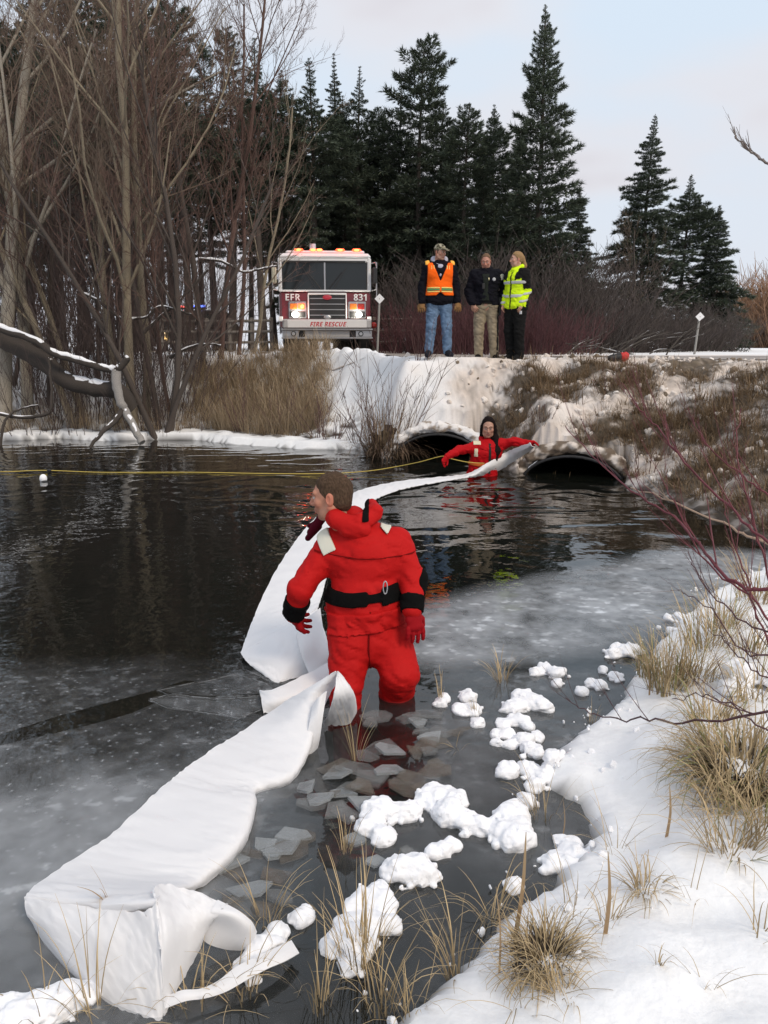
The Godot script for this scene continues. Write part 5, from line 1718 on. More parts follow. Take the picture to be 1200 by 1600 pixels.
func man_in_vest() -> void:
	var p := at(685, 556, 13.4)
	p.y = ground_at(p.x, p.z) - 0.005
	var o := thing("person", "person in orange safety vest, camouflage cap and blue jeans standing on the road", "person", p, 0.05)
	var j := rest()
	j.sh_r.x = -0.185; j.sh_l.x = 0.185
	j.el_r = V(-0.275, 1.15, -0.03); j.el_l = V(0.275, 1.15, -0.03); j.wr_r = V(-0.285, 0.90, 0.05); j.wr_l = V(0.29, 0.91, 0.05)
	j.knee_r.x = -0.13; j.knee_l.x = 0.13; j.ank_r.x = -0.16; j.ank_l.x = 0.15; j.toe_r.x = -0.2; j.toe_l.x = 0.19
	body_under(o, j)
	var jac := Color(0.009, 0.010, 0.012)
	shell("jeans", legs_of(j), 0.022, 0.016, Color(0.11, 0.17, 0.27), M.cloth, o, func(q): return maxf(q.y - 0.96, 0.05 - q.y), 0.010, func(q): return Color(0.13, 0.20, 0.31) * (1.0 + 0.5 * fine.get_noise_3d(q.x * 9.0, q.y * 5.0, q.z * 9.0)))
	shell("boots", feet_of(j), 0.008, 0.014, Color(0.02, 0.022, 0.03), M.cloth, o)
	shell("jacket", torso_of(j) + arms_of(j), 0.026, 0.017, jac, M.cloth, o, func(q): return 0.83 - q.y, 0.012)
	var vest := torso_of(j)
	var vneck := func(q: Vector3) -> float:
		var v := maxf(q.y - 1.50, 0.98 - q.y + 0.06 * maxf(0.0, 1.0 - absf(q.x) * 14.0))
		if q.z > 0.0: v = maxf(v, (q.y - 1.20) * 0.42 - absf(q.x))
		return maxf(v, absf(q.x) - 0.205 - 0.15 * maxf(0.0, 1.25 - q.y))
	shell("safety_vest", vest, 0.042, 0.015, Color(0.95, 0.14, 0.015), M.cloth, o, vneck, 0.004)
	for s in [[1.075, 0.020, Color(0.10, 0.28, 0.12)], [1.105, 0.009, Color(0.85, 0.75, 0.25)], [1.042, 0.009, Color(0.85, 0.75, 0.25)]]:
		shell("vest_stripe", vest, 0.047, 0.009, s[2], M.cloth, o, func(q): return maxf(maxf(absf(q.y - s[0]) - s[1], 0.012 - absf(q.x)), absf(q.x) - 0.21), 0.0, null, AABB(V(-0.3, s[0] - 0.06, -0.3), V(0.6, 0.12, 0.6)))
	for s in [-1.0, 1.0]:
		shell("vest_stripe", vest, 0.048, 0.010, Color(0.85, 0.72, 0.25), M.cloth, o, func(q): return maxf(maxf(absf(q.x - s * 0.125) - 0.025, absf(q.y - 1.42) - 0.035), 0.011 - absf(q.x - s * 0.125)), 0.0, null, AABB(V(s * 0.125 - 0.06, 1.35, -0.3), V(0.12, 0.14, 0.6)))
		shell("shoulder_patch", torso_of(j) + arms_of(j), 0.034, 0.012, Color(0.9, 0.45, 0.08), M.cloth, o, func(q): return maxf(absf(q.x - s * 0.205) - 0.035, 1.46 - q.y), 0.0, null, AABB(V(s * 0.205 - 0.08, 1.4, -0.2), V(0.16, 0.2, 0.4)))
	shell("hood", [cap(V(-0.10, 1.55, -0.05), V(-0.02, 1.43, 0.11), 0.032, 0.026, 0.02), cap(V(0.10, 1.55, -0.05), V(0.02, 1.43, 0.11), 0.03, 0.026, 0.02), cap(V(-0.09, 1.57, -0.07), V(0.09, 1.57, -0.07), 0.04, 0.04, 0.03), cap(V(0, 1.44, 0.09), V(0, 1.30, 0.135), 0.030, 0.020, 0.02)], 0.008, 0.013, Color(0.42, 0.42, 0.50), M.cloth, o)
	var hx := Transform3D(Basis(Vector3.UP, 0.72) * Basis(Vector3.RIGHT, 0.10), V(0.0, 1.66, 0.03))
	var h := head(o, hx, 0.008, SKIN, 0)
	shell("hair", [ell(V(0, 0.035, -0.014), V(0.074, 0.093, 0.096))], 0.006, 0.009, Color(0.12, 0.09, 0.07), M.hair, h, func(q): return maxf(q.z - 0.02 + 0.4 * (0.0 - q.y), -0.06 - q.y))
	var camo := func(q: Vector3) -> Color:
		var n := fine.get_noise_3d(q.x * 22.0, q.y * 22.0, q.z * 22.0)
		return Color(0.06, 0.055, 0.04) if n < -0.12 else (Color(0.26, 0.235, 0.16) if n < 0.18 else Color(0.40, 0.38, 0.30))
	var cp := shell("cap", [ell(V(0, 0.05, -0.012), V(0.082, 0.085, 0.10)), ell(V(0, 0.052, 0.115), V(0.07, 0.010, 0.075), 0.012, Basis(Vector3.RIGHT, 0.22))], 0.006, 0.009, Color.WHITE, M.cloth, h, func(q): return 0.040 - q.y - (0.05 if q.z > 0.07 else 0.0), 0.0, camo)
	var gl := Color(0.27, 0.15, 0.07)
	hand("glove", o, hang(j.wr_r + V(0, -0.02, 0), j.wr_r + V(-0.02, -0.2, 0.03), V(0.3, 0, -1)), 1.0, gl, 0.5, M.cloth, 0.009, 1.45)
	hand("glove", o, hang(j.wr_l + V(0, -0.02, 0), j.wr_l + V(0.02, -0.2, 0.03), V(-0.3, 0, -1)), -1.0, gl, 0.5, M.cloth, 0.009, 1.45)

func officer() -> void:
	var p := at(757, 558, 13.4)
	p.y = ground_at(p.x, p.z) - 0.005
	var o := thing("person", "person in black jacket and khaki trousers, head bowed, between the other two", "person", p, -0.05)
	o.scale = Vector3.ONE * 0.955
	var j := rest()
	j.el_r = V(-0.285, 1.17, -0.02); j.wr_r = V(-0.235, 0.955, 0.11)
	j.el_l = V(0.345, 1.23, -0.09); j.wr_l = V(0.235, 1.06, -0.06)
	j.knee_l.x = 0.14; j.ank_l = V(0.17, 0.08, -0.02); j.toe_l = V(0.22, 0.035, 0.13); j.ank_r.x = -0.10; j.toe_r.x = -0.15
	body_under(o, j)
	shell("trousers", legs_of(j), 0.024, 0.016, Color(0.26, 0.22, 0.16), M.cloth, o, func(q): return maxf(q.y - 1.02, 0.05 - q.y), 0.010, func(q): return Color(0.27, 0.225, 0.16) * (1.0 + 0.35 * fine.get_noise_3d(q.x * 9.0, q.y * 5.0, q.z * 9.0)))
	shell("trouser_stripe", legs_of(j), 0.027, 0.011, Color(0.02, 0.02, 0.02), M.cloth, o, func(q): return maxf(maxf(q.y - 0.92, 0.06 - q.y), absf(q.x - lerpf(0.215, 0.205, q.y)) - 0.018 if q.z > -0.03 else 1.0))
	shell("shoes", feet_of(j), 0.006, 0.014, Color(0.015, 0.014, 0.014), M.cloth, o)
	shell("jacket", torso_of(j) + arms_of(j), 0.040, 0.017, Color(0.010, 0.010, 0.012), M.cloth, o, func(q): return 0.93 - q.y + (0.06 if q.z > 0.05 and absf(q.x) < 0.09 else 0.0), 0.014)
	shell("shirt", torso_of(j), 0.046, 0.016, Color(0.022, 0.026, 0.022), M.cloth, o, func(q): return maxf(maxf(absf(q.x + 0.02) - 0.06 - 0.02 * sin(q.y * 9.0), 0.03 - q.z), maxf(q.y - 1.45, 1.0 - q.y)))
	shell("belt", torso_of(j), 0.030, 0.012, Color(0.012, 0.012, 0.012), M.cloth, o, func(q): return absf(q.y - 0.985) - 0.028)
	shell("collar", [cap(V(-0.08, 1.53, -0.03), V(-0.03, 1.48, 0.09), 0.026, 0.022, 0.02), cap(V(0.08, 1.53, -0.03), V(0.03, 1.48, 0.09), 0.026, 0.022, 0.02), cap(V(-0.07, 1.55, -0.06), V(0.07, 1.55, -0.06), 0.03, 0.03, 0.02)], 0.008, 0.012, Color(0.012, 0.012, 0.014), M.cloth, o)
	var m := Mb.new(); m.ball(V(0.02, 1.36, 0.172), V(0.022, 0.026, 0.008), 10, 6)
	put("badge", m, mat(Color(0.62, 0.55, 0.34), 0.35, 0.5), o)
	m = Mb.new(); m.ball(V(0.115, 1.355, 0.165), V(0.03, 0.03, 0.009), 12, 6)
	put("chest_emblem", m, mat(Color(0.42, 0.42, 0.44), 0.6), o)
	shell("sleeve_patch", arms_of(j), 0.049, 0.012, Color(0.38, 0.40, 0.33), M.cloth, o, func(q): return (q - V(0.262, 1.40, 0.07)).length() - 0.055, 0.0, null, AABB(V(0.18, 1.3, -0.05), V(0.18, 0.2, 0.25)))
	var m2 := Mb.new(); m2.bx(0.235, 1.0, 0.02, 0.05, 0.14, 0.1, 0.015); m2.bx(0.235, 0.86, 0.01, 0.05, 0.2, 0.07, 0.015)
	put("holster", m2, M.black, o)
	m2 = Mb.new(); m2.bx(-0.06, 1.24, 0.185, 0.05, 0.10, 0.03, 0.01)
	put("radio", m2, M.black, o)
	var h := head(o, Transform3D(Basis(Vector3.UP, -0.18) * Basis(Vector3.RIGHT, 0.36), V(-0.02, 1.655, 0.04)), 0.008, Color(0.45, 0.22, 0.16), 0)
	shell("hair", [ell(V(0, 0.035, -0.014), V(0.074, 0.093, 0.096))], 0.007, 0.009, Color(0.16, 0.10, 0.065), M.hair, h, func(q): return maxf(q.z - 0.035 + 0.75 * (0.065 - q.y), -0.05 - q.y), 0.006)
	hand("hand", o, hang(j.wr_r, j.wr_r + V(0.08, -0.15, 0.05), V(0.5, 0, -1)), 1.0, SKIN, 0.8, M.skin, 0.009, 1.1)
	hand("hand", o, hang(j.wr_l, j.wr_l + V(-0.12, -0.1, 0.05), V(0, 0, 1)), 1.0, SKIN, 0.8, M.skin, 0.009, 1.1)

func woman_in_yellow() -> void:
	var p := at(803, 561, 13.2)
	p.y = ground_at(p.x, p.z) - 0.005
	var o := thing("person", "person with a blond ponytail in a yellow and black reflective coat and black trousers", "person", p, -0.85)
	o.scale = Vector3.ONE * 0.955
	var j := rest()
	j.sh_r.x = -0.15; j.sh_l.x = 0.15
	j.el_r = V(-0.19, 1.16, 0.0); j.wr_r = V(-0.17, 0.96, 0.10); j.el_l = V(0.19, 1.16, -0.05); j.wr_l = V(0.18, 0.95, 0.06)
	j.ank_r.x = -0.09; j.ank_l.x = 0.09; j.toe_r.x = -0.1; j.toe_l.x = 0.1
	body_under(o, j)
	var yel := Color(0.62, 0.86, 0.02)
	var blk := Color(0.012, 0.012, 0.015)
	shell("trousers", legs_of(j), 0.026, 0.016, blk, M.cloth, o, func(q): return maxf(q.y - 0.98, 0.05 - q.y), 0.010)
	shell("shoes", feet_of(j), 0.006, 0.014, blk, M.cloth, o)
	shell("coat", torso_of(j) + arms_of(j), 0.022, 0.015, yel, M.cloth, o, func(q): return 0.86 - q.y, 0.010, func(q: Vector3) -> Color:
		if q.y > 1.46 and absf(q.x) < 0.10 and q.z > -0.02: return yel
		if q.y > 1.30 + 0.25 * absf(q.x) and absf(q.x) > 0.08: return blk
		if absf(q.x) > 0.19 and q.y > 1.18: return blk
		if q.z < -0.09 and q.y > 1.2: return blk
		if absf(q.x) > 0.2 and q.y < 1.02 and q.z < 0.02: return blk
		if absf(q.x) < 0.012 and q.z > 0.0: return blk
		return yel)
	var sil := Color(0.5, 0.51, 0.52)
	for y in [1.07, 1.29]:
		shell("reflective_stripe", torso_of(j), 0.028, 0.010, sil, M.cloth, o, func(q): return maxf(absf(q.y - y) - 0.025, 0.015 - absf(q.x)))
	for s in [-1.0, 1.0]:
		for y in [1.0, 1.11]: shell("reflective_stripe", arms_of(j), 0.028, 0.011, sil, M.cloth, o, func(q): return maxf(absf(q.y - y + 0.2 * (q.z)) - 0.02, -q.x * s))
	shell("collar", [cap(V(-0.075, 1.55, -0.03), V(-0.02, 1.49, 0.08), 0.034, 0.03, 0.02), cap(V(0.075, 1.55, -0.03), V(0.02, 1.49, 0.08), 0.034, 0.03, 0.02), cap(V(-0.06, 1.56, -0.06), V(0.06, 1.56, -0.06), 0.034, 0.034, 0.02)], 0.006, 0.012, yel, M.cloth, o)
	var m := Mb.new(); m.bx(0.185, 0.80, 0.09, 0.05, 0.055, 0.01, 0.003)
	put("trouser_tag", m, mat(Color(0.7, 0.7, 0.7), 0.6), o)
	var h := head(o, Transform3D(Basis(Vector3.UP, -0.55) * Basis(Vector3.RIGHT, 0.02), V(0, 1.665, 0.02)), 0.008, Color(0.48, 0.27, 0.20), 1)
	var blond := Color(0.29, 0.185, 0.095)
	shell("hair", [ell(V(0, 0.038, -0.018), V(0.08, 0.096, 0.100)), cap(V(0, 0.03, -0.11), V(0.0, -0.10, -0.15), 0.030, 0.026, 0.03), cap(V(0.0, -0.10, -0.15), V(0.01, -0.22, -0.13), 0.026, 0.008, 0.02)], 0.006, 0.009, blond, M.hair, h, func(q): return q.z - 0.045 + 0.8 * (0.055 - q.y) if q.z > -0.05 else -1.0, 0.006)
	hand("hand", o, hang(j.wr_r, j.wr_r + V(0, -0.16, 0.06), V(1, 0, 0)), 1.0, SKIN, 0.6, M.skin, 0.009)
	hand("hand", o, hang(j.wr_l, j.wr_l + V(0, -0.16, 0.06), V(-1, 0, 0)), -1.0, SKIN, 0.6, M.skin, 0.009)

func rel(o: Node3D, px: float, py: float, d: float) -> Vector3: return at(px, py, d) - o.position

func wading_woman() -> void:
	var b := on(755, 742)
	b.y = -0.75
	var o := thing("person", "person with long black hair in red immersion suit, waist deep by the culverts", "person", b)
	var d := 10.65
	var red := Color(0.41, 0.006, 0.010)
	var sh_r := rel(o, 741, 699, d)
	var sh_l := rel(o, 783, 694, d)
	var el_r := rel(o, 719, 703, d - 0.12)
	var wr_r := rel(o, 699, 713, d - 0.25)
	var el_l := rel(o, 804, 690, d - 0.05)
	var wr_l := rel(o, 824, 692, d - 0.1)
	var neck := rel(o, 762, 692, d + 0.02)
	var chest := rel(o, 760, 708, d)
	var waist := rel(o, 754, 728, d + 0.02)
	var hipc := rel(o, 752, 746, d + 0.02)
	var w := V(1, 0, 0)
	var p := [cap(sh_r, sh_l, 0.072, 0.072, 0.06), cap(chest - w * 0.085, chest + w * 0.085, 0.125, 0.125, 0.08), cap(chest, waist, 0.15, 0.14, 0.06), cap(waist - w * 0.07, waist + w * 0.07, 0.125, 0.125, 0.06), cap(hipc - w * 0.09, hipc + w * 0.09, 0.135, 0.135, 0.06), cap(chest + V(0, 0.08, 0), neck, 0.11, 0.07, 0.05),
		cap(sh_r, el_r, 0.074, 0.060, 0.04), cap(el_r, wr_r, 0.060, 0.048, 0.03), cap(sh_l, el_l, 0.074, 0.060, 0.04), cap(el_l, wr_l, 0.060, 0.046, 0.03),
		cap(hipc - w * 0.1, V(-0.14, 0.35, 0.05), 0.11, 0.085, 0.04), cap(V(-0.14, 0.35, 0.05), V(-0.15, 0.06, 0), 0.085, 0.07, 0.03), cap(hipc + w * 0.1, V(0.14, 0.35, 0.05), 0.11, 0.085, 0.04), cap(V(0.14, 0.35, 0.05), V(0.15, 0.06, 0), 0.085, 0.07, 0.03)]
	shell("body", p, 0.0, 0.013, red, M.suit, o, null, 0.010)
	shell("collar", [cap(neck + V(-0.09, 0.05, -0.02), neck + V(-0.05, -0.03, 0.09), 0.034, 0.03, 0.02), cap(neck + V(0.09, 0.03, -0.02), neck + V(0.05, -0.04, 0.09), 0.034, 0.03, 0.02), cap(neck + V(-0.08, 0.06, -0.06), neck + V(0.08, 0.05, -0.06), 0.04, 0.04, 0.02)], 0.0, 0.011, red, M.suit, o)
	var zc := chest + V(0.03, 0, 0)
	shell("zip", p.slice(0, 5), 0.006, 0.010, Color(0.03, 0.03, 0.03), M.cloth, o, func(q): return maxf(absf(q.x - zc.x) - 0.018, maxf(zc.z - q.z, 0.78 - q.y)))
	shell("reflective_patch", p.slice(0, 9), 0.006, 0.008, Color(0.66, 0.60, 0.44), M.cloth, o, func(q): return maxf(maxf(absf(q.x - sh_r.x - 0.015) - 0.024, absf(q.y - sh_r.y + 0.06) - 0.055), chest.z - q.z), 0.0, null, AABB(V(sh_r.x - 0.05, sh_r.y - 0.16, chest.z - 0.1), V(0.14, 0.2, 0.4)))
	shell("reflective_patch", p.slice(0, 9), 0.007, 0.008, Color(0.66, 0.60, 0.44), M.cloth, o, func(q): return maxf(maxf(absf(q.x - sh_r.x - 0.03) - 0.05, absf(q.y - sh_r.y - 0.068) - 0.022), chest.z - 0.1 - q.z), 0.0, null, AABB(V(sh_r.x - 0.06, sh_r.y, chest.z - 0.15), V(0.2, 0.14, 0.4)))
	shell("belt", p.slice(0, 6), 0.010, 0.011, Color(0.5, 0.12, 0.03), M.cloth, o, func(q): return maxf(absf(q.y - waist.y - 0.02 + 0.15 * q.x) - 0.022, absf(q.x - waist.x) - 0.2))
	hand("glove", o, hang(wr_r, rel(o, 690, 724, d - 0.3), V(0.6, -0.2, 0.5)), 1.0, red, 1.0, M.suit, 0.008, 1.25)
	hand("glove", o, hang(wr_l, rel(o, 835, 691, d - 0.12), V(0, -1, 0.3)), -1.0, red, 0.8, M.suit, 0.008, 1.2)
	var hx := Transform3D(Basis(Vector3.UP, -0.12) * Basis(Vector3.RIGHT, 0.22), rel(o, 763, 668, d + 0.0))
	hx = hx.scaled_local(Vector3.ONE * 1.06)
	var h := head(o, hx, 0.007, Color(0.42, 0.235, 0.17), 1)
	var hair := Color(0.012, 0.010, 0.010)
	shell("hair", [ell(V(0, 0.036, -0.018), V(0.084, 0.100, 0.102)), cap(V(-0.075, 0.0, -0.01), V(-0.085, -0.14, -0.03), 0.026, 0.024, 0.03), cap(V(0.072, 0.02, 0.0), V(0.088, -0.13, 0.03), 0.030, 0.036, 0.03), cap(V(0.088, -0.13, 0.03), V(0.11, -0.27, 0.12), 0.040, 0.042, 0.03), cap(V(0.11, -0.27, 0.12), V(0.10, -0.43, 0.16), 0.042, 0.020, 0.03), cap(V(0, -0.02, -0.08), V(0.03, -0.2, -0.07), 0.06, 0.05, 0.03)], 0.004, 0.008, hair, M.hair, h,
		func(q): return q.z - 0.05 + 0.75 * (0.085 - q.y) - 0.6 * maxf(0.0, absf(q.x) - 0.05) if q.z > -0.02 and q.y > -0.09 and absf(q.x) < 0.068 else -1.0, 0.010)

func wading_man() -> void:
	var b := V(-0.09, -0.55, -3.72)
	var o := thing("person", "short-haired person seen from behind in red immersion suit with black belt, wading", "person", b)
	var red := Color(0.43, 0.009, 0.008)
	var blk := Color(0.006, 0.006, 0.007)
	var hl := rel(o, 549, 1000, 3.72)
	var hr := rel(o, 607, 998, 3.78)
	var waist := rel(o, 568, 940, 3.78)
	var chest := rel(o, 572, 872, 3.83)
	var sl := rel(o, 519, 850, 3.86)
	var sr := rel(o, 619, 849, 3.82)
	var neck := rel(o, 550, 808, 3.88)
	var w := (sr - sl).normalized()
	var el := rel(o, 470, 920, 3.76)
	var wl := rel(o, 459, 958, 3.84)
	var er := rel(o, 646, 905, 3.76)
	var wr := rel(o, 644, 952, 3.66)
	var kl := rel(o, 539, 1072, 3.62)
	var al := rel(o, 545, 1180, 3.62)
	var kr := rel(o, 624, 1052, 3.66)
	var ar := rel(o, 612, 1130, 3.88)
	var torso := [cap(sl + V(0, -0.005, 0), sr, 0.068, 0.068, 0.07), cap(chest - w * 0.095, chest + w * 0.09, 0.120, 0.120, 0.08), cap(chest + V(0, 0.08, 0), neck + V(0, -0.02, 0), 0.11, 0.08, 0.06), cap(chest, waist, 0.14, 0.125, 0.06), cap(waist - w * 0.07, waist + w * 0.075, 0.122, 0.122, 0.06), cap(waist, (hl + hr) * 0.5, 0.14, 0.13, 0.05), cap(hl, hr, 0.122, 0.122, 0.05)]
	var arms := [cap(sl, el, 0.078, 0.062, 0.03), cap(el, wl, 0.062, 0.050, 0.025), cap(sr, er, 0.076, 0.062, 0.03), cap(er, wr, 0.062, 0.048, 0.025)]
	var legs := [cap(hl, kl, 0.116, 0.084, 0.02), cap(kl, al, 0.084, 0.070, 0.02), cap(hr, kr, 0.120, 0.098, 0.02), cap(kr, ar, 0.098, 0.074, 0.02), cap(al, al + V(0, -0.02, -0.16), 0.07, 0.05, 0.03), cap(ar, ar + V(0.02, -0.02, -0.16), 0.07, 0.05, 0.03)]
	var all := torso + arms + legs
	shell("body", all, 0.0, 0.0125, red, M.suit, o, null, 0.006)
	# the crease where the jacket part blouses over the trousers
	shell("waist_blouse", torso, 0.015, 0.010, red, M.suit, o, func(q): return maxf(absf(q.y - waist.y + 0.065 - 0.1 * (q.x - waist.x)) - 0.05, 0.0 - 1.0), 0.012)
	var bn := V(-0.09, 1.0, 0.05).normalized()
	var bc := rel(o, 566, 922, 3.78)
	shell("belt", torso, 0.012, 0.0095, blk, M.cloth, o, func(q): return absf((q - bc).dot(bn)) - (0.034 if q.x < bc.x + 0.03 else (0.020 if q.x < bc.x + 0.10 else 0.040)), 0.003, null, AABB(bc - V(0.35, 0.12, 0.3), V(0.7, 0.24, 0.6)))
	var seam := Color(0.16, 0.004, 0.006)
	var mx := (hl.x + hr.x) * 0.5
	shell("seat_seam", torso + legs, 0.0045, 0.006, seam, M.cloth, o, func(q): return maxf(absf(q.x - mx - 0.004 * sin(q.y * 20.0)) - 0.004, hl.z - q.z), 0.0, null, AABB(V(mx - 0.03, hl.y - 0.16, hl.z - 0.1), V(0.06, 0.34, 0.4)))
	shell("yoke_seam", torso + arms, 0.0045, 0.006, seam, M.cloth, o, func(q): return maxf(absf(q.y - chest.y - 0.035 - 0.25 * pow(q.x - chest.x, 2.0)) - 0.0035, chest.z - q.z), 0.0, null, AABB(V(chest.x - 0.26, chest.y - 0.02, chest.z - 0.05), V(0.52, 0.12, 0.35)))
	var ring := Mb.new()
	var rp := PackedVector3Array()
	var rr := PackedFloat32Array()
	var rc := rel(o, 602, 917, 3.64)
	for k in 17:
		var a := TAU * k / 16.0
		rp.append(rc + V(0.010 * cos(a), 0.032 * sin(a), 0.012)); rr.append(0.0035)
	ring.tube(rp, rr, 6)
	put("buckle", ring, M.metal, o)
	var patch := Color(0.60, 0.60, 0.52)
	for q0 in [[507, 851, 3.74, 0.5, 0.036, 0.050], [607, 821, 3.76, -0.72, 0.024, 0.036]]:
		var pc := rel(o, q0[0], q0[1], q0[2])
		var ca := cos(q0[3])
		var sa := sin(q0[3])
		shell("reflective_patch", torso + arms, 0.008, 0.006, patch, M.cloth, o, func(q: Vector3) -> float:
			var e := q - pc
			return maxf(maxf(absf(e.x * ca + e.y * sa) - q0[4], absf(-e.x * sa + e.y * ca) - q0[5]), pc.z - 0.2 - q.z), 0.0, null, AABB(pc - V(0.09, 0.09, 0.12), V(0.18, 0.18, 0.3)))
	# sleeve ends and elbow pads
	var cl := wl + (el - wl) * 0.45
	shell("cuff", [arms[1]], 0.010, 0.008, blk, M.cloth, o, func(q): return maxf((q - wl).dot((wl - el).normalized()) - 0.012, -(q - wl).dot((wl - el).normalized()) - 0.105), 0.004)
	shell("cuff", [arms[3]], 0.010, 0.008, blk, M.cloth, o, func(q): return maxf((q - wr).dot((wr - er).normalized()) - 0.012, -(q - wr).dot((wr - er).normalized()) - 0.065), 0.004)
	shell("elbow_pad", [arms[2], arms[3]], 0.005, 0.008, blk, M.cloth, o, func(q): return maxf((q - er - V(0.055, -0.02, 0.0)).length() - 0.075, er.x + 0.02 - q.x), 0.003, null, AABB(er - V(0.05, 0.14, 0.14), V(0.24, 0.28, 0.28)))
	# collar and folded-back hood
	var c0 := rel(o, 553, 806, 3.87)
	var col := [cap(c0 + V(-0.135, 0.03, -0.02), c0 + V(-0.085, 0.0, 0.085), 0.034, 0.040, 0.03), cap(c0 + V(-0.085, 0.0, 0.085), c0 + V(0.03, -0.018, 0.115), 0.038, 0.044, 0.04), cap(c0 + V(0.03, -0.018, 0.115), c0 + V(0.105, 0.025, 0.055), 0.043, 0.036, 0.03), cap(c0 + V(0.105, 0.025, 0.055), c0 + V(0.09, 0.045, -0.05), 0.038, 0.032, 0.03), cap(c0 + V(-0.02, -0.05, 0.115), c0 + V(0.05, -0.06, 0.11), 0.038, 0.034, 0.04)]
	shell("hood", col, 0.0, 0.009, red, M.suit, o, null, 0.006)
	shell("hood_strap", col, 0.006, 0.007, blk, M.cloth, o, func(q): return maxf(absf(q.x - c0.x - 0.062) - 0.016, c0.y - 0.0 - q.y))
	var mar := Color(0.07, 0.006, 0.014)
	shell("chin_flap", [cap(rel(o, 505, 806, 3.90), rel(o, 486, 832, 3.94), 0.026, 0.022, 0.02), cap(rel(o, 497, 822, 3.96), rel(o, 481, 841, 3.98), 0.022, 0.016, 0.01), cap(rel(o, 500, 815, 3.99), rel(o, 483, 822, 4.01), 0.02, 0.012, 0.01)], 0.0, 0.007, mar, M.cloth, o)
	# gloves
	hand("glove", o, hang(wl, rel(o, 476, 984, 3.98), V(0.7, 0.5, 0.5)), -1.0, Color(0.28, 0.006, 0.010), 0.85, M.suit, 0.0055, 1.25)
	hand("glove", o, hang(wr, rel(o, 652, 1000, 3.62), V(-0.6, 0, -1)), -1.0, Color(0.28, 0.006, 0.010), 0.35, M.suit, 0.0055, 1.22)
	# head in profile to the left
	var hx := Transform3D(Basis(Vector3.UP, -1.78) * Basis(Vector3.RIGHT, 0.10), rel(o, 518, 777, 3.86))
	hx = hx.scaled_local(Vector3.ONE * 0.96)
	var h := head(o, hx, 0.0036, Color(0.42, 0.195, 0.125), 0)
	var hair := Color(0.070, 0.046, 0.031)
	var hr0 := [ell(V(0, 0.037, -0.016), V(0.074, 0.093, 0.098)), ell(V(0, -0.015, -0.055), V(0.060, 0.070, 0.046), 0.03)]
	shell("hair", hr0, 0.0045, 0.0042, hair, M.hair, h, func(q: Vector3) -> float:
		var front := q.z - 0.070 + 0.8 * maxf(0.0, 0.075 - q.y)
		var side := -1.0
		if absf(q.x) > 0.05: side = (0.012 - q.y) if q.z > -0.022 else -1.0
		if q.z > 0.0 and q.z < 0.022 and absf(q.x) > 0.05: side = -0.022 - q.y
		var nape := -0.072 - q.y
		return maxf(maxf(front if q.y > -0.02 else q.z - 0.02, side), nape) + 0.004 * fine.get_noise_3d(q.x * 90.0, q.y * 50.0, q.z * 90.0), 0.007,
		func(q: Vector3) -> Color: return hair * (1.0 + 0.7 * fine.get_noise_3d(q.x * 120.0, q.y * 35.0, q.z * 120.0)))

# ---------- the white boom ----------
func wrinkle(rows: Array, amp: float, along: float, across: float, off: float) -> Array:
	var nr := rows.size()
	for i in nr:
		for j in rows[i].size():
			var p: Vector3 = rows[i][j]
			var n := fine.get_noise_2d(i * along + off, j * across + off * 3.0)
			var k := 1.0 - 5.0 * absf(broad.get_noise_2d(i * along * 0.8 + j * across * 0.5 + 50.0 + off, j * across * 1.2 - i * along * 0.25))   # sharp creases
			rows[i][j] = p + V(0, amp * (0.6 * n + 0.75 * maxf(k, -0.25)), amp * 0.3 * n)
	return rows

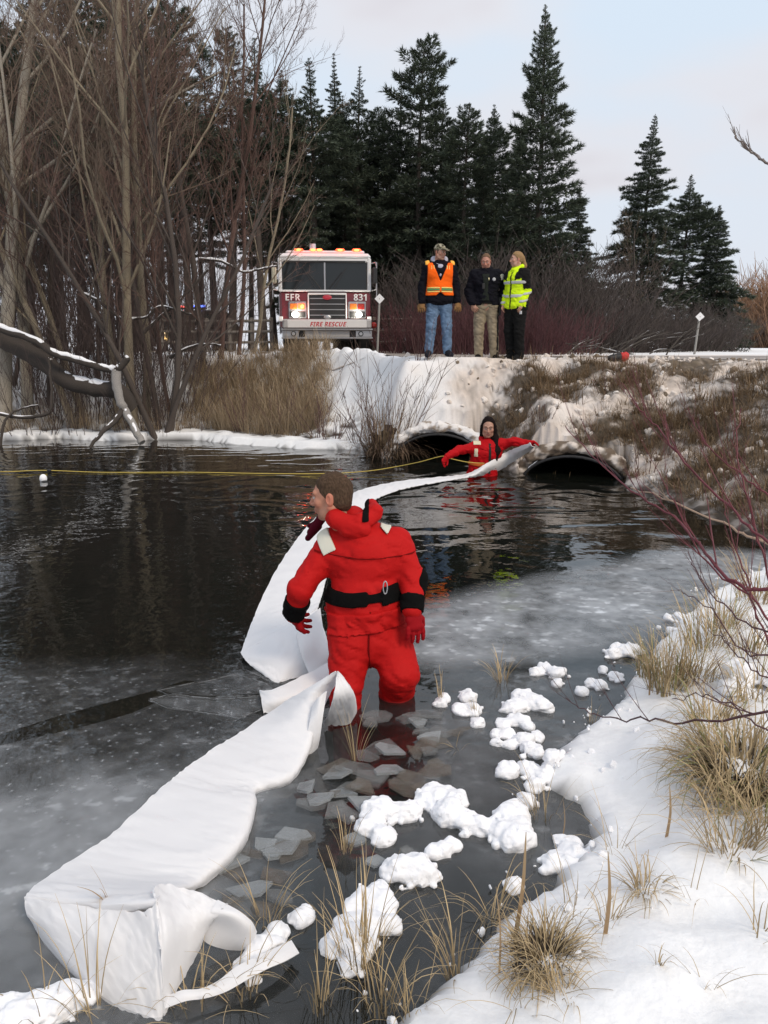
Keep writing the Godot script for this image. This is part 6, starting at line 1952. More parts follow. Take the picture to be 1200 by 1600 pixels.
func boom() -> void:
	var m1 := mat(Color(0.76, 0.76, 0.775), 0.75)
	bumpy(m1, 30.0, 0.05, 0.8)
	m1.backlight_enabled = true
	m1.backlight = Color(0.25, 0.25, 0.25)
	var o := thing("absorbent_boom", "long white absorbent boom curving across the water and folded beside the wading man", "boom")
	# sweep from the woman's hand round to the man: outer, middle, inner
	var far := []
	for q in [[[835, 699, 0.43], [831, 697, 0.46], [828, 692, 0.50]], [[806, 719, 0.20], [799, 712, 0.27], [794, 705, 0.33]], [[773, 738, 0.04], [765, 731, 0.13], [762, 723, 0.2]], [[735, 746, 0.02], [733, 744, 0.04], [733, 739, 0.06]], [[700, 751, 0.02], [698, 748, 0.03], [697, 744.5, 0.03]], [[655, 759, 0.02], [650, 754.5, 0.03], [646, 749.5, 0.02]], [[620, 767, 0.02], [610, 761, 0.035], [602, 756, 0.02]], [[590, 779, 0.02], [576, 772, 0.04], [560, 767, 0.02]], [[566, 797, 0.02], [548, 788, 0.04], [527, 784, 0.02]], [[545, 822, 0.02], [521, 812, 0.05], [495, 808, 0.02]], [[527, 850, 0.02], [497, 845, 0.05], [466, 840, 0.02]], [[515, 885, 0.03], [477, 884, 0.05], [436, 884, 0.02]], [[506, 920, 0.04], [460, 928, 0.06], [410, 934, 0.02]], [[500, 940, 0.06], [444, 963, 0.07], [391, 980, 0.02]], [[496, 952, 0.12], [432, 990, 0.10], [377, 1019, 0.03]]]:
		far.append([on(q[2][0], q[2][1], q[2][2]), on(q[1][0], q[1][1], q[1][2]), on(q[0][0], q[0][1], q[0][2])])
	var m := Mb.new()
	m.sheet(wrinkle(smooth_rows(far, 150, 14), 0.010, 0.75, 0.05, 3.0), 0.006)
	put("floating_length", m, m1, o)
	# the end folded down towards the photographer
	m = Mb.new()
	var fold := [[on(496, 952, 0.125), on(506, 985, 0.09), on(516, 1012, 0.04), on(516, 1036, 0.0)], [on(465, 970, 0.115), on(474, 1000, 0.10), on(480, 1030, 0.05), on(484, 1052, 0.0)], [on(432, 989, 0.105), on(440, 1018, 0.085), on(446, 1042, 0.05), on(448, 1063, 0.0)], [on(400, 1007, 0.06), on(408, 1026, 0.06), on(418, 1044, 0.03), on(430, 1066, 0.0)], [on(376, 1019, 0.03), on(380, 1027, 0.03), on(390, 1038, 0.02), on(405, 1049, 0.0)]]
	m.sheet(wrinkle(smooth_rows(fold, 24, 14), 0.006, 0.3, 0.2, 9.0), 0.006)
	put("folded_flap", m, m1, o)
	# upright curl against the man's thigh
	m = Mb.new()
	var curl := [[on(500, 950, 0.20), on(505, 985, 0.16), on(512, 1020, 0.10), on(514, 1052, 0.0)], [on(478, 968, 0.22), on(487, 1000, 0.16), on(496, 1030, 0.08), on(504, 1060, 0.0)], [on(464, 990, 0.16), on(470, 1015, 0.12), on(480, 1042, 0.05), on(490, 1066, 0.0)], [on(466, 1004, 0.10), on(474, 1024, 0.07), on(484, 1046, 0.03), on(494, 1064, 0.0)]]
	m.sheet(smooth_rows(curl, 16, 12), 0.006)
	put("upright_curl", m, m1, o)
	m = Mb.new()
	var strip := [[on(406, 1080, 0.03), on(409, 1096, 0.04), on(412, 1114, 0.0)], [on(425, 1078, 0.07), on(432, 1094, 0.06), on(440, 1112, 0.0)], [on(470, 1058, 0.08), on(478, 1078, 0.07), on(486, 1096, 0.02)], [on(525, 1030, 0.08), on(530, 1052, 0.08), on(534, 1080, 0.02)]]
	m.sheet(wrinkle(smooth_rows(strip, 18, 10), 0.006, 0.5, 0.3, 21.0), 0.006)
	put("tucked_end", m, m1, o)
	# near length: left edge, crown, right edge, right hem
	var near := []
	for q in [[[524, 1049, 0.34], [526, 1051, 0.33], [529, 1053, 0.32], [530, 1060, 0.29]], [[470, 1082, 0.20], [490, 1082, 0.23], [508, 1082, 0.22], [511, 1092, 0.17]], [[430, 1108, 0.08], [462, 1112, 0.15], [491, 1118, 0.15], [497, 1130, 0.10]], [[375, 1145, 0.03], [425, 1157, 0.11], [476, 1168, 0.12], [480, 1182, 0.05]], [[335, 1170, 0.02], [392, 1192, 0.08], [446, 1212, 0.08], [452, 1224, 0.0]], [[290, 1201, 0.02], [345, 1219, 0.06], [396, 1230, 0.045], [400, 1240, 0.0]], [[262, 1224, 0.02], [328, 1240, 0.085], [392, 1249, 0.11], [399, 1262, 0.02]], [[220, 1262, 0.02], [300, 1284, 0.10], [376, 1298, 0.12], [384, 1316, 0.02]], [[172, 1306, 0.02], [258, 1330, 0.10], [342, 1341, 0.12], [350, 1358, 0.02]], [[105, 1350, 0.03], [200, 1366, 0.11], [296, 1376, 0.12], [302, 1392, 0.03]], [[60, 1381, 0.06], [150, 1388, 0.13], [238, 1392, 0.19], [262, 1396, 0.16]], [[40, 1402, 0.09], [120, 1412, 0.14], [190, 1412, 0.22], [244, 1408, 0.26]], [[46, 1416, 0.05], [120, 1440, 0.08], [185, 1446, 0.11], [240, 1440, 0.14]]]:
		var r := []
		for k in 4: r.append(on(q[k][0], q[k][1], q[k][2] * (0.55 if k > 0 and q[k][2] < 0.16 and q[k][1] > 1130 and q[k][1] < 1385 else 1.0)))
		near.append(r)
	m = Mb.new()
	m.sheet(wrinkle(smooth_rows(near, 120, 22), 0.0065, 0.20, 0.05, 31.0), 0.006)
	put("near_length", m, m1, o)
	# its raised peak falls as two folds beside the man's leg
	m = Mb.new()
	var tent := [[on(527, 1050, 0.335), on(522, 1085, 0.26), on(515, 1110, 0.15), on(506, 1132, 0.02)], [on(529, 1051, 0.335), on(535, 1085, 0.25), on(532, 1110, 0.13), on(528, 1133, 0.01)], [on(530, 1052, 0.33), on(548, 1078, 0.26), on(553, 1100, 0.16), on(548, 1128, 0.01)], [on(531, 1053, 0.32), on(550, 1080, 0.22), on(556, 1100, 0.12), on(557, 1112, 0.03)]]
	m.sheet(wrinkle(smooth_rows(tent, 20, 16), 0.007, 0.3, 0.2, 41.0), 0.006)
	put("peaked_fold", m, m1, o)
	m = Mb.new()
	var drop := [[on(510, 1080, 0.26), on(505, 1115, 0.18), on(500, 1150, 0.08), on(496, 1168, 0.01)], [on(500, 1088, 0.25), on(496, 1120, 0.17), on(490, 1155, 0.07), on(484, 1178, 0.0)], [on(490, 1100, 0.20), on(484, 1130, 0.14), on(476, 1158, 0.06), on(466, 1178, 0.0)]]
	m.sheet(smooth_rows(drop, 14, 12), 0.006)
	put("hanging_fold", m, m1, o)
	# the near end stands up as a wall, then rolls to the right
	m = Mb.new()
	var wall := [[on(39, 1402, 0.09), on(42, 1425, 0.07), on(55, 1448, 0.03), on(72, 1476, 0.0)], [on(88, 1410, 0.14), on(84, 1446, 0.10), on(98, 1490, 0.05), on(122, 1530, 0.0)], [on(150, 1420, 0.17), on(146, 1466, 0.13), on(158, 1520, 0.06), on(176, 1570, 0.0)], [on(196, 1424, 0.20), on(200, 1478, 0.14), on(206, 1535, 0.07), on(214, 1585, 0.0)], [on(228, 1424, 0.23), on(236, 1480, 0.16), on(240, 1540, 0.08), on(246, 1594, 0.0)], [on(245, 1410, 0.26), on(252, 1470, 0.19), on(254, 1535, 0.09), on(254, 1590, 0.0)]]
	m.sheet(wrinkle(smooth_rows(wall, 50, 24), 0.007, 0.12, 0.10, 51.0), 0.006)
	put("standing_end", m, m1, o)
	m = Mb.new()
	var lap := [[on(245, 1409, 0.26), on(250, 1480, 0.18), on(254, 1560, 0.05), on(256, 1590, 0.0)], [on(240, 1388, 0.25), on(262, 1450, 0.20), on(272, 1510, 0.09), on(276, 1548, 0.02)], [on(262, 1384, 0.20), on(286, 1434, 0.17), on(296, 1480, 0.09), on(296, 1512, 0.03)], [on(312, 1396, 0.18), on(318, 1430, 0.15), on(318, 1455, 0.10), on(312, 1480, 0.05)], [on(356, 1414, 0.16), on(345, 1426, 0.16), on(330, 1440, 0.12), on(316, 1462, 0.07)]]
	m.sheet(wrinkle(smooth_rows(lap, 30, 20), 0.008, 0.2, 0.15, 61.0), 0.006)
	put("lapped_end", m, m1, o)
	m = Mb.new()
	var roll := [[on(340, 1407, 0.165), on(330, 1424, 0.16), on(318, 1440, 0.11), on(314, 1462, 0.06)], [on(372, 1424, 0.15), on(358, 1430, 0.155), on(340, 1446, 0.10), on(326, 1474, 0.04)], [on(392, 1440, 0.11), on(386, 1448, 0.11), on(372, 1464, 0.07), on(352, 1482, 0.02)], [on(400, 1456, 0.06), on(397, 1464, 0.06), on(390, 1476, 0.03), on(376, 1484, 0.01)]]
	m.sheet(smooth_rows(roll, 20, 14), 0.006)
	put("rolled_end", m, m1, o)
	m = Mb.new()
	var strap := []
	for q in [[264, 1556, 258, 1576, 0.02], [285, 1548, 290, 1564, 0.035], [312, 1546, 318, 1560, 0.03], [340, 1534, 352, 1550, 0.035], [368, 1512, 388, 1530, 0.05], [400, 1496, 418, 1514, 0.05], [430, 1482, 446, 1502, 0.045], [455, 1470, 467, 1490, 0.03]]:
		strap.append([on(q[0], q[1], q[4] + 0.012), on((q[0] + q[2]) * 0.5, (q[1] + q[3]) * 0.5, q[4] + 0.01), on(q[2], q[3], q[4])])
	m.sheet(smooth_rows(strap, 40, 6), 0.005)
	put("loose_strap", m, m1, o)
	# dry leaves caught in the fold
	for k in 3:
		var lf := Mb.new()
		var a := on([170, 172, 168][k], [1412, 1410, 1408][k], 0.17)
		var e: Vector3 = [on(120, 1385, 0.21), on(140, 1350, 0.27), on(155, 1388, 0.23)][k]
		lf.blade(smooth_path([a, a.lerp(e, 0.5) + V(0, 0.012, 0), e], 4), [0.022, 0.008, 0.014][k], V(0.2, 0.5, 0.8).normalized(), Color(0.40, 0.24, 0.10), Color(0.48, 0.33, 0.16))
		tag(put("dry_leaf", lf, M.blade, null), ["broad tan dry leaf lying in the boom's near fold", "thin dry leaf standing up from the boom's near fold", "short curled dry leaf between its two neighbours in the boom's near fold"][k], "leaf", "dry leaves caught in the boom")

# ---------- grass, snow lumps, ice and twigs ----------
const STRAW := Color(0.41, 0.31, 0.175)
func blade_path(r: RandomNumberGenerator, p: Vector3, h: float, az: float, lean: float, droop: float) -> PackedVector3Array:
	var out := PackedVector3Array([p])
	var el := PI * 0.5 - lean
	var q := p
	for i in 6:
		var d := V(cos(el) * cos(az), sin(el), cos(el) * sin(az))
		q += d * h / 6.0
		out.append(q)
		el -= droop / 6.0 * (0.4 + 0.35 * i)
		az += r.randf_range(-0.12, 0.12)
	return out

func tuft_mesh(r: RandomNumberGenerator, n: int, h: float, spread: float, lean: float, droop: float, w: float, tone: Color, green := 0.0) -> Mb:
	var m := Mb.new()
	for i in n:
		var a := r.randf() * TAU
		var s := sqrt(r.randf()) * spread
		var g := r.randf_range(0.6, 1.35)
		var c := tone * g
		if r.randf() < green: c = Color(0.20, 0.20, 0.07) * g
		var az := a + r.randf_range(-0.9, 0.9)
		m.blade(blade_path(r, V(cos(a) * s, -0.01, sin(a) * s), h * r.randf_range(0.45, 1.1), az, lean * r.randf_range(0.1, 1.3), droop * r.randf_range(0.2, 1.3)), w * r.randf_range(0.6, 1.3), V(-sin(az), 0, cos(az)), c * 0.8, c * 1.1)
	return m

func dry_grass() -> void:
	var r := RandomNumberGenerator.new()
	r.seed = 77
	# tall dead grass along the far bank, left of the snow slope
	var clumps := []
	for k in 4: clumps.append(tuft_mesh(r, 15, 0.62, 0.07, 0.5, 1.1, 0.007, Color(0.36, 0.275, 0.18)).mesh())
	var host := Node3D.new()
	host.name = "dry_grass"
	host.set_meta("kind", "stuff")
	add_child(host)
	for k in 4:
		var t := []
		for i in 290:
			var q := at(r.randf_range(288, 520), 545, 1.0)
			var d := r.randf_range(14.3, 17.6)
			var x := q.x * d
			var z := -d
			var edge := sstep(286, 330, 600.0 + q.x * 1232.0) * (1.0 - sstep(470, 528, 600.0 + q.x * 1232.0))
			var sd := shore(x, z)
			if sd < 0.55 or r.randf() > edge + 0.12: continue
			t.append(Transform3D(Basis(Vector3.UP, r.randf() * TAU) * Basis.from_scale(Vector3.ONE * r.randf_range(0.7, 1.35)), V(x, ground_at(x, z) - 0.03, z)))
		for i in 90:
			var q := at(r.randf_range(-20, 290), 545, 1.0)
			var d := r.randf_range(14.6, 16.4)
			var x := q.x * d
			if shore(x, -d) < 0.45: continue
			t.append(Transform3D(Basis(Vector3.UP, r.randf() * TAU) * Basis.from_scale(Vector3.ONE * r.randf_range(0.45, 0.9)), V(x, ground_at(x, -d) - 0.03, -d)))
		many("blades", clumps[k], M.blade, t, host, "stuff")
	# matted grass and clods on the bare culvert bank
	var mats := []
	for k in 3: mats.append(tuft_mesh(r, 16, 0.26, 0.07, 1.1, 0.9, 0.006, Color(0.20, 0.135, 0.075)).mesh())
	var mat_host := Node3D.new()
	mat_host.name = "matted_grass"
	mat_host.set_meta("kind", "stuff")
	add_child(mat_host)
	for k in 3:
		var t := []
		for i in 5200:
			var x := r.randf_range(-3.6, 6.0)
			var z := r.randf_range(-14.6, -6.5)
			var sd := shore(x, z)
			if sd < 0.08 or sd > 2.3: continue
			var c := soil(x, ground_at(x, z), z, sd, 0.0, 1.0)
			var wild := x > 3.0 and sd < 1.6
			if c.r > 0.36 and r.randf() > (0.22 if wild else 0.03): continue
			if x < 1.5 and r.randf() > 0.35: continue
			t.append(Transform3D(Basis(Vector3.UP, r.randf() * TAU) * Basis.from_scale(Vector3.ONE * r.randf_range(0.5, 1.25)), V(x, ground_at(x, z), z)))
		many("blades", mats[k], M.blade, t, mat_host, "stuff")
	var clod := field([cap(V(-0.02, 0, 0), V(0.02, 0.004, 0.01), 0.03, 0.024, 0.02), cap(V(0, 0, 0.02), V(0.01, 0.01, -0.02), 0.022, 0.026, 0.02)], 0.012, 0.0, null, null, 0.014, 30.0).mesh(false)
	var crumbs := []
	var cols := []
	for i in 2600:
		var x := r.randf_range(0.3, 7.5)
		var z := r.randf_range(-14.6, -7.0)
		var sd := shore(x, z)
		if sd < 0.1 or sd > 4.5: continue
		if r.randf() > sstep(0.3, 2.2, x) + 0.1: continue
		var s := pow(r.randf(), 3.5) * 1.3 + 0.22
		crumbs.append(Transform3D(Basis.from_euler(V(r.randf() * 6.0, r.randf() * 6.0, r.randf() * 6.0)) * Basis.from_scale(V(s, s * r.randf_range(0.6, 1.0), s)), V(x, ground_at(x, z) + 0.004, z)))
		cols.append(Color(0.62, 0.54, 0.475).lerp(Color(0.76, 0.72, 0.68), r.randf()) if r.randf() < 0.75 else Color(0.16, 0.125, 0.09) * r.randf_range(0.7, 1.5))
	many("snow_crumbs", clod, vmat(0.9), crumbs, null, "stuff", cols)
	var bits := []
	for i in 5000:
		var x := r.randf_range(-0.1, 3.2)
		var z := r.randf_range(-5.8, -1.5)
		var sd := shore(x, z)
		if sd < -0.16 or sd > 0.35 or r.randf() > 0.22: continue
		var s := pow(r.randf(), 3.0) * 0.42 + 0.08
		bits.append(Transform3D(Basis.from_euler(V(r.randf() * 6.0, r.randf() * 6.0, r.randf() * 6.0)) * Basis.from_scale(V(s, s * 0.7, s)), V(x, maxf(0.012, ground_at(x, z) + 0.003), z)))
	many("snow_bits", clod, M.snow, bits, null, "stuff")
	# dark brown tussock with tall stems on the shore
	var b := at(603, 700, 12.62)
	b.y = 0.0
	var t0 := thing("tussock", "tall dark brown tussock with upright stems on the shore left of the culverts", "grass tussock", b)
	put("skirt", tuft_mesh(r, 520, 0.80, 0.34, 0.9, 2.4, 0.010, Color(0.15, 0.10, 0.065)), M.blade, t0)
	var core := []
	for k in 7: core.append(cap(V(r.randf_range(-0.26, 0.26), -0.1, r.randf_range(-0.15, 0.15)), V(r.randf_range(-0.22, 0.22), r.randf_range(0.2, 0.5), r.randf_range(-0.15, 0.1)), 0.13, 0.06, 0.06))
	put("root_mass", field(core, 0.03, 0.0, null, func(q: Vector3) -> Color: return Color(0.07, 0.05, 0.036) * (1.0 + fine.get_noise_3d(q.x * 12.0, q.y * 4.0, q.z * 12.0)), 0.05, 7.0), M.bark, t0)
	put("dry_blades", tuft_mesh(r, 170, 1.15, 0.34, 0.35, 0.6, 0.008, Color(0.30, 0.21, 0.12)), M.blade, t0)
	var st := MeshInstance3D.new()
	st.mesh = thicket_mesh(901, 44, 1.75, 0.34, Color(0.13, 0.085, 0.07), 4, 0.007)
	st.material_override = M.twig
	st.name = "stems"
	t0.add_child(st)
	var k2 := 0
	for q in [[655, 600, 13.2, 0.75, 10], [500, 640, 14.0, 1.0, 14], [520, 655, 13.7, 0.7, 10], [560, 640, 13.4, 0.9, 12], [380, 640, 14.9, 1.3, 16], [440, 630, 14.5, 1.1, 12], [1160, 555, 9.3, 0.5, 5], [1055, 630, 10.0, 0.55, 7], [1020, 650, 9.8, 0.55, 6], [945, 560, 11.6, 0.4, 6], [850, 640, 11.2, 0.35, 7]]:
		var p := at(q[0], q[1], q[2])
		p.y = ground_at(p.x, p.z) - 0.03
		var w := MeshInstance3D.new()
		w.mesh = thicket_mesh(910 + k2, q[4], q[3], 0.16, Color(0.11, 0.062, 0.055), 4, 0.006)
		w.material_override = M.twig
		w.name = numbered("dead_weed")
		add_child(w)
		w.position = p
		tag(w, "leafless dead weed stems %s" % ["on the snow just below the orange-vested person", "in the snow at the right end of the dry grass", "near the waterline right of the dry grass", "left beside the dark brown tussock", "standing tall in the middle of the dry grass", "standing tall in the right half of the dry grass", "on the bank crest at the right edge", "on the bank slope right of the right culvert", "low on the bank right of the right culvert", "on the crest just left of the bag", "on the slope above the right culvert"][k2], "weed", "dead weeds on the far bank")
		k2 += 1
	foreground_tufts(r)

func foreground_tufts(r: RandomNumberGenerator) -> void:
	# px, py of the foot, blades, length, spread, lean, droop, width, green share, label
	var list := [
		[1160, 1215, 620, 0.34, 0.15, 1.0, 2.5, 0.0055, 0.14, "largest dark sedge tussock at the right edge of the snowy bank"],
		[1140, 1330, 80, 0.26, 0.07, 0.8, 1.6, 0.004, 0.1, "sparse straw tuft below the largest sedge tussock"],
		[1045, 1075, 190, 0.30, 0.10, 0.4, 1.1, 0.005, 0.15, "dense upright straw tuft where bank and pond ice meet"],
		[1085, 1060, 90, 0.32, 0.10, 0.6, 1.2, 0.005, 0.1, "straw tuft just right of the dense upright one"],
		[1130, 985, 110, 0.36, 0.12, 0.6, 1.3, 0.005, 0.1, "straw tuft behind the others at the far end of the near bank"],
		[1170, 1020, 70, 0.30, 0.10, 0.7, 1.4, 0.005, 0.1, "straw tuft at the right edge under the red twigs"],
		[1110, 1130, 90, 0.26, 0.09, 0.8, 1.6, 0.005, 0.1, "low bent straw tuft above the largest sedge tussock"],
		[1005, 1392, 70, 0.17, 0.035, 0.9, 2.3, 0.0035, 0.0, "drooping brown tuft alone in the middle of the snowy bank"],
		[850, 1500, 420, 0.18, 0.075, 1.1, 2.6, 0.003, 0.0, "round tangled brown tussock with a dark hollow in the near snow"],
		[880, 1555, 60, 0.15, 0.04, 0.9, 1.8, 0.003, 0.0, "small tuft just below the round tangled tussock"],
		[715, 1530, 34, 0.30, 0.03, 0.45, 1.3, 0.0035, 0.0, "bent tall reeds at the snow's lower left edge"],
		[770, 1440, 26, 0.22, 0.03, 0.6, 1.5, 0.0035, 0.0, "arching reeds at the snow edge above the tangled tussock"],
		[1030, 1505, 12, 0.08, 0.01, 0.5, 1.0, 0.003, 0.0, "tiny brown sprig in smooth snow at the lower right"],
		[925, 1130, 12, 0.13, 0.02, 0.4, 0.6, 0.003, 0.0, "few short stubs on the snow by the pond inlet"],
		[560, 1510, 60, 0.34, 0.06, 0.35, 0.9, 0.0035, 0.0, "tall thin reeds rising from the snow lumps at the bottom"],
		[595, 1575, 30, 0.26, 0.04, 0.4, 1.1, 0.0035, 0.0, "thin reeds at the bottom edge right of the boom"],
		[540, 1330, 16, 0.20, 0.02, 0.3, 0.7, 0.003, 0.0, "sparse reeds standing left of the curved snow ridge"],
		[415, 1440, 22, 0.26, 0.04, 0.5, 1.3, 0.0035, 0.0, "bent reeds beside the boom's rolled end"],
		[300, 1575, 26, 0.22, 0.06, 0.8, 1.4, 0.0035, 0.0, "bent straw blades around the loose white strap"],
		[380, 1560, 20, 0.22, 0.04, 0.5, 1.2, 0.0035, 0.0, "bent straw blades right of the loose white strap"],
		[150, 1590, 14, 0.36, 0.05, 0.4, 0.9, 0.0035, 0.0, "tall bent reeds before the boom's standing end"],
		[60, 1600, 14, 0.30, 0.06, 0.6, 1.2, 0.0035, 0.0, "straw blades at the bottom left corner"],
		[785, 1065, 36, 0.22, 0.035, 0.55, 0.9, 0.0035, 0.0, "straw reeds behind the round snow lump in the shallows"],
		[690, 1100, 10, 0.20, 0.012, 0.2, 0.4, 0.0035, 0.0, "thin upright reeds right of the wading man"],
		[555, 1190, 14, 0.28, 0.02, 0.3, 0.6, 0.0035, 0.0, "thin reeds standing at the peak of the boom"],
		[715, 1170, 12, 0.09, 0.02, 0.9, 1.0, 0.003, 0.0, "small sprig frozen into the grey ice"],
		[850, 1275, 26, 0.24, 0.05, 0.6, 1.0, 0.0028, 0.0, "fine branching stalks between the snow lumps and the bank"],
		[1185, 935, 120, 0.40, 0.14, 0.6, 1.2, 0.005, 0.05, "straw tuft at the right edge behind the osier branches"],
		[1100, 1010, 130, 0.34, 0.12, 0.5, 1.2, 0.005, 0.1, "straw tuft in the middle of the bank's far end"],
		[1180, 1090, 110, 0.30, 0.11, 0.7, 1.5, 0.005, 0.1, "straw tuft at the right edge above the snow hood"],
		[1015, 1055, 80, 0.26, 0.06, 0.35, 0.9, 0.005, 0.2, "narrow greenish tuft at the bank's water edge"],
		[1150, 1270, 120, 0.30, 0.10, 0.9, 1.7, 0.0045, 0.1, "tangled straw lying below the largest sedge tussock"],
		[1195, 1300, 60, 0.30, 0.06, 0.7, 1.5, 0.004, 0.1, "straw tuft cut by the right edge beside the sparse tuft"],
		[960, 1330, 14, 0.22, 0.03, 0.7, 1.2, 0.0022, 0.0, "few fine hairlike stalks above the drooping tuft"],
		[900, 1420, 18, 0.24, 0.04, 0.9, 1.4, 0.0024, 0.0, "fine arching stalks left of the drooping tuft"],
		[1080, 1400, 10, 0.24, 0.03, 1.0, 1.3, 0.0024, 0.0, "fine arching stalks right of the drooping tuft"],
		[1060, 1190, 10, 0.20, 0.03, 0.8, 1.0, 0.0024, 0.0, "fine stalks in smooth snow left of the largest tussock"],
		[820, 1560, 24, 0.22, 0.05, 0.9, 1.6, 0.003, 0.0, "bent blades left below the round tangled tussock"],
		[950, 1440, 26, 0.16, 0.03, 0.9, 1.8, 0.003, 0.0, "small bent tuft beside the first broad brown blade"],
		[1100, 1540, 8, 0.16, 0.02, 0.9, 1.4, 0.0024, 0.0, "two or three bent stalks in the lower right snow"],
		[1190, 1460, 14, 0.18, 0.03, 0.6, 1.2, 0.003, 0.0, "brown stalks at the lower right edge"],
		[640, 1585, 24, 0.24, 0.04, 0.6, 1.3, 0.0032, 0.0, "bent reeds where the snow meets the water at the bottom"],
		[500, 1570, 20, 0.30, 0.04, 0.4, 1.0, 0.0032, 0.0, "thin reeds in the water left of the bottom snow heap"],
		[745, 1120, 14, 0.12, 0.02, 0.4, 0.8, 0.003, 0.0, "few stalks in the small snow lump right of the wading man"]]
	for q in list:
		var g := on(q[0], q[1], 0.0)
		for it in 4: g = on(q[0], q[1], maxf(0.0, ground_at(g.x, g.z)))
		var o := thing("sedge_tuft", q[9], "grass tuft", g, 0.0, "sedge and reed tufts in the foreground")
		put("blades", tuft_mesh(r, q[2], q[3], q[4], q[5], q[6], q[7], STRAW if q[8] < 0.3 else Color(0.30, 0.22, 0.115), q[8]), M.blade, o)
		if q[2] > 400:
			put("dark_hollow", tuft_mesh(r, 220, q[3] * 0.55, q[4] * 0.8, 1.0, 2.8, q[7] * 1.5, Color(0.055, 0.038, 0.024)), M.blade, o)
	# single broad dead blades
	var s := 0
	for q in [[945, 1460, 950, 1330, 0.012], [1040, 1310, 1046, 1225, 0.010], [803, 1468, 822, 1300, 0.013], [1015, 1085, 1008, 1018, 0.008], [780, 1520, 775, 1385, 0.006], [878, 1310, 880, 1250, 0.004]]:
		var g := on(q[0], q[1], 0.0)
		for it in 4: g = on(q[0], q[1], maxf(0.0, ground_at(g.x, g.z)))
		var e := at(q[2], q[3], -g.z)
		var m := Mb.new()
		m.blade(smooth_path([g - V(0, 0.02, 0), g.lerp(e, 0.5) + V(0.006, 0, 0.01), e], 4), q[4], V(0.95, 0, 0.3).normalized(), Color(0.34, 0.22, 0.12), Color(0.36, 0.26, 0.15))
		tag(put("dead_reed", m, M.blade, null), ["broad brown blade upright in the snow above the drooping tuft's left", "broad brown blade upright in the snow left of the sparse tuft", "broad brown blade leaning right at the snow edge", "narrow upright blade at the near end of the straw tufts", "narrow dark stalk beside the tangled tussock", "thin pale stalk at the inlet's edge"][s], "grass blade", "single dead blades in the snow")
		s += 1

func lump(r: RandomNumberGenerator, name_: String, label: String, balls: Array, group := "snow lumps on the reeds in the shallows") -> void:
	var o: Vector3 = on(balls[0][0], balls[0][1], 0.0)
	o.y = 0.0
	var prims := []
	for b in balls:
		var p: Vector3 = on(b[0], b[1], 0.03) - o
		var base := maxf(0.0, ground_at(p.x + o.x, p.z + o.z))
		p.y = base + b[2] * 0.42
		for k in 5:
			var e: Vector3 = p + V(r.randf_range(-1, 1), r.randf_range(-0.3, 0.4), r.randf_range(-1, 1)) * b[2] * 0.85
			var sz: float = b[2] * r.randf_range(0.4, 1.0)
			prims.append(ell(e, V(sz * r.randf_range(0.8, 1.15), sz * r.randf_range(0.55, 0.85), sz * r.randf_range(0.8, 1.15)), 0.03))
		for k in 3:
			var e2: Vector3 = p + V(r.randf_range(-1, 1), r.randf_range(-0.4, 0.2), r.randf_range(-1, 1)).normalized() * b[2] * 1.15
			prims.append(ell(e2, Vector3.ONE * b[2] * r.randf_range(0.18, 0.36), 0.006))
		for k in 3:
			var e3: Vector3 = p + V(r.randf_range(-1, 1), 0, r.randf_range(-1, 1)).normalized() * b[2] * r.randf_range(1.3, 2.0)
			e3.y = maxf(0.0, ground_at(e3.x + o.x, e3.z + o.z)) + 0.006
			prims.append(ell(e3, V(r.randf_range(0.006, 0.012), r.randf_range(0.004, 0.009), r.randf_range(0.006, 0.012)), 0.004))
		if base < 0.02: prims.append(cap(p, V(p.x, -0.03, p.z), b[2] * 0.35, b[2] * 0.3, 0.015))
	var m := field(prims, 0.008, 0.004, null, null, 0.013, 19.0)
	var mi := put(name_, m, M.snow, null)
	mi.position = o
	tag(mi, label, "snow lump", group)

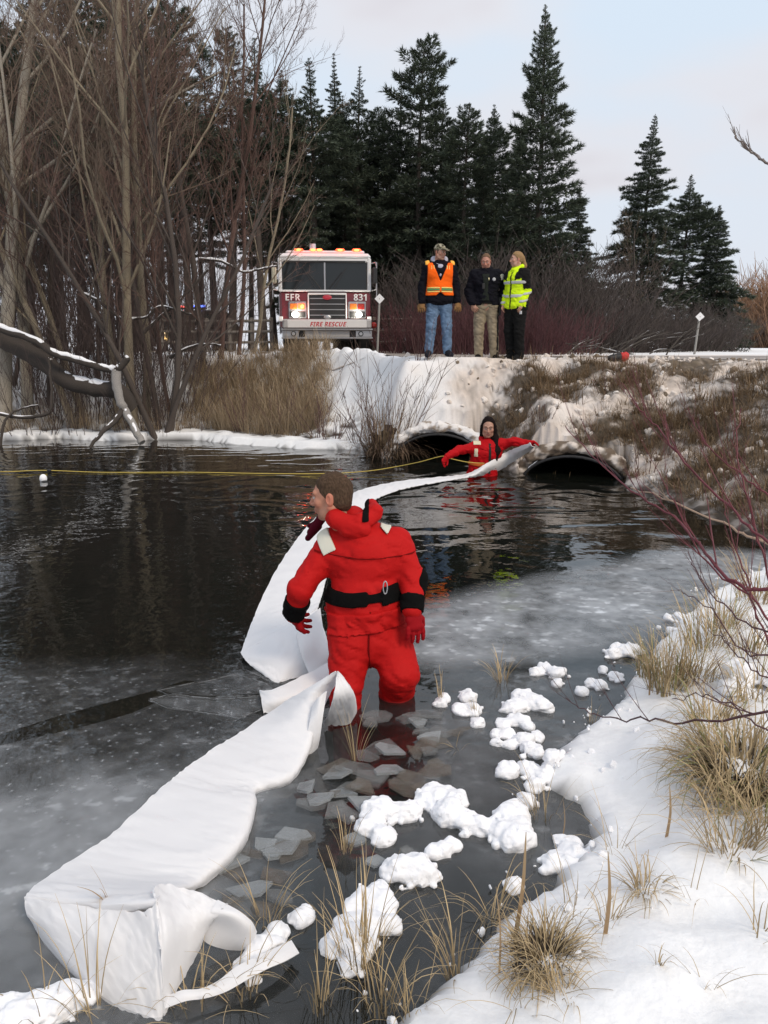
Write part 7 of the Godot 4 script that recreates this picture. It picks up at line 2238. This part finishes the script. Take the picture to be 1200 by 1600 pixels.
func snow_clumps() -> void:
	var r := RandomNumberGenerator.new()
	r.seed = 515
	lump(r, "snow_clump", "long curved ridge of snow lumps in the shallows", [[585, 1262, 0.045], [575, 1285, 0.03], [610, 1268, 0.04], [640, 1262, 0.04], [672, 1240, 0.045], [690, 1262, 0.055], [705, 1245, 0.04], [725, 1278, 0.035], [750, 1285, 0.035], [780, 1290, 0.035], [800, 1270, 0.05], [790, 1305, 0.045], [815, 1300, 0.04], [600, 1300, 0.03], [820, 1245, 0.028]])
	lump(r, "snow_clump", "snow lump like a loaf below the curved ridge", [[645, 1352, 0.042], [625, 1358, 0.035], [664, 1358, 0.034], [610, 1350, 0.02]])
	lump(r, "snow_clump", "tall straggling heap of snow lumps on the bottom reeds", [[585, 1385, 0.03], [562, 1405, 0.03], [598, 1410, 0.03], [548, 1440, 0.03], [575, 1435, 0.03], [610, 1440, 0.022], [540, 1470, 0.03], [565, 1465, 0.028], [550, 1500, 0.025], [520, 1468, 0.018]])
	lump(r, "snow_clump", "single small snow lump between boom and bottom reeds", [[470, 1428, 0.018], [476, 1420, 0.014]])
	lump(r, "snow_clump", "small flat snow lump under the curved ridge", [[690, 1318, 0.02], [676, 1325, 0.013], [708, 1312, 0.014]])
	lump(r, "snow_clump", "snow lumps behind the boom's loose strap", [[420, 1462, 0.028], [400, 1480, 0.025], [385, 1505, 0.025], [432, 1448, 0.018]])
	lump(r, "snow_clump", "low tongue of snow at the bottom left corner", [[10, 1590, 0.05], [45, 1578, 0.04], [80, 1566, 0.035], [110, 1556, 0.03], [135, 1545, 0.02], [-40, 1600, 0.06]])
	lump(r, "snow_clump", "pair of smooth round snow lumps by the bank", [[797, 1197, 0.036], [834, 1168, 0.032]])
	lump(r, "snow_clump", "snow lumps joining the bank behind the round pair", [[830, 1198, 0.035], [852, 1205, 0.035], [838, 1222, 0.03], [868, 1200, 0.03]])
	lump(r, "snow_clump", "big rounded snow lump in the middle of the shallows", [[815, 1090, 0.05], [838, 1095, 0.04], [800, 1098, 0.035], [855, 1100, 0.02]])
	lump(r, "snow_clump", "string of crumbly snow bits below the big rounded lump", [[808, 1120, 0.028], [788, 1125, 0.02], [828, 1128, 0.018], [775, 1140, 0.014], [795, 1142, 0.02], [818, 1150, 0.026], [840, 1145, 0.018], [775, 1152, 0.01], [800, 1158, 0.014]])
	lump(r, "snow_clump", "ragged snow lump on reeds right of the wading man", [[732, 1085, 0.026], [722, 1104, 0.026], [742, 1104, 0.024], [744, 1124, 0.016], [728, 1078, 0.015]])
	lump(r, "snow_clump", "small snow lump nearest the wading man's leg", [[688, 1092, 0.017], [696, 1086, 0.013]])
	lump(r, "snow_clump", "two snow lumps at the ice edge above the big rounded lump", [[852, 1040, 0.028], [872, 1048, 0.03], [874, 1062, 0.018], [838, 1046, 0.018]])
	lump(r, "snow_clump", "flat crusty snow lump out on the grey ice", [[970, 1014, 0.045], [992, 1012, 0.035], [955, 1017, 0.025]])
	lump(r, "snow_clump", "scattered snow bits just off the bank's far corner", [[910, 1076, 0.018], [938, 1066, 0.025], [924, 1062, 0.018], [962, 1052, 0.024], [940, 1042, 0.014]])
	lump(r, "snow_clump", "two white snow bits beside the dense straw tuft", [[1047, 962, 0.022], [1062, 974, 0.026], [1050, 985, 0.016]])
	lump(r, "snow_clump", "snow lumps in the mouth of the small inlet", [[880, 1338, 0.034], [902, 1330, 0.03], [884, 1312, 0.026], [860, 1345, 0.022]])
	lump(r, "snow_clump", "snow hood on top of the largest sedge tussock", [[1165, 1130, 0.06], [1190, 1135, 0.06], [1140, 1140, 0.04]], "")
	lump(r, "snow_clump", "tiny snow bit on the dark ice by the inlet", [[800, 1376, 0.014], [806, 1374, 0.009]])

func ice_pieces() -> void:
	var r := RandomNumberGenerator.new()
	r.seed = 88
	var mats := []
	for k in 3:
		var im := StandardMaterial3D.new()
		im.transparency = BaseMaterial3D.TRANSPARENCY_ALPHA
		im.albedo_color = [Color(0.55, 0.56, 0.56, 0.26), Color(0.46, 0.43, 0.39, 0.30), Color(0.66, 0.68, 0.69, 0.40)][k]
		im.roughness = 0.34
		bumpy(im, 8.0, 0.04, 3.0)
		mats.append(im)
	var zones := [[560, 1115, 690, 1240, 24, 0.078], [480, 1200, 580, 1330, 14, 0.07], [350, 1290, 490, 1430, 18, 0.07], [640, 1110, 720, 1150, 5, 0.06], [560, 1330, 640, 1360, 4, 0.04]]
	var labs := ["grey translucent ice piece among the broken ice at the wading man's feet", "grey translucent ice piece among the broken ice left of the curved snow ridge", "grey translucent ice piece among the broken ice beside the boom's near length", "flat pale ice piece right of the wading man's feet", "small ice piece above the loaf-shaped snow lump"]
	for zi in zones.size():
		var q: Array = zones[zi]
		for i in q[4]:
			var c := on(r.randf_range(q[0], q[2]), r.randf_range(q[1], q[3]), 0.0)
			if shore(c.x, c.z) > -0.03: continue
			var n := r.randi_range(4, 6)
			var pts := []
			var s: float = q[5] * r.randf_range(0.45, 1.25)
			var a0 := r.randf() * TAU
			for k in n:
				var a := a0 + TAU * (k + r.randf_range(-0.38, 0.38)) / n
				pts.append(V(cos(a) * s * r.randf_range(0.55, 1.35), 0, sin(a) * s * r.randf_range(0.5, 1.1)))
			var mi := put("ice_piece", flat_piece(pts, 0.0, 0.012), mats[r.randi() % 3], null)
			mi.transform = Transform3D(Basis.from_euler(V(r.randf_range(-0.22, 0.22), 0, r.randf_range(-0.22, 0.22))), c + V(0, 0.012 + 0.0012 * (i % 9), 0))
			tag(mi, labs[zi], "ice piece", ["broken ice at the man's feet", "broken ice by the snow ridge", "broken ice by the boom", "pale ice by the man", "ice by the loaf lump"][zi])
	# the large floating plates between the open crack and the boom
	var k := 0
	for pl in [[[245, 1080], [310, 1068], [372, 1055], [420, 1072], [432, 1086], [330, 1092], [262, 1086]], [[232, 1096], [262, 1089], [332, 1094], [412, 1092], [414, 1108], [375, 1124], [340, 1118], [262, 1108]]]:
		var pts := []
		for p in pl: pts.append(on(p[0], p[1], 0.0))
		var mi := put("ice_plate", flat_piece(pts, 0.014 + 0.002 * k, 0.014), M.ice, null)
		tag(mi, ["angular dark ice plate beside the boom's folded flap, the farther of two", "angular dark ice plate beside the boom's folded flap, the nearer of two"][k], "ice plate", "ice plates by the crack")
		k += 1

func twig(tm: Mb, r: RandomNumberGenerator, path: PackedVector3Array, r0: float, r1: float, col: Color, kids: int, len: float, depth := 1) -> void:
	var rad := PackedFloat32Array()
	for i in path.size(): rad.append(lerpf(r0, r1, float(i) / (path.size() - 1)))
	tm.tube(path, rad, 6 if depth > 0 else 4, col)
	for i in path.size():
		if i % 3 == 1: tm.ball(path[i], Vector3.ONE * rad[i] * 1.35, 6, 4, col)
	if kids <= 0: return
	for k in kids:
		var t := r.randf_range(0.15, 0.98)
		var f := t * (path.size() - 1)
		var i := mini(int(f), path.size() - 2)
		var p := path[i].lerp(path[i + 1], f - i)
		var along := (path[i + 1] - path[i]).normalized()
		var d := (along * 0.9 + V(r.randf_range(-0.5, 0.3), r.randf_range(-0.1, 0.9), r.randf_range(-0.5, 0.5))).normalized()
		var l := len * r.randf_range(0.4, 1.1)
		var e := p + d * l
		var sub := smooth_path([p, p + d * l * 0.5 + V(0, 0.02 * l, 0), e + V(0, 0.10 * l, 0)], 3)
		twig(tm, r, sub, rad[i] * 0.6, rad[i] * 0.25, col * r.randf_range(0.8, 1.2), kids / 3 if depth > 0 else 0, len * 0.5, depth - 1)

func foreground_twigs() -> void:
	var r := RandomNumberGenerator.new()
	r.seed = 640
	var red := Color(0.115, 0.018, 0.026)
	var dark := Color(0.062, 0.022, 0.024)
	var tan_ := Color(0.30, 0.21, 0.15)
	var list := [
		["thick dark red osier branch rising left across the ice and water at the right", red, [[1260, 915, 2.9], [1200, 921, 3.0], [1147, 910, 3.1], [1100, 862, 3.3], [1053, 808, 3.6], [987, 767, 3.9], [933, 720, 4.2], [883, 668, 4.5]], 0.0095, 0.0025, 9, 0.36],
		["dark red osier branch with its tip highest before the culvert bank", red, [[1260, 900, 3.2], [1190, 840, 3.4], [1138, 790, 3.6], [1067, 720, 3.9], [1027, 667, 4.1], [1000, 640, 4.2], [973, 600, 4.4]], 0.0075, 0.002, 9, 0.36],
		["pale tan dead stem crossing behind the red osier branches", tan_, [[1260, 870, 4.2], [1180, 842, 4.3], [1130, 817, 4.4], [1033, 777, 4.6], [985, 763, 4.8]], 0.008, 0.004, 3, 0.3],
		["long low osier twig reaching left over the snowy bank", dark, [[1260, 1100, 2.5], [1200, 1112, 2.55], [1084, 1127, 2.7], [1012, 1123, 2.85], [954, 1123, 3.0], [905, 1105, 3.1], [885, 1092, 3.15]], 0.0055, 0.0015, 7, 0.22],
		["thin osier twig slanting up left over the straw tufts", dark, [[1260, 1040, 2.8], [1200, 1024, 2.85], [1158, 1015, 2.9], [1118, 960, 3.0], [1084, 935, 3.1], [1060, 921, 3.15]], 0.0045, 0.0012, 7, 0.22],
		["thin osier twig hanging over the right-hand straw tufts", dark, [[1260, 1085, 2.7], [1200, 1060, 2.75], [1160, 1030, 2.8], [1130, 1000, 2.9], [1105, 985, 2.95]], 0.004, 0.0012, 6, 0.2],
		["osier stem standing at the far right before the grassy bank", red, [[1215, 940, 3.6], [1190, 860, 3.7], [1168, 780, 3.8], [1150, 700, 4.0], [1158, 640, 4.1]], 0.006, 0.002, 8, 0.34],
		["osier stem leaning left at the far right over dark water", red, [[1230, 1000, 3.3], [1170, 930, 3.4], [1105, 880, 3.6], [1060, 800, 3.8], [1030, 740, 3.9]], 0.006, 0.002, 8, 0.34],
		["osier shoot rising steeply from the right edge over the ice", red, [[1230, 1060, 3.0], [1190, 980, 3.1], [1165, 900, 3.2], [1140, 830, 3.4], [1128, 770, 3.5]], 0.005, 0.0015, 8, 0.3],
		["dark osier shoot crossing low over the straw tufts", dark, [[1250, 1000, 2.8], [1190, 985, 2.9], [1130, 945, 3.0], [1090, 900, 3.1], [1075, 860, 3.2]], 0.0045, 0.0012, 8, 0.26],
		["dark osier shoot bowed over the snow hood", dark, [[1250, 1180, 2.4], [1195, 1140, 2.45], [1140, 1100, 2.5], [1095, 1085, 2.6], [1050, 1095, 2.7]], 0.004, 0.0012, 7, 0.2],
		["osier shoot with its tip before the dead grass at the far right", red, [[1240, 820, 4.0], [1195, 770, 4.1], [1150, 735, 4.2], [1100, 690, 4.4], [1075, 640, 4.6]], 0.006, 0.002, 8, 0.3],
		["bare twig tip entering the sky at the upper right edge", Color(0.15, 0.12, 0.105), [[1260, 290, 6.5], [1205, 258, 6.6], [1178, 240, 6.7], [1160, 226, 6.75], [1148, 214, 6.8]], 0.012, 0.005, 9, 0.22]]
	for q in list:
		var pts := []
		for p in q[2]: pts.append(at(p[0], p[1], p[2]))
		var tm := Mb.new()
		var path := smooth_path(pts, 5)
		for i in path.size(): path[i] += V(fine.get_noise_1d(i * 0.7), fine.get_noise_1d(i * 0.7 + 40.0), fine.get_noise_1d(i * 0.7 + 90.0)) * 0.018
		twig(tm, r, path, q[3], q[4], q[1], q[5], q[6])
		tag(put("osier_branch" if q[3] < 0.011 else "bare_branch", tm, M.stem, null), q[0], "branch", "bare branches reaching in from the right" )
